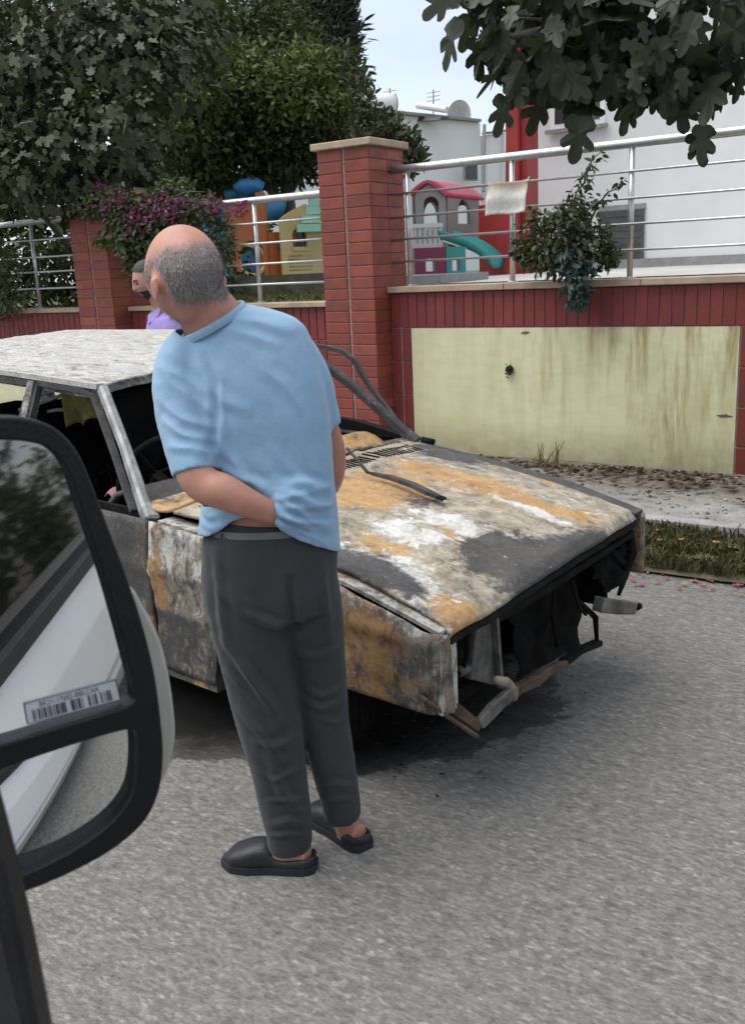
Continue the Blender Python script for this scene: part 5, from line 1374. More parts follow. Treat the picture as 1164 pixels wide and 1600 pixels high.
# sleeve rings
fold_px([(258, 590), (290, 612), (325, 640)], .010, .007, 2.30); fold_px([(250, 625), (285, 652), (328, 668)], .011, .008, 2.28)
fold_px([(255, 660), (290, 680), (330, 690)], .010, .007, 2.25); fold_px([(262, 700), (300, 700), (332, 712)], .010, .006, 2.23)
fold_px([(248, 575), (280, 585), (312, 610), (330, 640)], .012, .007, 2.31)
# from the armpit across the back
fold_px([(330, 640), (345, 680), (348, 730)], .014, .008); fold_px([(322, 600), (345, 625), (385, 640)], .014, .006)
fold_px([(400, 570), (440, 600), (470, 640)], .014, .005); fold_px([(430, 700), (455, 740), (500, 775)], .012, .006); fold_px([(345, 690), (372, 735), (415, 770)], .012, .007)
fold_px([(450, 640), (470, 700), (478, 770)], .020, .004)
fold_px([(365, 500), (400, 505), (450, 520)], .012, .005); fold_px([(350, 515), (390, 525), (430, 540)], .012, .005)
# gathers that run from the lifted hem to the right hip
fold_px([(405, 768), (450, 790), (505, 835)], .010, .012, 2.24); fold_px([(400, 760), (460, 775), (515, 805)], .010, .010, 2.25)
fold_px([(415, 785), (455, 815), (500, 852)], .009, .012, 2.23); fold_px([(420, 755), (470, 758), (518, 775)], .011, .008, 2.26)
fold_px([(440, 800), (475, 825), (520, 845)], .008, .009, 2.235); fold_px([(345, 735), (375, 752), (410, 758)], .010, .008, 2.25)
fold_px([(305, 800), (325, 810), (350, 805)], .009, .008, 2.30); fold_px([(300, 820), (330, 826), (352, 815)], .008, .007, 2.30)
fold_px([(425, 806), (460, 826), (510, 858)], .006, .009); fold_px([(428, 798), (470, 812), (522, 830)], .006, .009); fold_px([(432, 788), (475, 792), (522, 800)], .007, .007)
fold_px([(430, 780), (465, 772), (515, 770)], .007, .005); fold_px([(440, 818), (470, 842), (500, 858)], .005, .006)
fold_px([(318, 560), (335, 600), (338, 650), (332, 700)], .010, -.010)
folds(sme, fl)
wobble(sme, .0045, 5, 1.0, (1, 1, .6)); wobble(sme, .0016, 22, 4.0, (1, 1, .7))
# cut the hem, the cuffs and the neck, then give the cloth its thickness
hemx = [280, 300, 322, 345, 362, 400, 424, 436, 470, 500, 528, 560]
hemy = [826, 838, 840, 832, 816, 806, 812, 830, 848, 858, 864, 864]
bm = bmesh.new(); bm.from_mesh(sme); kill = []
wrist_l = kp(303, 742, 2.268); dir_l = kp(304, 735, 2.27) - kp(293, 680, 2.305); dir_l /= np.linalg.norm(dir_l)
cuff_r = kp(508, 664, 2.49); dir_r = kp(510, 668, 2.492) - kp(498, 625, 2.475); dir_r /= np.linalg.norm(dir_r)
neck_c = kp(332, 499, 2.375); dir_n = kp(306, 453, 2.368) - kp(332, 499, 2.380); dir_n /= np.linalg.norm(dir_n)
pu = kp(379, 473, 2.38) - kp(286, 526, 2.38); nbw = np.linalg.norm(pu) / 2; pu /= 2 * nbw; pv = np.cross(pu, dir_n); pv /= np.linalg.norm(pv)
nc = kp(332.5, 499.5, 2.376)
hem_l = lambda x, front: float(np.interp(x, hemx, hemy)) if not front else (838.0 if x < 400 else 862.0)
for v in bm.verts:
    P = np.array(v.co); x, y = PXY(P); front = (P @ HF) > 2.42
    if y > hem_l(x, front): kill.append(v); continue
    if x < 345 and (P @ HF) < 2.37 and (P - wrist_l) @ dir_l > 0 and np.linalg.norm(P - wrist_l) < .13 and y < 790: kill.append(v); continue
    if np.linalg.norm(P - cuff_r) < .075 and (P - cuff_r) @ dir_r > 0 and x > 470 and (P @ HF) > 2.44: kill.append(v); continue
    qn = P - nc; 
    if qn @ dir_n > -.004 and abs(qn @ dir_n) < .12 and ((qn @ pu) / nbw) ** 2 + ((qn @ pv) / .078) ** 2 < 1.12: kill.append(v)
bmesh.ops.delete(bm, geom=kill, context='VERTS')
loose = [v for v in bm.verts if not v.link_faces]; bmesh.ops.delete(bm, geom=loose, context='VERTS')
# settle the ragged cut edges
for _ in range(6):
    bv = [v for v in bm.verts if v.is_boundary]
    new = {}
    for v in bv:
        nb_ = [e.other_vert(v) for e in v.link_edges if e.is_boundary]
        if len(nb_) == 2: new[v] = (Vector(nb_[0].co) + nb_[1].co) * .35 + v.co * .3
    for v, c_ in new.items(): v.co = c_
bmesh.ops.solidify(bm, geom=bm.faces[:], thickness=.0035)
bmesh.ops.recalc_face_normals(bm, faces=bm.faces)
bm.to_mesh(sme); bm.free()
sme.polygons.foreach_set("use_smooth", [True] * len(sme.polygons))
so = obj("shirt", sme, SHIRT, man)
# ribbed neck band
ring_ = [nc + pu * nbw * 1.0 * math.cos(a_) + pv * .078 * math.sin(a_) for a_ in np.linspace(0, 2 * math.pi, 40)]
bandm = MB()
for off, rr_ in ((-.010, 1.03), (.006, 1.0)): pass
Vn = []; Fn = []
for off, g in ((-.016, 1.05), (-.009, 1.065), (.000, 1.05), (.004, 1.015), (.000, .975), (-.014, .965)):
    for a_ in np.linspace(0, 2 * math.pi, 40, endpoint=False):
        Vn.append(nc + dir_n * off + (pu * nbw * math.cos(a_) + pv * .078 * math.sin(a_)) * g)
for r in range(5):
    for k in range(40): Fn.append((r * 40 + k, r * 40 + (k + 1) % 40, (r + 1) * 40 + (k + 1) % 40, (r + 1) * 40 + k))
obj("collar", mesh_from("collar", Vn, Fn, True), SHIRT, man)
# --- trousers
tr = []
C, R, Dp = ringset([(424, 806, 98, .124), (423, 840, 104, .132), (421, 880, 105, .138), (423, 920, 106, .138), (430, 955, 100, .125)])
tr.append(limb(C, R, Dp, sub=4, n=36, expo=2.2))
LLt = [(385, 915, 62, .115, 2.39), (391, 960, 63, .112, 2.385), (397, 1000, 60, .105, 2.385), (406, 1050, 57, .098, 2.385), (415, 1100, 54, .090, 2.38), (425, 1150, 48, .084, 2.375), (436, 1200, 43, .077, 2.375), (445, 1250, 40, .070, 2.375), (451, 1290, 37, .064, 2.375), (453, 1324, 34, .058, 2.375)]
RLt = [(474, 915, 56, .110, 2.42), (482, 960, 53, .105, 2.43), (490, 1000, 47, .098, 2.44), (499, 1050, 44, .09, 2.45), (504, 1100, 42, .084, 2.455), (512, 1150, 38, .078, 2.46), (522, 1200, 34, .070, 2.465), (530, 1240, 31, .063, 2.468), (535, 1276, 29, .056, 2.47)]
for rows in (LLt, RLt):
    C, R, Dp = ringset(rows); tr.append(limb(C, R, Dp, sub=5, n=28, expo=2.15))
tme = fused("trousers", tr, .0065, 6)
fl = []
fold_px([(345, 925), (385, 955), (430, 975), (455, 985)], .012, .009, 2.28); fold_px([(340, 900), (370, 930), (400, 950)], .012, .006, 2.28)
fold_px([(455, 900), (458, 950), (460, 985)], .010, -.010, 2.29); fold_px([(460, 985), (490, 975), (528, 960)], .012, .006, 2.34)
fold_px([(462, 1010), (490, 1020), (530, 1012)], .010, .007, 2.37); fold_px([(350, 1000), (385, 1050), (425, 1110)], .014, .009, 2.28)
fold_px([(380, 1040), (410, 1090), (440, 1140)], .014, .008, 2.28); fold_px([(470, 1090), (500, 1105), (540, 1095)], .010, .007, 2.37)
fold_px([(480, 1075), (500, 1085), (535, 1078)], .009, .006, 2.37); fold_px([(420, 1180), (440, 1240), (470, 1280)], .012, .008, 2.29)
fold_px([(425, 1290), (450, 1280), (480, 1295)], .010, .007, 2.31); fold_px([(420, 1310), (450, 1302), (482, 1312)], .008, .006, 2.31)
fold_px([(505, 1230), (525, 1222), (552, 1235)], .009, .006, 2.40); fold_px([(510, 1255), (530, 1248), (556, 1256)], .008, .005, 2.40)
fold_px([(400, 1160), (430, 1168), (468, 1158)], .011, .006, 2.29)
fold_px([(352, 1060), (385, 1085), (412, 1120)], .009, .007); fold_px([(372, 1120), (405, 1150), (440, 1200)], .010, .007); fold_px([(395, 1210), (425, 1225), (470, 1215)], .008, .006); fold_px([(335, 860), (345, 940), (352, 1020)], .012, .006); fold_px([(500, 880), (508, 950), (515, 1030)], .010, .006); fold_px([(418, 1262), (445, 1258), (482, 1270)], .007, .006); fold_px([(500, 1150), (525, 1160), (548, 1150)], .008, .006)
FOLD_GAIN = 1.35
folds(tme, fl); wobble(tme, .0045, 6, 3.0, (1, 1, .5)); wobble(tme, .0016, 20, 9.0, (1, 1, .7))
obj("trousers", tme, TROUSER, man)
# waistband: a pale strip of elastic that shows where the shirt is lifted
wbp = []
C, R, Dp = ringset([(424, 812, 100.5, .1275), (424, 822, 102.0, .1295)])
obj("waistband", mesh_from("waistband", *loft([(C[0], HR * R[0], HF * Dp[0]), (C[1], HR * R[1], HF * Dp[1])], 48, False, 2.2), smooth=True), cloth_mat("waist_elastic", (0.16, 0.17, 0.17)), man)
# --- clogs
def clog(Hh, T, nm="clog"):
    d = T - Hh; L_ = np.linalg.norm(d); d /= L_; sd_ = np.array([-d[1], d[0], 0]); up = np.array([0, 0, 1.0])
    H0 = Hh - d * .028; L_ += .03
    def sec(t): # half width, height
        w_ = float(np.interp(t, [0, .06, .2, .45, .7, .88, 1], [.018, .034, .040, .040, .050, .044, .012]))
        return w_
    n = 30; m_ = 26
    outer = []; 
    ts = [0.0, .02, .06, .12, .2, .3, .38, .44, .5, .56, .64, .72, .8, .88, .94, .98, 1.0]
    V = []; F = []
    for t in ts:
        w_ = sec(t); hgt = float(np.interp(t, [0, .1, .3, .40, .48, .6, .75, .9, 1], [.048, .052, .044, .050, .076, .078, .066, .048, .024]))
        c_ = H0 + d * L_ * t
        for k in range(m_):
            an = 2 * math.pi * k / m_; ca, sa = math.cos(an), math.sin(an)
            x = math.copysign(abs(ca) ** .75, ca) * w_; z = .5 * hgt + .5 * hgt * math.copysign(abs(sa) ** .7, sa)
            open_ = t < .44
            if open_ and sa > .25:          # hollow the heel for the foot
                z = hgt - (sa - .25) / .75 * (hgt - .022) * (1 if .05 < t else .2)
                x *= .86 if .05 < t else 1
            V.append(c_ + sd_ * x + up * (z + .001))
    for i in range(len(ts) - 1):
        for k in range(m_): F.append((i * m_ + k, i * m_ + (k + 1) % m_, (i + 1) * m_ + (k + 1) % m_, (i + 1) * m_ + k))
    F.append(tuple(range(m_))[::-1]); F.append(tuple((len(ts) - 1) * m_ + k for k in range(m_)))
    me = mesh_from(nm, V, F, True)
    bm = bmesh.new(); bm.from_mesh(me); bmesh.ops.recalc_face_normals(bm, faces=bm.faces); bmesh.ops.subdivide_edges(bm, edges=bm.edges[:], cuts=1, use_grid_fill=True, smooth=.6); bm.to_mesh(me); bm.free()
    me.polygons.foreach_set("use_smooth", [True] * len(me.polygons))
    o = obj(nm, me, CLOG, man)
    sl = []
    for t in np.linspace(0, 1, 24): sl.append((H0 + d * (L_ + .008) * t - d * .004, sec(t) + .005))
    m = []
    vv = [c_ + sd_ * w_ for c_, w_ in sl] + [c_ - sd_ * w_ for c_, w_ in sl[::-1]]
    n2 = len(vv); V2 = [v + up * .0005 for v in vv] + [v + up * .020 for v in vv]
    F2 = [tuple(range(n2))[::-1], tuple(range(n2, 2 * n2))] + [(k, (k + 1) % n2, n2 + (k + 1) % n2, n2 + k) for k in range(n2)]
    obj("sole", mesh_from("sole", V2, F2), CLOG, o)
clog(LH, LT); clog(RH, RT)

# ------------------------------------------------------------ the second man, beyond the car
P0 = at_d(234, 438, 5.75); G2 = np.array([P0[0], P0[1], .0])
man2 = thing("person", "dark haired man in a lilac shirt standing beyond the burnt car, half hidden", "person", tuple(G2))
f2 = np.array([-.55, -.80, 0.0]); f2 /= np.linalg.norm(f2); fdn = f2 * .96 + np.array([0, 0, -.26]); fdn /= np.linalg.norm(fdn)
r2 = np.cross(fdn, [0, 0, 1]); r2 /= np.linalg.norm(r2); u2 = np.cross(r2, fdn)
HX2 = (P0, r2, fdn, u2)
up = np.array([0, 0, 1.0]); B = np.array([P0[0], P0[1], 0]) - f2 * .05
def q2_(s_, f_, z): return B + r2 * s_ + f2 * f_ + up * z
hz = P0[2]; 
b2 = head_parts(HX2)
b2.append(limb([q2_(0, .02, hz - .06), q2_(0, -.01, hz - .15), q2_(0, -.02, hz - .22)], [.058, .058, .075], [.06, .06, .07], vref=f2))
tors = [(hz - .19, .07, .06), (hz - .24, .16, .085), (hz - .34, .185, .11), (hz - .48, .175, .115), (hz - .62, .16, .105), (hz - .74, .165, .11), (hz - .84, .16, .11)]
b2.append(limb([q2_(0, -.01, z) for z, _, _ in tors], [w * .93 for _, w, _ in tors], [d * .92 for _, _, d in tors], vref=f2))
for s_ in (-1, 1):
    b2.append(limb([q2_(s_ * .17, -.01, hz - .26), q2_(s_ * .215, -.02, hz - .42), q2_(s_ * .225, -.03, hz - .56), q2_(s_ * .22, .05, hz - .69), q2_(s_ * .20, .13, hz - .79)], [.05, .047, .041, .036, .027], vref=f2))
    b2 += hand_parts(q2_(s_ * .20, .135, hz - .80), f2 * .55 - up * .8, -r2 * s_, s_, .45)
    b2.append(limb([q2_(s_ * .085, 0, hz - .80), q2_(s_ * .095, .01, hz - 1.0), q2_(s_ * .10, .02, hz - 1.18), q2_(s_ * .10, -.01, hz - 1.38), q2_(s_ * .10, -.02, .09)], [.085, .075, .055, .052, .038], vref=f2))
    b2.append(loft([(q2_(s_ * .10, x, .01 + h_), r2 * w_, up * h_) for x, w_, h_ in ((-.08, .03, .035), (-.02, .036, .045), (.06, .042, .035), (.13, .042, .025), (.17, .03, .015))], 14))
obj("body", fused("body", b2, .007, 3), SKIN2, man2)
def cover(nm, parts, vox, mat, sm=4, wob=.004):
    me = fused(nm, parts, vox, sm); wobble(me, wob, 8, 5.0); return obj(nm, me, mat, man2)
sh = [limb([q2_(0, -.01, z) for z, _, _ in tors], [w * 1.04 for _, w, _ in tors], [d * 1.07 for _, _, d in tors], vref=f2)]
for s_ in (-1, 1):
    sh.append(limb([q2_(s_ * .14, -.01, hz - .235), q2_(s_ * .19, -.015, hz - .33), q2_(s_ * .222, -.02, hz - .43), q2_(s_ * .23, -.025, hz - .52)], [.055, .066, .062, .060], vref=f2))
cover("shirt", sh, .008, PURPLE)
col_ = MB()
for s_ in (-1, 1):
    a_ = q2_(s_ * .005, .075, hz - .205); b_ = q2_(s_ * .075, .01, hz - .155); c_ = q2_(s_ * .05, .085, hz - .255); d_ = q2_(s_ * .10, .03, hz - .205)
    col_.hexa([a_, c_, d_, b_, a_ + f2 * .006, c_ + f2 * .008, d_ + f2 * .006, b_ + f2 * .006])
col_.build("collar", PURPLE, man2)
tz = []
for s_ in (-1, 1): tz.append(limb([q2_(s_ * .08, 0, hz - .74), q2_(s_ * .092, .01, hz - .98), q2_(s_ * .10, .02, hz - 1.2), q2_(s_ * .10, -.01, hz - 1.4), q2_(s_ * .10, -.02, .05)], [.098, .09, .075, .068, .062], vref=f2))
tz.append(limb([q2_(0, 0, hz - .72), q2_(0, 0, hz - .82), q2_(0, 0, hz - .9)], [.168, .175, .15], [.118, .122, .11], vref=f2))
cover("trousers", tz, .009, NAVY)
for s_ in (-1, 1):
    sv = loft([(q2_(s_ * .10, x, .002 + h_), r2 * w_, up * h_) for x, w_, h_ in ((-.10, .03, .04), (-.03, .043, .052), (.06, .05, .043), (.14, .05, .032), (.19, .035, .02), (.20, .01, .01))], 16)
    obj("shoe", mesh_from("shoe", *sv, smooth=True), CLOG, man2)
def head_shell(nm, ax, grow, keep, mat, par):
    O, Rr_, Fw_, Up_ = ax
    me = fused(nm, [head_parts(ax, .076 + grow, .097 + grow, .118 + grow)[0]], .005, 2)
    bm = bmesh.new(); bm.from_mesh(me); kl = []
    for v in bm.verts:
        q = np.array(v.co) - O
        if not keep(q @ Rr_, q @ Fw_, q @ Up_): kl.append(v)
    bmesh.ops.delete(bm, geom=kl, context='VERTS'); bm.to_mesh(me); bm.free()
    wobble(me, .002, 60, 1.0); return obj(nm, me, mat, par)
head_shell("hair", HX2, .007, lambda x, y, z: z > .062 + .5 * max(0, y - .05) and True or (y < -.005 and z > -.05) or (y < .03 and z > .02 and abs(x) > .05), HAIRD, man2)
head_shell("beard", HX2, .0035, lambda x, y, z: (z < -.046 and y > .0 and not (abs(x) < .022 and -.074 < z < -.054)), HAIRD, man2)
for s_ in (-1, 1):
    e_ = P0 + r2 * s_ * .031 + fdn * .079 + u2 * .004
    V, F = loft([(e_ + u2 * .008 * math.cos(a_), r2 * .012 * math.sin(a_) + 0 * e_, fdn * .008 * math.sin(a_)) for a_ in np.linspace(.15, 2.99, 7)], 12)
    obj("eye", mesh_from("eye", V, F, True), EYE, man2)
    bpth = [P0 + r2 * s_ * x + fdn * y + u2 * z for x, y, z in ((.014, .097, .022), (.030, .092, .027), (.048, .078, .022))]
    MB().path(bpth, .005, .007).build("eyebrow", HAIRD, man2)
# ================================================================== trees, bushes, grass
def leaf_shape(kind_):
    if kind_ == 'fig':       # three to five rounded lobes, drawn tip downwards along +Y
        half = [(0.0, 0.0), (.10, -.04), (.24, -.02), (.34, .08), (.40, .22), (.36, .33), (.24, .36), (.20, .42), (.30, .50), (.42, .62), (.43, .76), (.34, .82), (.20, .74), (.155, .70), (.17, .84), (.17, .98), (.10, 1.08), (0, 1.12)]
        pts = half + [(-x, y) for x, y in half[-2:0:-1]]
    elif kind_ == 'oval':
        pts = [(0, 0), (.16, .16), (.23, .42), (.17, .72), (0, 1.0), (-.17, .72), (-.23, .42), (-.16, .16)]
    elif kind_ == 'fig3':
        half = [(0, 0), (.14, -.02), (.26, .10), (.27, .26), (.17, .36), (.26, .48), (.36, .60), (.33, .72), (.17, .70), (.15, .86), (.08, 1.0), (0, 1.04)]
        pts = half + [(-x, y) for x, y in half[-2:0:-1]]
    else:                    # narrow
        pts = [(0, 0), (.085, .3), (.07, .7), (0, 1.0), (-.07, .7), (-.085, .3)]
    return np.array(pts, float)
def leaf_mesh(name, kind_, size, cup=.12, seed=0):
    r = np.random.default_rng(seed); P = leaf_shape(kind_); n = len(P)
    x, y = P[:, 0] * r.uniform(.9, 1.1), P[:, 1]
    z = cup * np.abs(x) * 1.3 - r.uniform(.08, .30) * y ** 2 + .03 * np.sin(y * 9 + seed) * np.abs(x) * 4
    V = np.stack([x, y, z], 1) * size
    c_ = np.array([[0, .45, -.05 * .45], [0, .78, -.12]]) * size
    V = np.vstack([V, c_[:1]])
    F = [(k, (k + 1) % n, n) for k in range(n)]
    return mesh_from(name, V, F)
def frames(nrm, rs, droop):
    """random leaf frames about outward normals; the leaf's tip hangs by droop"""
    k = len(nrm)
    d = rs.normal(0, 1, (k, 3)) * .55 + nrm * .6; d[:, 2] -= droop
    d /= np.linalg.norm(d, axis=1)[:, None]
    up = nrm * .8 + rs.normal(0, .45, (k, 3)) + np.array([0, 0, .5]); s = np.cross(d, up); s /= np.linalg.norm(s, axis=1)[:, None]
    w = np.cross(s, d)
    return s, d, w
def scatter(clumps, n, rs, shell=.55):
    """points in ellipsoid clumps, most of them towards the outside; returns points and outward normals"""
    vol = np.array([c[3] * c[4] * c[5] for c in clumps]) ** .7; vol /= vol.sum()
    idx = rs.choice(len(clumps), n, p=vol)
    u = rs.normal(0, 1, (n, 3)); u /= np.linalg.norm(u, axis=1)[:, None]
    r = shell + (1 - shell) * rs.random(n) ** .6
    r *= 1 + .12 * rs.normal(0, 1, n)
    C = np.array([c[:3] for c in clumps])[idx]; S = np.array([c[3:6] for c in clumps])[idx]
    return C + u * S * r[:, None], u
def foliage(name, clumps, n, kind_, size, mat, parent, seed=0, droop=.5, var=.35, shell=.5, drop=None):
    rs = np.random.default_rng(seed); P, U = scatter(clumps, n, rs, shell)
    if drop is not None:
        k = np.array([not drop(p) for p in P]); P, U = P[k], U[k]; n = len(P)
    s, d, w = frames(U, rs, droop); sz = size * (1 + var * rs.normal(0, 1, n)).clip(.5, 1.7)
    L = leaf_shape(kind_) if kind_ != 'quad' else np.array([(0, 0), (.20, .45), (0, 1), (-.20, .45)])
    m = len(L); cupv = np.abs(L[:, 0]) * .35 - .12 * L[:, 1] ** 2
    V = P[:, None, :] + sz[:, None, None] * (L[None, :, 0:1] * s[:, None, :] + L[None, :, 1:2] * d[:, None, :] + cupv[None, :, None] * w[:, None, :])
    me = bpy.data.meshes.new(name); V = V.reshape(-1, 3)
    me.vertices.add(len(V)); me.vertices.foreach_set("co", V.ravel())
    me.loops.add(n * m); me.loops.foreach_set("vertex_index", np.arange(n * m))
    me.polygons.add(n); me.polygons.foreach_set("loop_start", np.arange(n) * m); me.polygons.foreach_set("loop_total", np.full(n, m))
    me.update(calc_edges=True); me.validate()
    o = obj(name, me, mat, parent); return o
def E_(x, y, d, rx, ry, rd=None):
    """leaf clump round a photo point at depth d: radii in photo pixels across and up, metres in depth"""
    P = at_d(x, y, d); k = d / 1500
    return (P[0], P[1], P[2], rx * k, rd if rd else max(rx, ry) * k * .8, ry * k)
def branch(m, pts, r0, r1, n=8):
    pts = [np.asarray(p, float) for p in pts]; q = [pts[0]]
    for a_, b_ in zip(pts[:-1], pts[1:]):
        for f in (.5, 1.0): q.append(a_ + (b_ - a_) * f + (rng.normal(0, .02, 3) if f < 1 else 0))
    m.tube(q, list(np.linspace(r0, r1, len(q))), n)
BARK = speckled("bark_grey", (0.045, 0.042, 0.038), (0.14, 0.13, 0.115), 10, .95, .8, 40, sc=(1, 1, .3))
FIG_L = leafy("fig_leaf", [(0.0300, 0.0450, 0.0163), (0.0425, 0.0600, 0.0225), (0.0600, 0.0788, 0.0338), (0.0350, 0.0500, 0.0187), (0.1000, 0.1187, 0.0650), (0.0500, 0.0600, 0.0300)], .58, .10, .32)
FIG_N = leafy("fig_leaf_near", [(0.026, 0.034, 0.018), (0.036, 0.045, 0.025), (0.050, 0.060, 0.034), (0.030, 0.038, 0.020), (0.066, 0.074, 0.044)], .55, .10, .35)
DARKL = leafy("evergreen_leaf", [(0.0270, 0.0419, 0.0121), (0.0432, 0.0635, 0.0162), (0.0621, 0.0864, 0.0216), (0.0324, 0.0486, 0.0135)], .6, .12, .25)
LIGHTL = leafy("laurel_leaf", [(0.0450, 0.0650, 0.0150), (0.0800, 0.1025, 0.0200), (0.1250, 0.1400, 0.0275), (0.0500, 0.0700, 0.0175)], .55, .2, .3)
PINEL = leafy("conifer_needle", [(0.0253, 0.0345, 0.0230), (0.0414, 0.0529, 0.0345), (0.0575, 0.0667, 0.0483)], .7, .08, .2)
OLIVEL = leafy("olive_leaf", [(0.04, 0.052, 0.022), (0.06, 0.074, 0.032), (0.032, 0.042, 0.02)], .6, .1, .3)
BOUGL = leafy("bougainvillea_leaf", [(0.05, 0.07, 0.028), (0.085, 0.105, 0.044), (0.14, 0.15, 0.075), (0.06, 0.074, 0.036)], .55, .2, .3)
BOUGF = leafy("bougainvillea_bract", [(0.20, 0.03, 0.12), (0.32, 0.06, 0.22), (0.14, 0.03, 0.085), (0.24, 0.07, 0.15)], .6, .25, .2)
WALLB = leafy("wall_bush_leaf", [(0.028, 0.042, 0.016), (0.045, 0.062, 0.024), (0.07, 0.085, 0.035), (0.034, 0.048, 0.02)], .55, .18, .3)
TEALL = leafy("dusty_leaf", [(0.05, 0.085, 0.075), (0.075, 0.115, 0.10), (0.10, 0.14, 0.12)], .7, .15, .2)

def fig_tree(label, loc_, limbs, clumps, n_parts, n_rest, size, mat, seed, near=False):
    t = thing("fig_tree", label, "tree", loc_)
    m = MB()
    for pts, r0, r1 in limbs: branch(m, pts, r0, r1)
    m.build("trunk", BARK, t, True)
    kinds = [leaf_mesh("leaf", 'fig' if k % 3 else 'fig3', size * f, .06 + .05 * (k % 4), k) for k, f in enumerate((.85, 1.0, 1.1, .95, 1.2, .75, .65, .9, .8, 1.05))]
    for me in kinds: me.materials.append(mat)
    rs = np.random.default_rng(seed); P, U = scatter(clumps, n_parts, rs, .45)
    dist = np.linalg.norm(P - CAM, axis=1)
    s, d, w = frames(U, rs, .75)
    tl = Vector(t.location)
    for i in range(n_parts):
        o = bpy.data.objects.new("leaf", kinds[rs.integers(len(kinds))]); COL.objects.link(o); o.parent = t
        Mx = Matrix((( s[i][0], d[i][0], w[i][0]), (s[i][1], d[i][1], w[i][1]), (s[i][2], d[i][2], w[i][2])))
        o.rotation_euler = Mx.to_euler(); o.location = Vector(P[i]) - tl
    if n_rest:
        kind(foliage("foliage", clumps, n_rest // 2, 'fig', size * .85, mat, t, seed + 1, .6, .3, .25), "stuff")
        kind(foliage("small_foliage", clumps, n_rest, 'fig3', size * .62, mat, t, seed + 2, .4, .35, .4), "stuff")
    return t
# the big fig at the left, behind the wall
g = at_z(60, 470, 1.38)
base = np.array([-9.6, 8.5, 1.35])
cl_ = [E_(60, 120, 9.6, 110, 95, .9), (*E_(200, 90, 9.9, 120, 100, .9),), E_(60, 250, 9.3, 110, 75, .7), E_(170, 210, 9.3, 90, 85, .6), E_(-80, 180, 9.8, 120, 170, 1.0), E_(120, 30, 10, 120, 50, .8), E_(260, 40, 10.5, 100, 70, .8), E_(20, 40, 10.2, 70, 40, .8), E_(150, 290, 9.5, 60, 40, .5)]
fig_tree("big grey green fig tree filling the upper left above the white railing", tuple(base),
         [([base, base + [.2, .1, 1.0], at_d(120, 190, 9.9), at_d(180, 90, 10.1)], .13, .03), ([base + [.1, 0, .8], at_d(50, 180, 9.8), at_d(20, 60, 10)], .08, .02), ([base + [.2, .1, 1.0], at_d(175, 285, 9.3), at_d(212, 248, 9.2)], .05, .012), ([at_d(212, 248, 9.2), at_d(178, 292, 9.15)], .018, .014), ([base, at_d(40, 300, 9.6), at_d(80, 280, 9.3)], .04, .015)],
         cl_, 300, 4800, .135, FIG_L, 3)
# dark evergreen mass behind the pillar
base = np.array([-10.0, 12.6, 1.4])
t = thing("evergreen_tree", "dark evergreen tree with dense fine leaves rising behind the tall brick pillar", "tree", tuple(base))
m = MB(); branch(m, [at_d(474, 425, 14.2), at_d(462, 380, 14.2), at_d(452, 330, 14.1), at_d(440, 220, 14), at_d(420, 90, 14)], .17, .05, 10)
branch(m, [at_d(505, 425, 14.2), at_d(492, 390, 14.2), at_d(470, 350, 14.2), at_d(455, 325, 14.2)], .12, .07, 10)
branch(m, [at_d(452, 330, 14.1), at_d(350, 210, 13.8), at_d(300, 120, 13.6)], .08, .03); branch(m, [at_d(450, 300, 14.1), at_d(520, 180, 14), at_d(545, 60, 14.1)], .08, .02)
m.build("trunk", BARK, t, True)
ev = [E_(330, 230, 13.6, 110, 70, 1), E_(430, 190, 13.8, 110, 80, 1), E_(500, 215, 13.8, 70, 60, .9), E_(420, 90, 14.2, 110, 85, 1), E_(520, 130, 13.9, 55, 60, .8), E_(270, 170, 13.9, 90, 70, 1), E_(380, 20, 14.6, 110, 60, 1), E_(440, 265, 13.9, 80, 30, .7), E_(300, 280, 13.7, 80, 30, .7), E_(230, 270, 14, 60, 50, .8), E_(545, 170, 13.9, 25, 45, .4), E_(200, 10, 14.6, 160, 50, 1)]
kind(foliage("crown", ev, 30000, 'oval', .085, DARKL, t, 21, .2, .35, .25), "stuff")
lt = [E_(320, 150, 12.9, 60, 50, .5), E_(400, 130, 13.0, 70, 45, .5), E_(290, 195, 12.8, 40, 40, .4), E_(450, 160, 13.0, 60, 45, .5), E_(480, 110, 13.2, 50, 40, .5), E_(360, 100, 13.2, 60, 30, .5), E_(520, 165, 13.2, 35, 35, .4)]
kind(foliage("yellow_green_sprays", lt, 7500, 'oval', .082, LIGHTL, t, 22, .0, .35, .35), "stuff")  # sprays of a lighter, yellower green leaf
# conifer right of it with a feathery edge
t = thing("conifer", "grey green feathery conifer rising to the right behind the evergreen", "tree", tuple(at_d(505, 425, 17)))
m = MB(); branch(m, [at_d(505, 425, 17), at_d(515, 250, 17), at_d(520, 100, 17), at_d(505, -80, 17)], .16, .04); m.build("trunk", BARK, t, True)
cn = [E_(512, 40, 16.8, 34, 55, .8), E_(522, 100, 16.8, 24, 40, .6), E_(480, 10, 17, 60, 60, 1), E_(485, -70, 17, 60, 70, 1), E_(535, 70, 16.8, 20, 22, .4), E_(515, 150, 16.8, 40, 40, .6), E_(540, 128, 16.8, 18, 12, .3), E_(525, 10, 16.8, 18, 30, .3)]
kind(foliage("crown", cn, 15000, 'narrow', .20, PINEL, t, 31, -.5, .35, .35), "stuff")
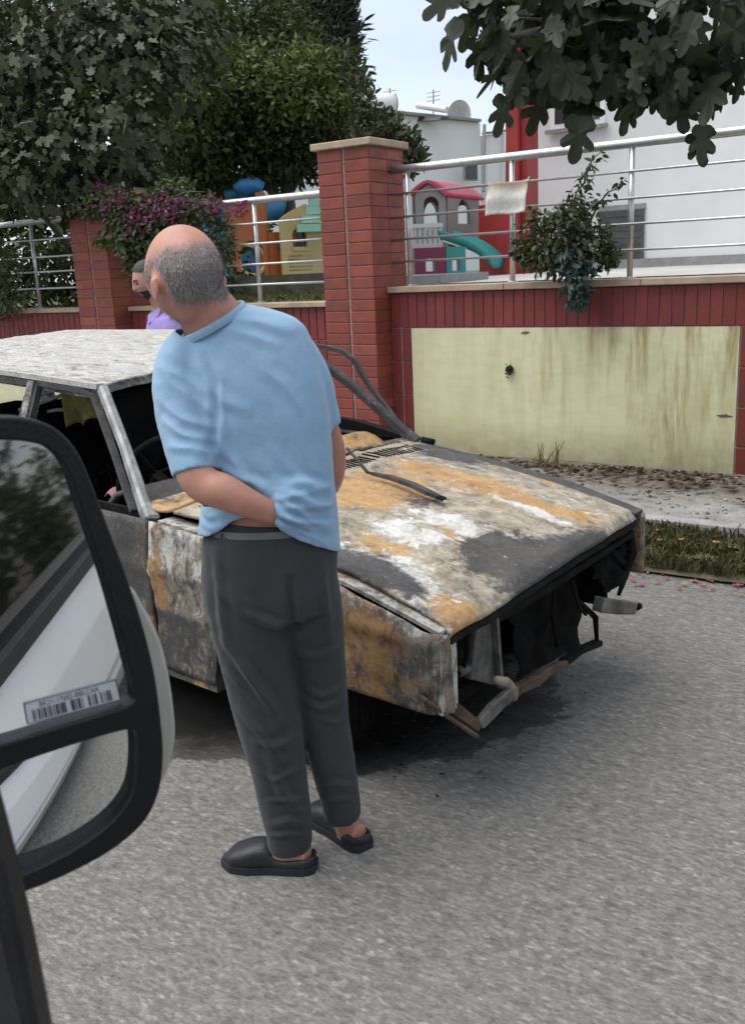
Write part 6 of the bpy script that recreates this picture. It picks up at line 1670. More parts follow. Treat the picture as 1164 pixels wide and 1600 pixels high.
# olive bush behind the pillar
t = thing("olive_bush", "small olive leaved bush peeping out at the right of the tall pillar's top", "bush", tuple(at_d(610, 425, 12.0)))
m = MB()
for (x, y) in ((585, 200), (610, 190), (640, 225), (655, 245), (600, 240), (560, 160)): branch(m, [at_d(600, 425, 12), at_d(605, 300, 12), at_d(x, y, 12)], .035, .006, 6)
m.build("stem", BARK, t, True)
ol = [E_(590, 215, 12, 45, 38, .3), E_(615, 235, 12, 45, 40, .3), E_(640, 250, 12, 26, 30, .2), E_(655, 245, 12, 12, 14, .12), E_(575, 250, 12, 40, 50, .4), E_(612, 190, 12, 20, 16, .15), E_(572, 170, 12, 22, 30, .2), E_(640, 215, 12, 14, 14, .1), E_(560, 130, 12.2, 14, 14, .2)]
kind(foliage("crown", ol, 2600, 'oval', .085, OLIVEL, t, 41, -.6, .3, .2), "stuff")
# more trees further along, closing the view at the left
for i, (x, d, s_, lab) in enumerate(((-60, 18, 240, "dark tree far left behind the fig"), (150, 20, 260, "broad dark tree standing farther back between the fig and the evergreen"), (320, 19.5, 200, "dark tree standing farther back behind the play tower"))):
    b_ = at_d(x, 430, d); t = thing("broadleaf_tree", lab, "tree", tuple(b_))
    m = MB(); branch(m, [b_ - [0, 0, .6], at_d(x + 10, 300, d), at_d(x, 120, d)], .2, .06); m.build("trunk", BARK, t, True)
    cs = [E_(x + random.uniform(-.6, .6) * s_, random.uniform(20, 330), d + random.uniform(-.5, .8), s_ * .45, 75, .9) for _ in range(12)] + [E_(x + s_ * f, 370, d, s_ * .3, 50, .6) for f in (-.6, 0, .6)]
    kind(foliage("crown", cs, 9000, 'oval', .17, DARKL, t, 60 + i, .2, .3, .3), "stuff")
# clipped hedge along the back of the yard at the left
t = thing("hedge", "dark low hedge in the yard seen through the left railings", "hedge", tuple(at_d(150, 440, 12)))
hc = [E_(x, 425 + (x % 3) * 6, 11.5 + .3 * math.sin(x), 60, 55, .5) for x in range(-120, 340, 45)]
kind(foliage("foliage", hc, 7000, 'oval', .085, DARKL, t, 71, .2, .3, .3), "stuff")

# near fig branches hanging in at the upper right
base = np.array([1.0, 5.6, 0.1])
cl_ = [E_(810, 18, 4.9, 60, 55, .35), E_(765, 5, 5.0, 30, 40, .2), E_(732, 8, 5.0, 26, 30, .2), E_(790, 45, 4.95, 40, 40, .2), E_(880, 120, 4.8, 60, 30, .25), E_(970, 130, 4.75, 50, 26, .2), E_(1080, 120, 4.7, 60, 30, .25), E_(1150, 110, 4.65, 40, 40, .25), E_(795, 68, 4.9, 34, 34, .2), E_(880, 38, 4.8, 100, 70, .4), E_(900, 98, 4.8, 60, 36, .25), E_(990, 48, 4.7, 100, 80, .4), E_(1010, 98, 4.7, 80, 35, .25), E_(1100, 38, 4.6, 100, 80, .4), E_(1110, 93, 4.7, 50, 40, .25), E_(950, -22, 4.8, 150, 50, .4), E_(1150, -2, 4.6, 60, 60, .4), E_(850, -22, 4.9, 120, 40, .4), E_(1060, 113, 4.7, 50, 25, .15), E_(830, 98, 4.8, 35, 22, .2), E_(1000, -102, 4.8, 240, 60, .5)]
tip = [([base, base + [-.1, 0, 1.5], at_d(1240, 20, 4.9), at_d(1100, -10, 4.8), at_d(940, 20, 4.8), at_d(800, 60, 4.9), at_d(765, 50, 5.0)], .09, .012), ([at_d(1100, -10, 4.8), at_d(1060, 90, 4.7), at_d(1085, 165, 4.7), at_d(1100, 196, 4.7)], .018, .004), ([at_d(940, 20, 4.8), at_d(930, 110, 4.75), at_d(900, 165, 4.75)], .014, .004), ([at_d(1000, 5, 4.8), at_d(1010, 90, 4.7), at_d(990, 160, 4.7)], .012, .004), ([at_d(800, 60, 4.9), at_d(775, 100, 4.9), at_d(790, 140, 4.9)], .010, .004), ([at_d(870, 40, 4.85), at_d(840, 30, 4.8), at_d(780, 20, 5)], .012, .004)]
ft = fig_tree("near fig tree whose large lobed leaves hang over the railing at the upper right", tuple(base), tip, cl_, 300, 120, .19, FIG_N, 8)
big = bpy.data.meshes.get("leaf")
for (x, y, d, rot) in ((1098, 196, 4.65, .2), (1085, 208, 4.7, 1.2), (905, 182, 4.7, .1), (788, 150, 4.8, .0), (800, 120, 4.8, 2.2), (1060, 150, 4.7, .6), (985, 150, 4.7, -.2), (745, 60, 5.0, .6)):
    o = bpy.data.objects.new("leaf", leaf_mesh("leaf", 'fig', random.uniform(.15, .20), .1, int(x))); o.data.materials.append(FIG_N)
    COL.objects.link(o); o.parent = ft; o.location = Vector(at_d(x, y, d)) - Vector(ft.location)
    dr = np.array([math.sin(rot) * .5, -.25, -1.0]); dr /= np.linalg.norm(dr); nn = -HF + rng.normal(0, .3, 3); s = np.cross(dr, nn); s /= np.linalg.norm(s); w = np.cross(s, dr)
    o.rotation_euler = Matrix(((s[0], dr[0], w[0]), (s[1], dr[1], w[1]), (s[2], dr[2], w[2]))).to_euler()

# bougainvillea on the left pillar
t = thing("bougainvillea", "bougainvillea with purple flowers tumbling over the left brick pillar", "bush", tuple(at_y(230, 440, 6.75)))
def Y_(x, y, Y, rx, ry, rd):
    P = at_y(x, y, Y); k = ((P - CAM) @ CF) / 1500; return (P[0], P[1], P[2], rx * k, rd, ry * k)
m = MB()
for (x, y) in ((110, 315), (150, 290), (160, 360), (185, 395), (230, 330), (290, 310), (340, 318), (200, 300), (260, 300), (320, 300), (150, 375)):
    branch(m, [at_y(250, 470, 6.72), at_y(235, 400, 6.66), at_y((x + 235) / 2, (y + 340) / 2 - 15, 6.58), at_y(x, y, 6.5)], .018, .004, 6)
m.build("stem", BARK, t, True)
bg = [Y_(150, 320, 6.5, 42, 22, .16), Y_(190, 330, 6.52, 40, 35, .18), Y_(200, 370, 6.5, 28, 40, .16), Y_(235, 350, 6.6, 45, 50, .2), Y_(280, 335, 6.65, 40, 30, .2), Y_(320, 325, 6.7, 30, 20, .15), Y_(165, 375, 6.48, 16, 10, .08), Y_(245, 390, 6.62, 30, 40, .18), Y_(210, 415, 6.55, 14, 26, .1), Y_(118, 325, 6.46, 14, 12, .08), Y_(270, 300, 6.7, 40, 20, .15), Y_(345, 375, 6.8, 18, 50, .15), Y_(222, 440, 6.6, 12, 14, .1)]
kind(foliage("foliage", bg, 6800, 'oval', .052, BOUGL, t, 81, .25, .3, .25), "stuff")
bf = [Y_(155, 293, 6.44, 14, 10, .06), Y_(205, 338, 6.40, 17, 20, .08), Y_(282, 318, 6.52, 22, 10, .1), Y_(278, 340, 6.52, 18, 12, .08), Y_(206, 364, 6.38, 9, 6, .05), Y_(318, 315, 6.6, 14, 8, .08), Y_(370, 332, 6.82, 20, 11, .08), Y_(372, 322, 6.85, 14, 8, .08), Y_(222, 350, 6.42, 12, 14, .08), Y_(180, 320, 6.42, 40, 24, .1), Y_(250, 330, 6.5, 60, 30, .12), Y_(330, 322, 6.65, 30, 18, .1)]
kind(foliage("blossom", bf, 700, 'oval', .040, BOUGF, t, 82, .0, .3, .0), "stuff")
# leafy shrub at the far left, in front of the railing
t = thing("shrub", "leafy green shrub overhanging the wall at the left edge", "bush", tuple(at_y(5, 480, 6.75)))
m = MB()
for (x, y) in ((10, 400), (25, 440), (-30, 420), (5, 470), (30, 470)): branch(m, [at_y(-10, 500, 6.8), at_y(x - 10, (y + 500) / 2, 6.65), at_y(x, y, 6.6)], .014, .004, 6)
m.build("stem", BARK, t, True)
kind(foliage("foliage", [Y_(5, 420, 6.6, 24, 40, .2), Y_(10, 465, 6.6, 26, 25, .2), Y_(-40, 440, 6.6, 40, 60, .3), Y_(34, 468, 6.55, 10, 14, .1)], 1100, 'oval', .07, BOUGL, t, 83, .3, .3, .25), "stuff")
# bush on the wall by the railing, with a long shoot above and dusty trailing stems below
t = thing("shrub", "bush pushing through the railing beside the faded sheet, dusty stems trailing below", "bush", tuple(at_y(890, 435, 6.85)))
m = MB()
shoots = [[(890, 430), (890, 370), (900, 300), (915, 270), (938, 238)], [(900, 420), (920, 350), (950, 300), (972, 284)], [(880, 425), (850, 370), (830, 330)], [(885, 430), (840, 400), (805, 395)], [(900, 425), (940, 390), (955, 360)], [(890, 430), (905, 460), (900, 475)], [(885, 425), (870, 350), (880, 310)]]
for sh_ in shoots: branch(m, [at_y(x, y, 6.86 - .05 * i) for i, (x, y) in enumerate(sh_)], .012, .003, 6)
m.build("stem", BARK, t, True)
wb = [Y_(885, 370, 6.7, 55, 45, .2), Y_(860, 400, 6.68, 45, 32, .18), Y_(925, 385, 6.7, 38, 40, .18), Y_(838, 350, 6.72, 26, 24, .12), Y_(900, 325, 6.72, 24, 30, .12), Y_(815, 385, 6.75, 18, 22, .1), Y_(950, 400, 6.75, 18, 20, .1), Y_(825, 400, 6.72, 20, 14, .1), Y_(912, 280, 6.72, 10, 14, .05), Y_(925, 258, 6.72, 7, 10, .04), Y_(938, 242, 6.72, 6, 7, .03), Y_(955, 300, 6.74, 9, 8, .04), Y_(970, 286, 6.74, 7, 6, .03), Y_(940, 315, 6.74, 8, 10, .04), Y_(888, 345, 6.65, 30, 30, .15)]
kind(foliage("foliage", wb, 2700, 'oval', .047, WALLB, t, 84, .35, .3, .25), "stuff")
kind(foliage("trailing_foliage", [Y_(900, 425, 6.62, 24, 40, .1), Y_(905, 460, 6.64, 18, 22, .08), Y_(890, 400, 6.62, 22, 24, .1), Y_(896, 474, 6.66, 8, 8, .05)], 800, 'oval', .05, TEALL, t, 85, .6, .3, .2), "stuff")
# a dry dead weed at the foot of the panel
t = MB()
c_ = at_z(848, 728, .12)
for k in range(16):
    a_ = c_ + [random.uniform(-.12, .12), random.uniform(-.04, .04), -.01]; b_ = a_ + [random.uniform(-.1, .1), random.uniform(-.06, .04), random.uniform(.08, .22)]
    t.tube([a_, (a_ + b_) / 2 + rng.normal(0, .015, 3), b_], [.005, .004, .002], 5)
o = obj("dry_weed", t.mesh("dry_weed"), speckled("dry_stalk", (.10, .065, .035), (.22, .16, .09), 20, .9, .2)); tag(o, "dry brown weed at the foot of the cream panel", "weed")

# grass strip, yard grass, litter, petals
def blades(name, n, area, h, mat, seed, zf, lean=.5):
    rs = np.random.default_rng(seed); x0, x1, y0, y1 = area
    X = rs.uniform(x0, x1, n); Yv = rs.uniform(y0, y1, n)
    keep = np.array([fbm((x * 2.2, y * 3.5, 4), 1, 3) > .02 - .3 * (rs.random() < .25) for x, y in zip(X, Yv)]); X, Yv = X[keep], Yv[keep]; n = len(X)
    Z = np.array([zf(x, y) for x, y in zip(X, Yv)])
    an = rs.uniform(0, 6.28, n); hh = h * rs.uniform(.4, 1.3, n); L = rs.normal(0, lean, (n, 2)) * hh[:, None]
    w = .004 + .004 * rs.random(n)
    P = np.stack([X, Yv, Z], 1); S = np.stack([np.cos(an) * w, np.sin(an) * w, 0 * w], 1)
    Mi = P + np.stack([L[:, 0] * .4, L[:, 1] * .4, hh * .65], 1); T = P + np.stack([L[:, 0], L[:, 1], hh * (1 - .2 * np.abs(L).sum(1) / hh)], 1)
    V = np.stack([P - S, P + S, Mi + S * .7, T, Mi - S * .7], 1).reshape(-1, 3)
    me = bpy.data.meshes.new(name); me.vertices.add(len(V)); me.vertices.foreach_set("co", V.ravel())
    me.loops.add(n * 5); me.loops.foreach_set("vertex_index", np.arange(n * 5)); me.polygons.add(n)
    me.polygons.foreach_set("loop_start", np.arange(n) * 5); me.polygons.foreach_set("loop_total", np.full(n, 5)); me.update(calc_edges=True)
    o = obj(name, me, mat); return kind(o, "stuff")
GRASS = leafy("verge_grass", [(0.065, 0.062, 0.028), (0.095, 0.088, 0.042), (0.15, 0.128, 0.07), (0.075, 0.075, 0.03)], .7, .2, .2)
YGRASS = leafy("yard_grass", [(0.08, 0.09, 0.03), (0.14, 0.14, 0.05), (0.19, 0.17, 0.08)], .7, .2, .2)
blades("grass", 30000, (-4.5, 2.0, 4.78, 5.47), .075, GRASS, 5, lambda x, y: .04)
blades("yard_grass", 15000, (-9.5, 1.5, 7.07, 9.5), .06, YGRASS, 6, lambda x, y: 1.36 + .012 * (y - 7.2))
def litter(name, n, pos, size, mat, seed, kind_='oval'):
    rs = np.random.default_rng(seed); V = []; F = []; L = leaf_shape(kind_); m = len(L)
    for i in range(n):
        x, y, z = pos(rs); an = rs.uniform(0, 6.28); s_ = size * rs.uniform(.5, 1.3); tx, ty = rs.normal(0, .3, 2)
        b_ = len(V); cu = rs.uniform(-.3, .5)
        for (a_, c_) in L - [0, .5]:
            X = a_ * s_ * 1.3; Yq = c_ * s_
            V.append((x + X * math.cos(an) - Yq * math.sin(an), y + X * math.sin(an) + Yq * math.cos(an), z + .004 + abs(tx * X + ty * Yq) + cu * abs(X) * .8))
        F.append(tuple(range(b_, b_ + m)))
    return kind(obj(name, mesh_from(name, V, F), mat), "stuff")
PETAL = leafy("fallen_petal", [(0.34, 0.04, 0.14), (0.42, 0.16, 0.10), (0.45, 0.32, 0.06), (0.34, 0.05, 0.06), (0.30, 0.16, 0.07), (0.45, 0.08, 0.20), (0.22, 0.12, 0.05)], .8, .1, .1)
litter("fallen_petals", 210, lambda r: (r.uniform(-2.2, 1.0), 4.80 - abs(r.normal(0, .13)), .004 + .006 * r.random()), .034, PETAL, 9)
litter("grass_petals", 60, lambda r: (r.uniform(-2.2, 1.0), r.uniform(4.85, 5.4), .075 + .02 * r.random()), .045, PETAL, 19)
DEAD = leafy("dead_leaf", [(0.06, 0.038, 0.022), (0.11, 0.07, 0.04), (0.04, 0.028, 0.02), (0.17, 0.125, 0.08)], .9, .05, .1)
litter("leaf_litter", 900, lambda r: (r.uniform(-4, 1.0), 6.78 - abs(r.normal(0, .32)), .115), .06, DEAD, 10)
PEB = leafy("chipping", [(0.30, 0.28, 0.25), (0.20, 0.185, 0.165), (0.42, 0.40, 0.37), (0.14, 0.125, 0.11)], .9, 0, .2)
def pebbles(n, seed):
    rs = np.random.default_rng(seed); m = MB()
    for i in range(n):
        x, y = rs.uniform(-4, 1.5), rs.uniform(5.6, 6.8); r_ = .005 + .012 * rs.random() ** 2; z = .092 + verge_h(x, y)
        v = [(x + r_ * a_ * rs.uniform(.7, 1.3), y + r_ * b_ * rs.uniform(.7, 1.3), z + r_ * c_ * .7) for a_, b_, c_ in ((1, 0, 0), (0, 1, 0), (-1, 0, 0), (0, -1, 0), (0, 0, 1), (0, 0, -1))]
        m.add(v, [(0, 1, 4), (1, 2, 4), (2, 3, 4), (3, 0, 4), (1, 0, 5), (2, 1, 5), (3, 2, 5), (0, 3, 5)])
    return kind(obj("gravel", m.mesh("gravel"), PEB), "stuff")
pebbles(900, 12)

ASH = leafy("burnt_flake", [(0.012, 0.012, 0.012), (0.03, 0.028, 0.026), (0.10, 0.095, 0.09), (0.02, 0.019, 0.018), (0.16, 0.09, 0.05)], .9, 0, .1)
def ash_pos(r):
    q = W(-.42 + .16 * r.normal() - .7 * (r.random() < .4) * r.random(), .15 + 1.1 * r.random() + .16 * r.normal(), 0); return q[0], q[1], .004
litter("ash_debris", 260, ash_pos, .018, ASH, 33)
# ================================================================== the van the picture is taken beside: its wing mirror and flank
VWHITE = speckled("van_white", (0.80, 0.81, 0.82), (0.86, 0.87, 0.88), 2, 0.2, 0, spec=.5)
VWHITE.node_tree.nodes["Principled BSDF"].inputs["Coat Weight"].default_value = 1.0
VBLACK = speckled("black_plastic", (0.006, 0.006, 0.0065), (0.011, 0.011, 0.012), 30, 0.40, .10, 220, spec=.35)
VCAP = speckled("mirror_cap_white", (0.46, 0.44, 0.38), (0.56, 0.54, 0.48), 8, 0.4, .05, 60)
VRUB = speckled("rubber_trim", (0.012, 0.012, 0.013), (0.02, 0.02, 0.021), 20, .6, 0)
mt, nt, b = new_mat("mirror_glass", 0.015, 1.0); b.inputs["Base Color"].default_value = (.92, .94, .94, 1); MIRROR = mt
mt, nt, b = new_mat("van_window", 0.04, 0.0, .45); b.inputs["Base Color"].default_value = (.004, .005, .006, 1); VGLASS = mt
VY = -0.04
van = thing("van", "white van with black framed wing mirror, cut off at the lower left edge", "van", (0.9, VY, 0))
# the mirror: a flat upper glass and a bulging lower one in a black frame
VPX = (430, 507)
dv = ray(*VPX); MN = np.array([1.0, 0, 0]) - dv; MN /= np.linalg.norm(MN)           # glass faces back along the flank
MC = at_d(100, 1000, .78); MK = MN @ MC
def on_m(x, y, off=0.0): return hit(x, y, MN, MK + off)
EX = np.cross([0, 0, 1], MN); EX /= np.linalg.norm(EX); EYm = np.cross(MN, EX)
def smooth_poly(pts, sub=4):
    P = np.array(pts, float); n = len(P); out = []
    for i in range(n):
        p0, p1, p2, p3 = P[i - 1], P[i], P[(i + 1) % n], P[(i + 2) % n]
        for k in range(sub):
            f = k / sub; out.append(.5 * ((2 * p1) + (-p0 + p2) * f + (2 * p0 - 5 * p1 + 4 * p2 - p3) * f * f + (-p0 + 3 * p1 - 3 * p2 + p3) * f ** 3))
    return np.array(out)
outer = [(-90, 668), (-40, 655), (0, 651), (45, 654), (85, 668), (118, 700), (140, 745), (165, 810), (195, 890), (222, 970), (242, 1050), (253, 1130), (256, 1190), (247, 1245), (222, 1290), (170, 1333), (100, 1370), (35, 1396), (-40, 1418), (-90, 1425), (-108, 1300), (-112, 1050), (-108, 800)]
glass_u = [(-80, 697), (-40, 690), (0, 688), (45, 691), (78, 702), (102, 728), (120, 775), (140, 835), (162, 900), (185, 980), (203, 1050), (211, 1085), (206, 1098), (180, 1110), (100, 1134), (0, 1164), (-80, 1186), (-92, 1050), (-92, 830)]
glass_l = [(-80, 1226), (0, 1204), (60, 1183), (130, 1160), (190, 1143), (210, 1142), (215, 1160), (214, 1210), (203, 1250), (170, 1290), (110, 1332), (40, 1366), (-40, 1392), (-80, 1398), (-90, 1310)]
OUT = smooth_poly(outer); GU = smooth_poly(glass_u); GL = smooth_poly(glass_l)
# frame face with two openings, then given depth
def poly_on(pts, off): return [on_m(x, y, off) for x, y in pts]
bm = bmesh.new(); eds = []
for lp in (OUT, GU, GL):
    vs_ = [bm.verts.new(p) for p in poly_on(lp, 0.0)]
    eds += [bm.edges.new((vs_[k], vs_[(k + 1) % len(vs_)])) for k in range(len(vs_))]
bmesh.ops.triangle_fill(bm, use_beauty=True, edges=eds)
def inside(p, lp):
    x, y = p; c_ = False; n = len(lp)
    for i in range(n):
        (x1, y1), (x2, y2) = lp[i], lp[i - 1]
        if (y1 > y) != (y2 > y) and x < (x2 - x1) * (y - y1) / (y2 - y1) + x1: c_ = not c_
    return c_
def PXY2(P):
    d = np.asarray(P) - CAM; z = d @ CF; return 582 + FOC * (d @ CR) / z, 800 - FOC * (d @ CU) / z
for f in list(bm.faces):
    p_ = PXY2(f.calc_center_median())
    if inside(p_, GU) or inside(p_, GL): bm.faces.remove(f)
bmesh.ops.recalc_face_normals(bm, faces=bm.faces)
fl_ = [f for f in bm.faces if np.array(f.normal) @ MN < 0]
if len(fl_) > len(bm.faces) / 2: bmesh.ops.reverse_faces(bm, faces=bm.faces)
bmesh.ops.solidify(bm, geom=bm.faces[:], thickness=.022)
bmesh.ops.recalc_face_normals(bm, faces=bm.faces)
es = [e for e in bm.edges if len(e.link_faces) == 2 and e.calc_face_angle(0) > 1.0]
bmesh.ops.bevel(bm, geom=es, offset=.005, segments=3, profile=.5, affect='EDGES', clamp_overlap=True)
me = bpy.data.meshes.new("mirror_frame"); bm.to_mesh(me); bm.free()
mirror = obj("wing_mirror", me, VBLACK, van)
# flat glass
me = mesh_from("mirror_glass", poly_on([(p - GU.mean(0)) * 1.03 + GU.mean(0) for p in GU], -.012), [tuple(range(len(GU)))])
obj("mirror_glass", me, MIRROR, mirror)
# bulging glass: a shallow cap of a sphere
ROC = .62
cc = on_m(98, 1196, -.012); 
def bulge(u, v):
    x = -130 + 380 * u; y = 1105 + 320 * v; P = on_m(x, y, -.012); d = P - cc; r2_ = d @ d
    return P - MN * (r2_ / (2 * ROC)) + MN * .003
GLX = (GL - GL.mean(0)) * 1.11 + GL.mean(0)
me = grid_mesh("wide_angle_glass", bulge, 110, 100, 0, True, skip=lambda u, v: not inside((-130 + 380 * u, 1105 + 320 * v), GLX))
obj("wide_angle_glass", me, MIRROR, mirror)
# back of the housing, and its pale cap peeping out at the right
def shell(lp, o0, o1, shrink, dx, nm, mat):
    V = []; F = []; n = len(lp); rings = 7
    c2 = lp.mean(0)
    for r in range(rings):
        t = r / (rings - 1); sc = 1 - shrink * t ** 2.2
        for p in lp:
            q = (p - c2) * sc + c2; P = on_m(q[0], q[1], 0) + MN * (o0 + (o1 - o0) * t) + EX * dx(t, p)
            V.append(P)
    for r in range(rings - 1):
        for k in range(n): F.append((r * n + k, r * n + (k + 1) % n, (r + 1) * n + (k + 1) % n, (r + 1) * n + k))
    F.append(tuple((rings - 1) * n + k for k in range(n)))
    return obj(nm, mesh_from(nm, V, F, True), mat, mirror)
shell(OUT, -.021, -.11, .45, lambda t, p: 0.0, "housing_back", VBLACK)
capline = smooth_poly([(150, 870), (206, 918), (224, 946), (251, 1000), (266, 1060), (274, 1120), (275, 1152), (269, 1186), (260, 1212), (238, 1232), (180, 1215), (150, 1050)])
V = [on_m(x, y, -.026) for x, y in capline]; n_ = len(V)
V2 = [np.array(p) - MN * .06 - EX * 0 for p in V]
obj("mirror_cap", bevelled(mesh_from("mirror_cap", V + V2, [tuple(range(n_)), tuple(range(n_, 2 * n_))[::-1]] + [(k, n_ + k, n_ + (k + 1) % n_, (k + 1) % n_) for k in range(n_)]), .004, 2), VCAP, mirror)
# the printed sticker on the flat glass
ST = [(37, 1099), (182, 1061), (190, 1093), (43, 1132)]
SQ = [on_m(x, y, -.011) for x, y in ST]
def on_st(u, v, lift=0.0): return (SQ[0] * (1 - u) + SQ[1] * u) * (1 - v) + (SQ[3] * (1 - u) + SQ[2] * u) * v + MN * lift
mt, nt, b = new_mat("sticker_film", .5); b.inputs["Base Color"].default_value = (.60, .61, .63, 1); FILM = mt
INK = speckled("sticker_ink", (.07, .065, .08), (.11, .10, .12), 40, .6, 0)
m = MB(); m.hexa([on_st(0, 1), on_st(1, 1), on_st(1, 0), on_st(0, 0)] + [on_st(0, 1, .0004), on_st(1, 1, .0004), on_st(1, 0, .0004), on_st(0, 0, .0004)])
stick = m.build("sticker", FILM, mirror)
m = MB()
def stroke(u0, v0, u1, v1): m.hexa([on_st(u0, v1, .0005), on_st(u1, v1, .0005), on_st(u1, v0, .0005), on_st(u0, v0, .0005)] + [on_st(u0, v1, .0008), on_st(u1, v1, .0008), on_st(u1, v0, .0008), on_st(u0, v0, .0008)])
for a_ in ((0.0, 0.0, 1.0, .035), (0, .965, 1.0, 1.0), (0.0, .035, .010, .965), (.985, .035, 1.0, .965)): stroke(*a_)
bars = [(.07, .015), (.095, .008), (.125, .022), (.16, .012), (.185, .026), (.225, .010), (.245, .022), (.285, .012), (.31, .030), (.35, .012), (.37, .030), (.405, .015), (.47, .040), (.52, .012), (.545, .03), (.59, .008), (.655, .024), (.70, .010), (.725, .028), (.79, .018), (.83, .008), (.855, .022), (.885, .022)]
for u_, w_ in bars: stroke(u_, .40, u_ + w_, .90)
m.build("barcode", INK, stick)
cu = bpy.data.curves.new("part_number", 'FONT'); cu.body = "BK21-17682-BBLCAA"; cu.size = 1.0; cu.align_x = 'LEFT'
to = bpy.data.objects.new("part_number_src", cu); COL.objects.link(to)
dg = bpy.context.evaluated_depsgraph_get(); dg.update(); tme = bpy.data.meshes.new_from_object(to.evaluated_get(dg)); bpy.data.objects.remove(to)
tv = get_co(tme); wx, wy = tv[:, 0].max(), .72
tco = np.array([on_st(.15 + .64 * p[0] / wx, .33 - .24 * p[1] / wy, .0009) for p in tv]); set_co(tme, tco); tme.name = "part_number"
obj("part_number", tme, INK, stick)
# mirror arms and the dark door frame at the very edge
m = MB(); a_ = on_m(-60, 800, -.05)
for yy in (820, 1250):
    m.path([on_m(-70, yy, -.05), on_m(-150, yy + 10, -.06), np.array([-.72, VY + .06, on_m(-70, yy, 0)[2] - .02])], .05, .04)
m.build("mirror_arm", VBLACK, van, bevel=.008)
bl = [(-60, 1150), (-44, 1215), (-18, 1300), (6, 1395), (30, 1500), (54, 1620), (72, 1720)]
V = []; 
for x, y in bl: V.append(at_d(x, y, .50)); 
for x, y in bl[::-1]: V.append(at_d(x - 190, y, .56))
n_ = len(V); Vb = [np.array(p) + HF * .03 for p in V]
obj("door_frame", bevelled(mesh_from("door_frame", V + Vb, [tuple(range(n_)), tuple(range(n_, 2 * n_))[::-1]] + [(k, n_ + k, n_ + (k + 1) % n_, (k + 1) % n_) for k in range(n_)]), .008, 2), VBLACK, van)
# the flank that shows in the glass: found by following the reflected ray
def refl(x, y):
    P = on_m(x, y, -.012); d = ray(x, y); r = d - 2 * (d @ MN) * MN; t = (VY - P[1]) / r[1]; return P + r * t
SILL_Z = .745
def flank(u, v):
    x = -.30 + 5.9 * u; z = .16 + (SILL_Z - .16) * v
    y = VY - .025 + float(np.interp(z, [.16, .22, .34, .36, .40, .60, .745], [-.04, .0, .036, .030, .044, .020, -.020]))
    return np.array([x, y, z])
obj("door_skin", grid_mesh("door_skin", flank, 60, 60, .02), VWHITE, van)
def upper(x, z): return VY - .040 - math.tan(math.radians(17)) * (z - SILL_Z)
def glass_pt(u, v):
    x = -.10 + 5.06 * u; z = SILL_Z + .03 + .72 * v; return np.array([x, upper(x, z), z])
obj("window", grid_mesh("window", glass_pt, 8, 8, .006), VGLASS, van)
m = MB()
m.path([glass_pt(u, 0) + [0, .004, 0] for u in np.linspace(-.02, 1.02, 12)], .03, .05)
m.path([glass_pt(1, v) + [0.01, .004, 0] for v in np.linspace(-.02, 1, 8)], .05, .03, (1, 0, 0))
m.path([glass_pt(u, 1) + [0, .004, 0] for u in np.linspace(-.02, 1.02, 12)], .03, .05)
m.build("window_trim", VRUB, van)
def pan(x0, x1, z0, z1, nm, mat): return obj(nm, grid_mesh(nm, lambda u, v: np.array([x0 + (x1 - x0) * u, upper(0, z0 + (z1 - z0) * v) - .004, z0 + (z1 - z0) * v]), 10, 6, .02), mat, van)
pan(4.98, 5.6, SILL_Z + .012, 1.95, "rear_pillar", VWHITE)
pan(.30, 5.6, 1.51, 1.95, "roof_side", VWHITE)
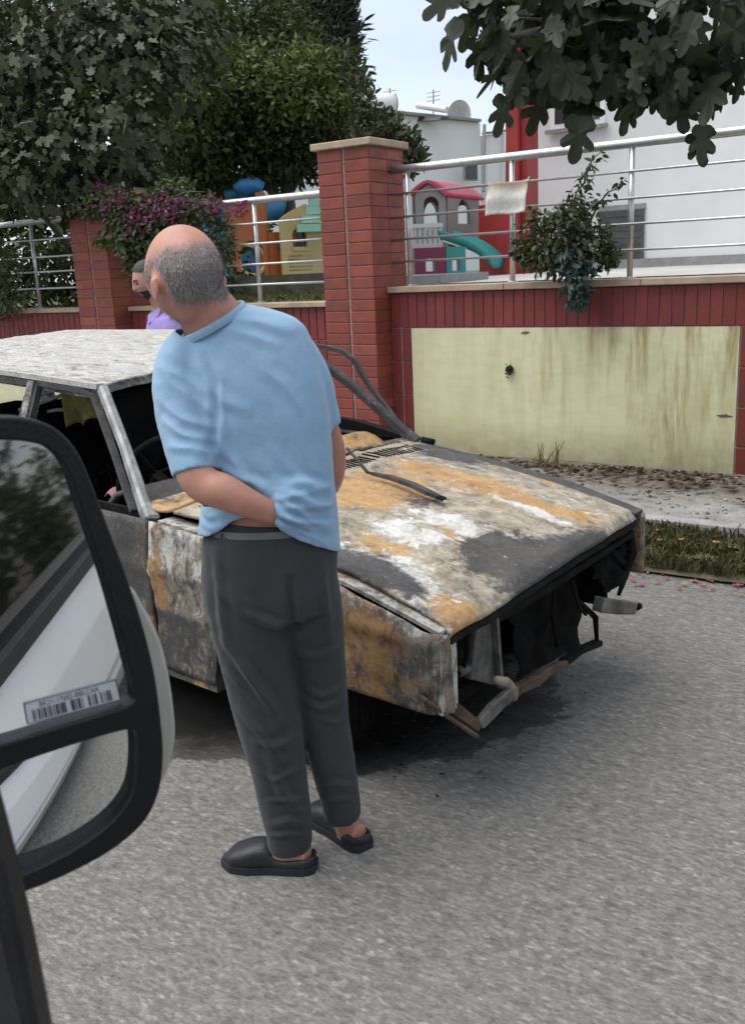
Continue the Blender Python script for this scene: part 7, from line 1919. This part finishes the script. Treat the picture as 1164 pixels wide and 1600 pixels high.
MB().hexa([np.array(p) for p in ((.30, -1.7, .16), (5.6, -1.7, .16), (5.6, VY - .12, .16), (.30, VY - .12, .16), (.30, -1.5, 1.93), (5.6, -1.5, 1.93), (5.6, -.45, 1.93), (.30, -.45, 1.93))]).build("cabin", VRUB, van)
for xw in (3.3,):
    m = MB(); m.tube([(xw, VY - .22, .30), (xw, VY - .03, .30)], .30, 28); m.build("wheel", VRUB, van)
# street trees and more wall beyond the right edge, seen only in the glass
for i, (x, y, lab) in enumerate(((13.5, 5.0, "street tree standing beyond the right edge of the photo"),)):
    t = thing("street_tree", lab, "tree", (x, y, 0)); m = MB(); branch(m, [(x, y, 0), (x, y, 1.6), (x + .2, y, 3)], .12, .06); m.build("trunk", BARK, t, True)
    cs = [(x + random.uniform(-1.6, 1.6), y + random.uniform(-1.3, 1.3), 2.6 + random.uniform(-1.6, 2.2), 1.0, .9, .7) for _ in range(16)]
    kind(foliage("crown", cs, 2600, 'oval', .2, DARKL, t, 90 + i, .2, .3, .3), "stuff")

t = thing("hedge", "roadside hedge beyond the right edge, seen dimly in the mirror", "hedge", (16, 6.2, 0))
kind(foliage("foliage", [(7 + 1.5 * i, 6.0 + .5 * math.sin(i * 2.1), 1.0 + .35 * math.sin(i * 1.3), 1.1, .7, 1.1 + .3 * math.sin(i)) for i in range(12)], 5200, 'oval', .2, DARKL, t, 95, .2, .3, .4), "stuff")
# the front of the van that carries the mirror arms: wing, door front and windscreen pillar
obj("front_wing", grid_mesh("front_wing", lambda u, v: np.array([-.70 - 1.5 * u, VY - .02 - .10 * u * u + float(np.interp(v, [0, .15, .5, .62, 1], [-.05, .0, .03, .045, 0])), .25 + (.95 - .12 * u) * v]), 24, 20, .02), VWHITE, van)
MB().path([np.array([-1.45, VY - .07, 1.12]), np.array([-1.05, VY - .09, 1.55]), np.array([-.66, VY - .16, 1.95])], [.10, .09, .09], .09).build("windscreen_pillar", VBLACK, van, bevel=.01)
MB().path([np.array([-1.40, VY - .02, 1.17]), np.array([-.70, VY - .02, 1.19])], .05, .07).build("window_sill", VBLACK, van, bevel=.006)
m = MB(); m.tube([(-1.75, VY - .30, .33), (-1.75, VY - .06, .33)], .33, 28); m.build("wheel", VRUB, van)
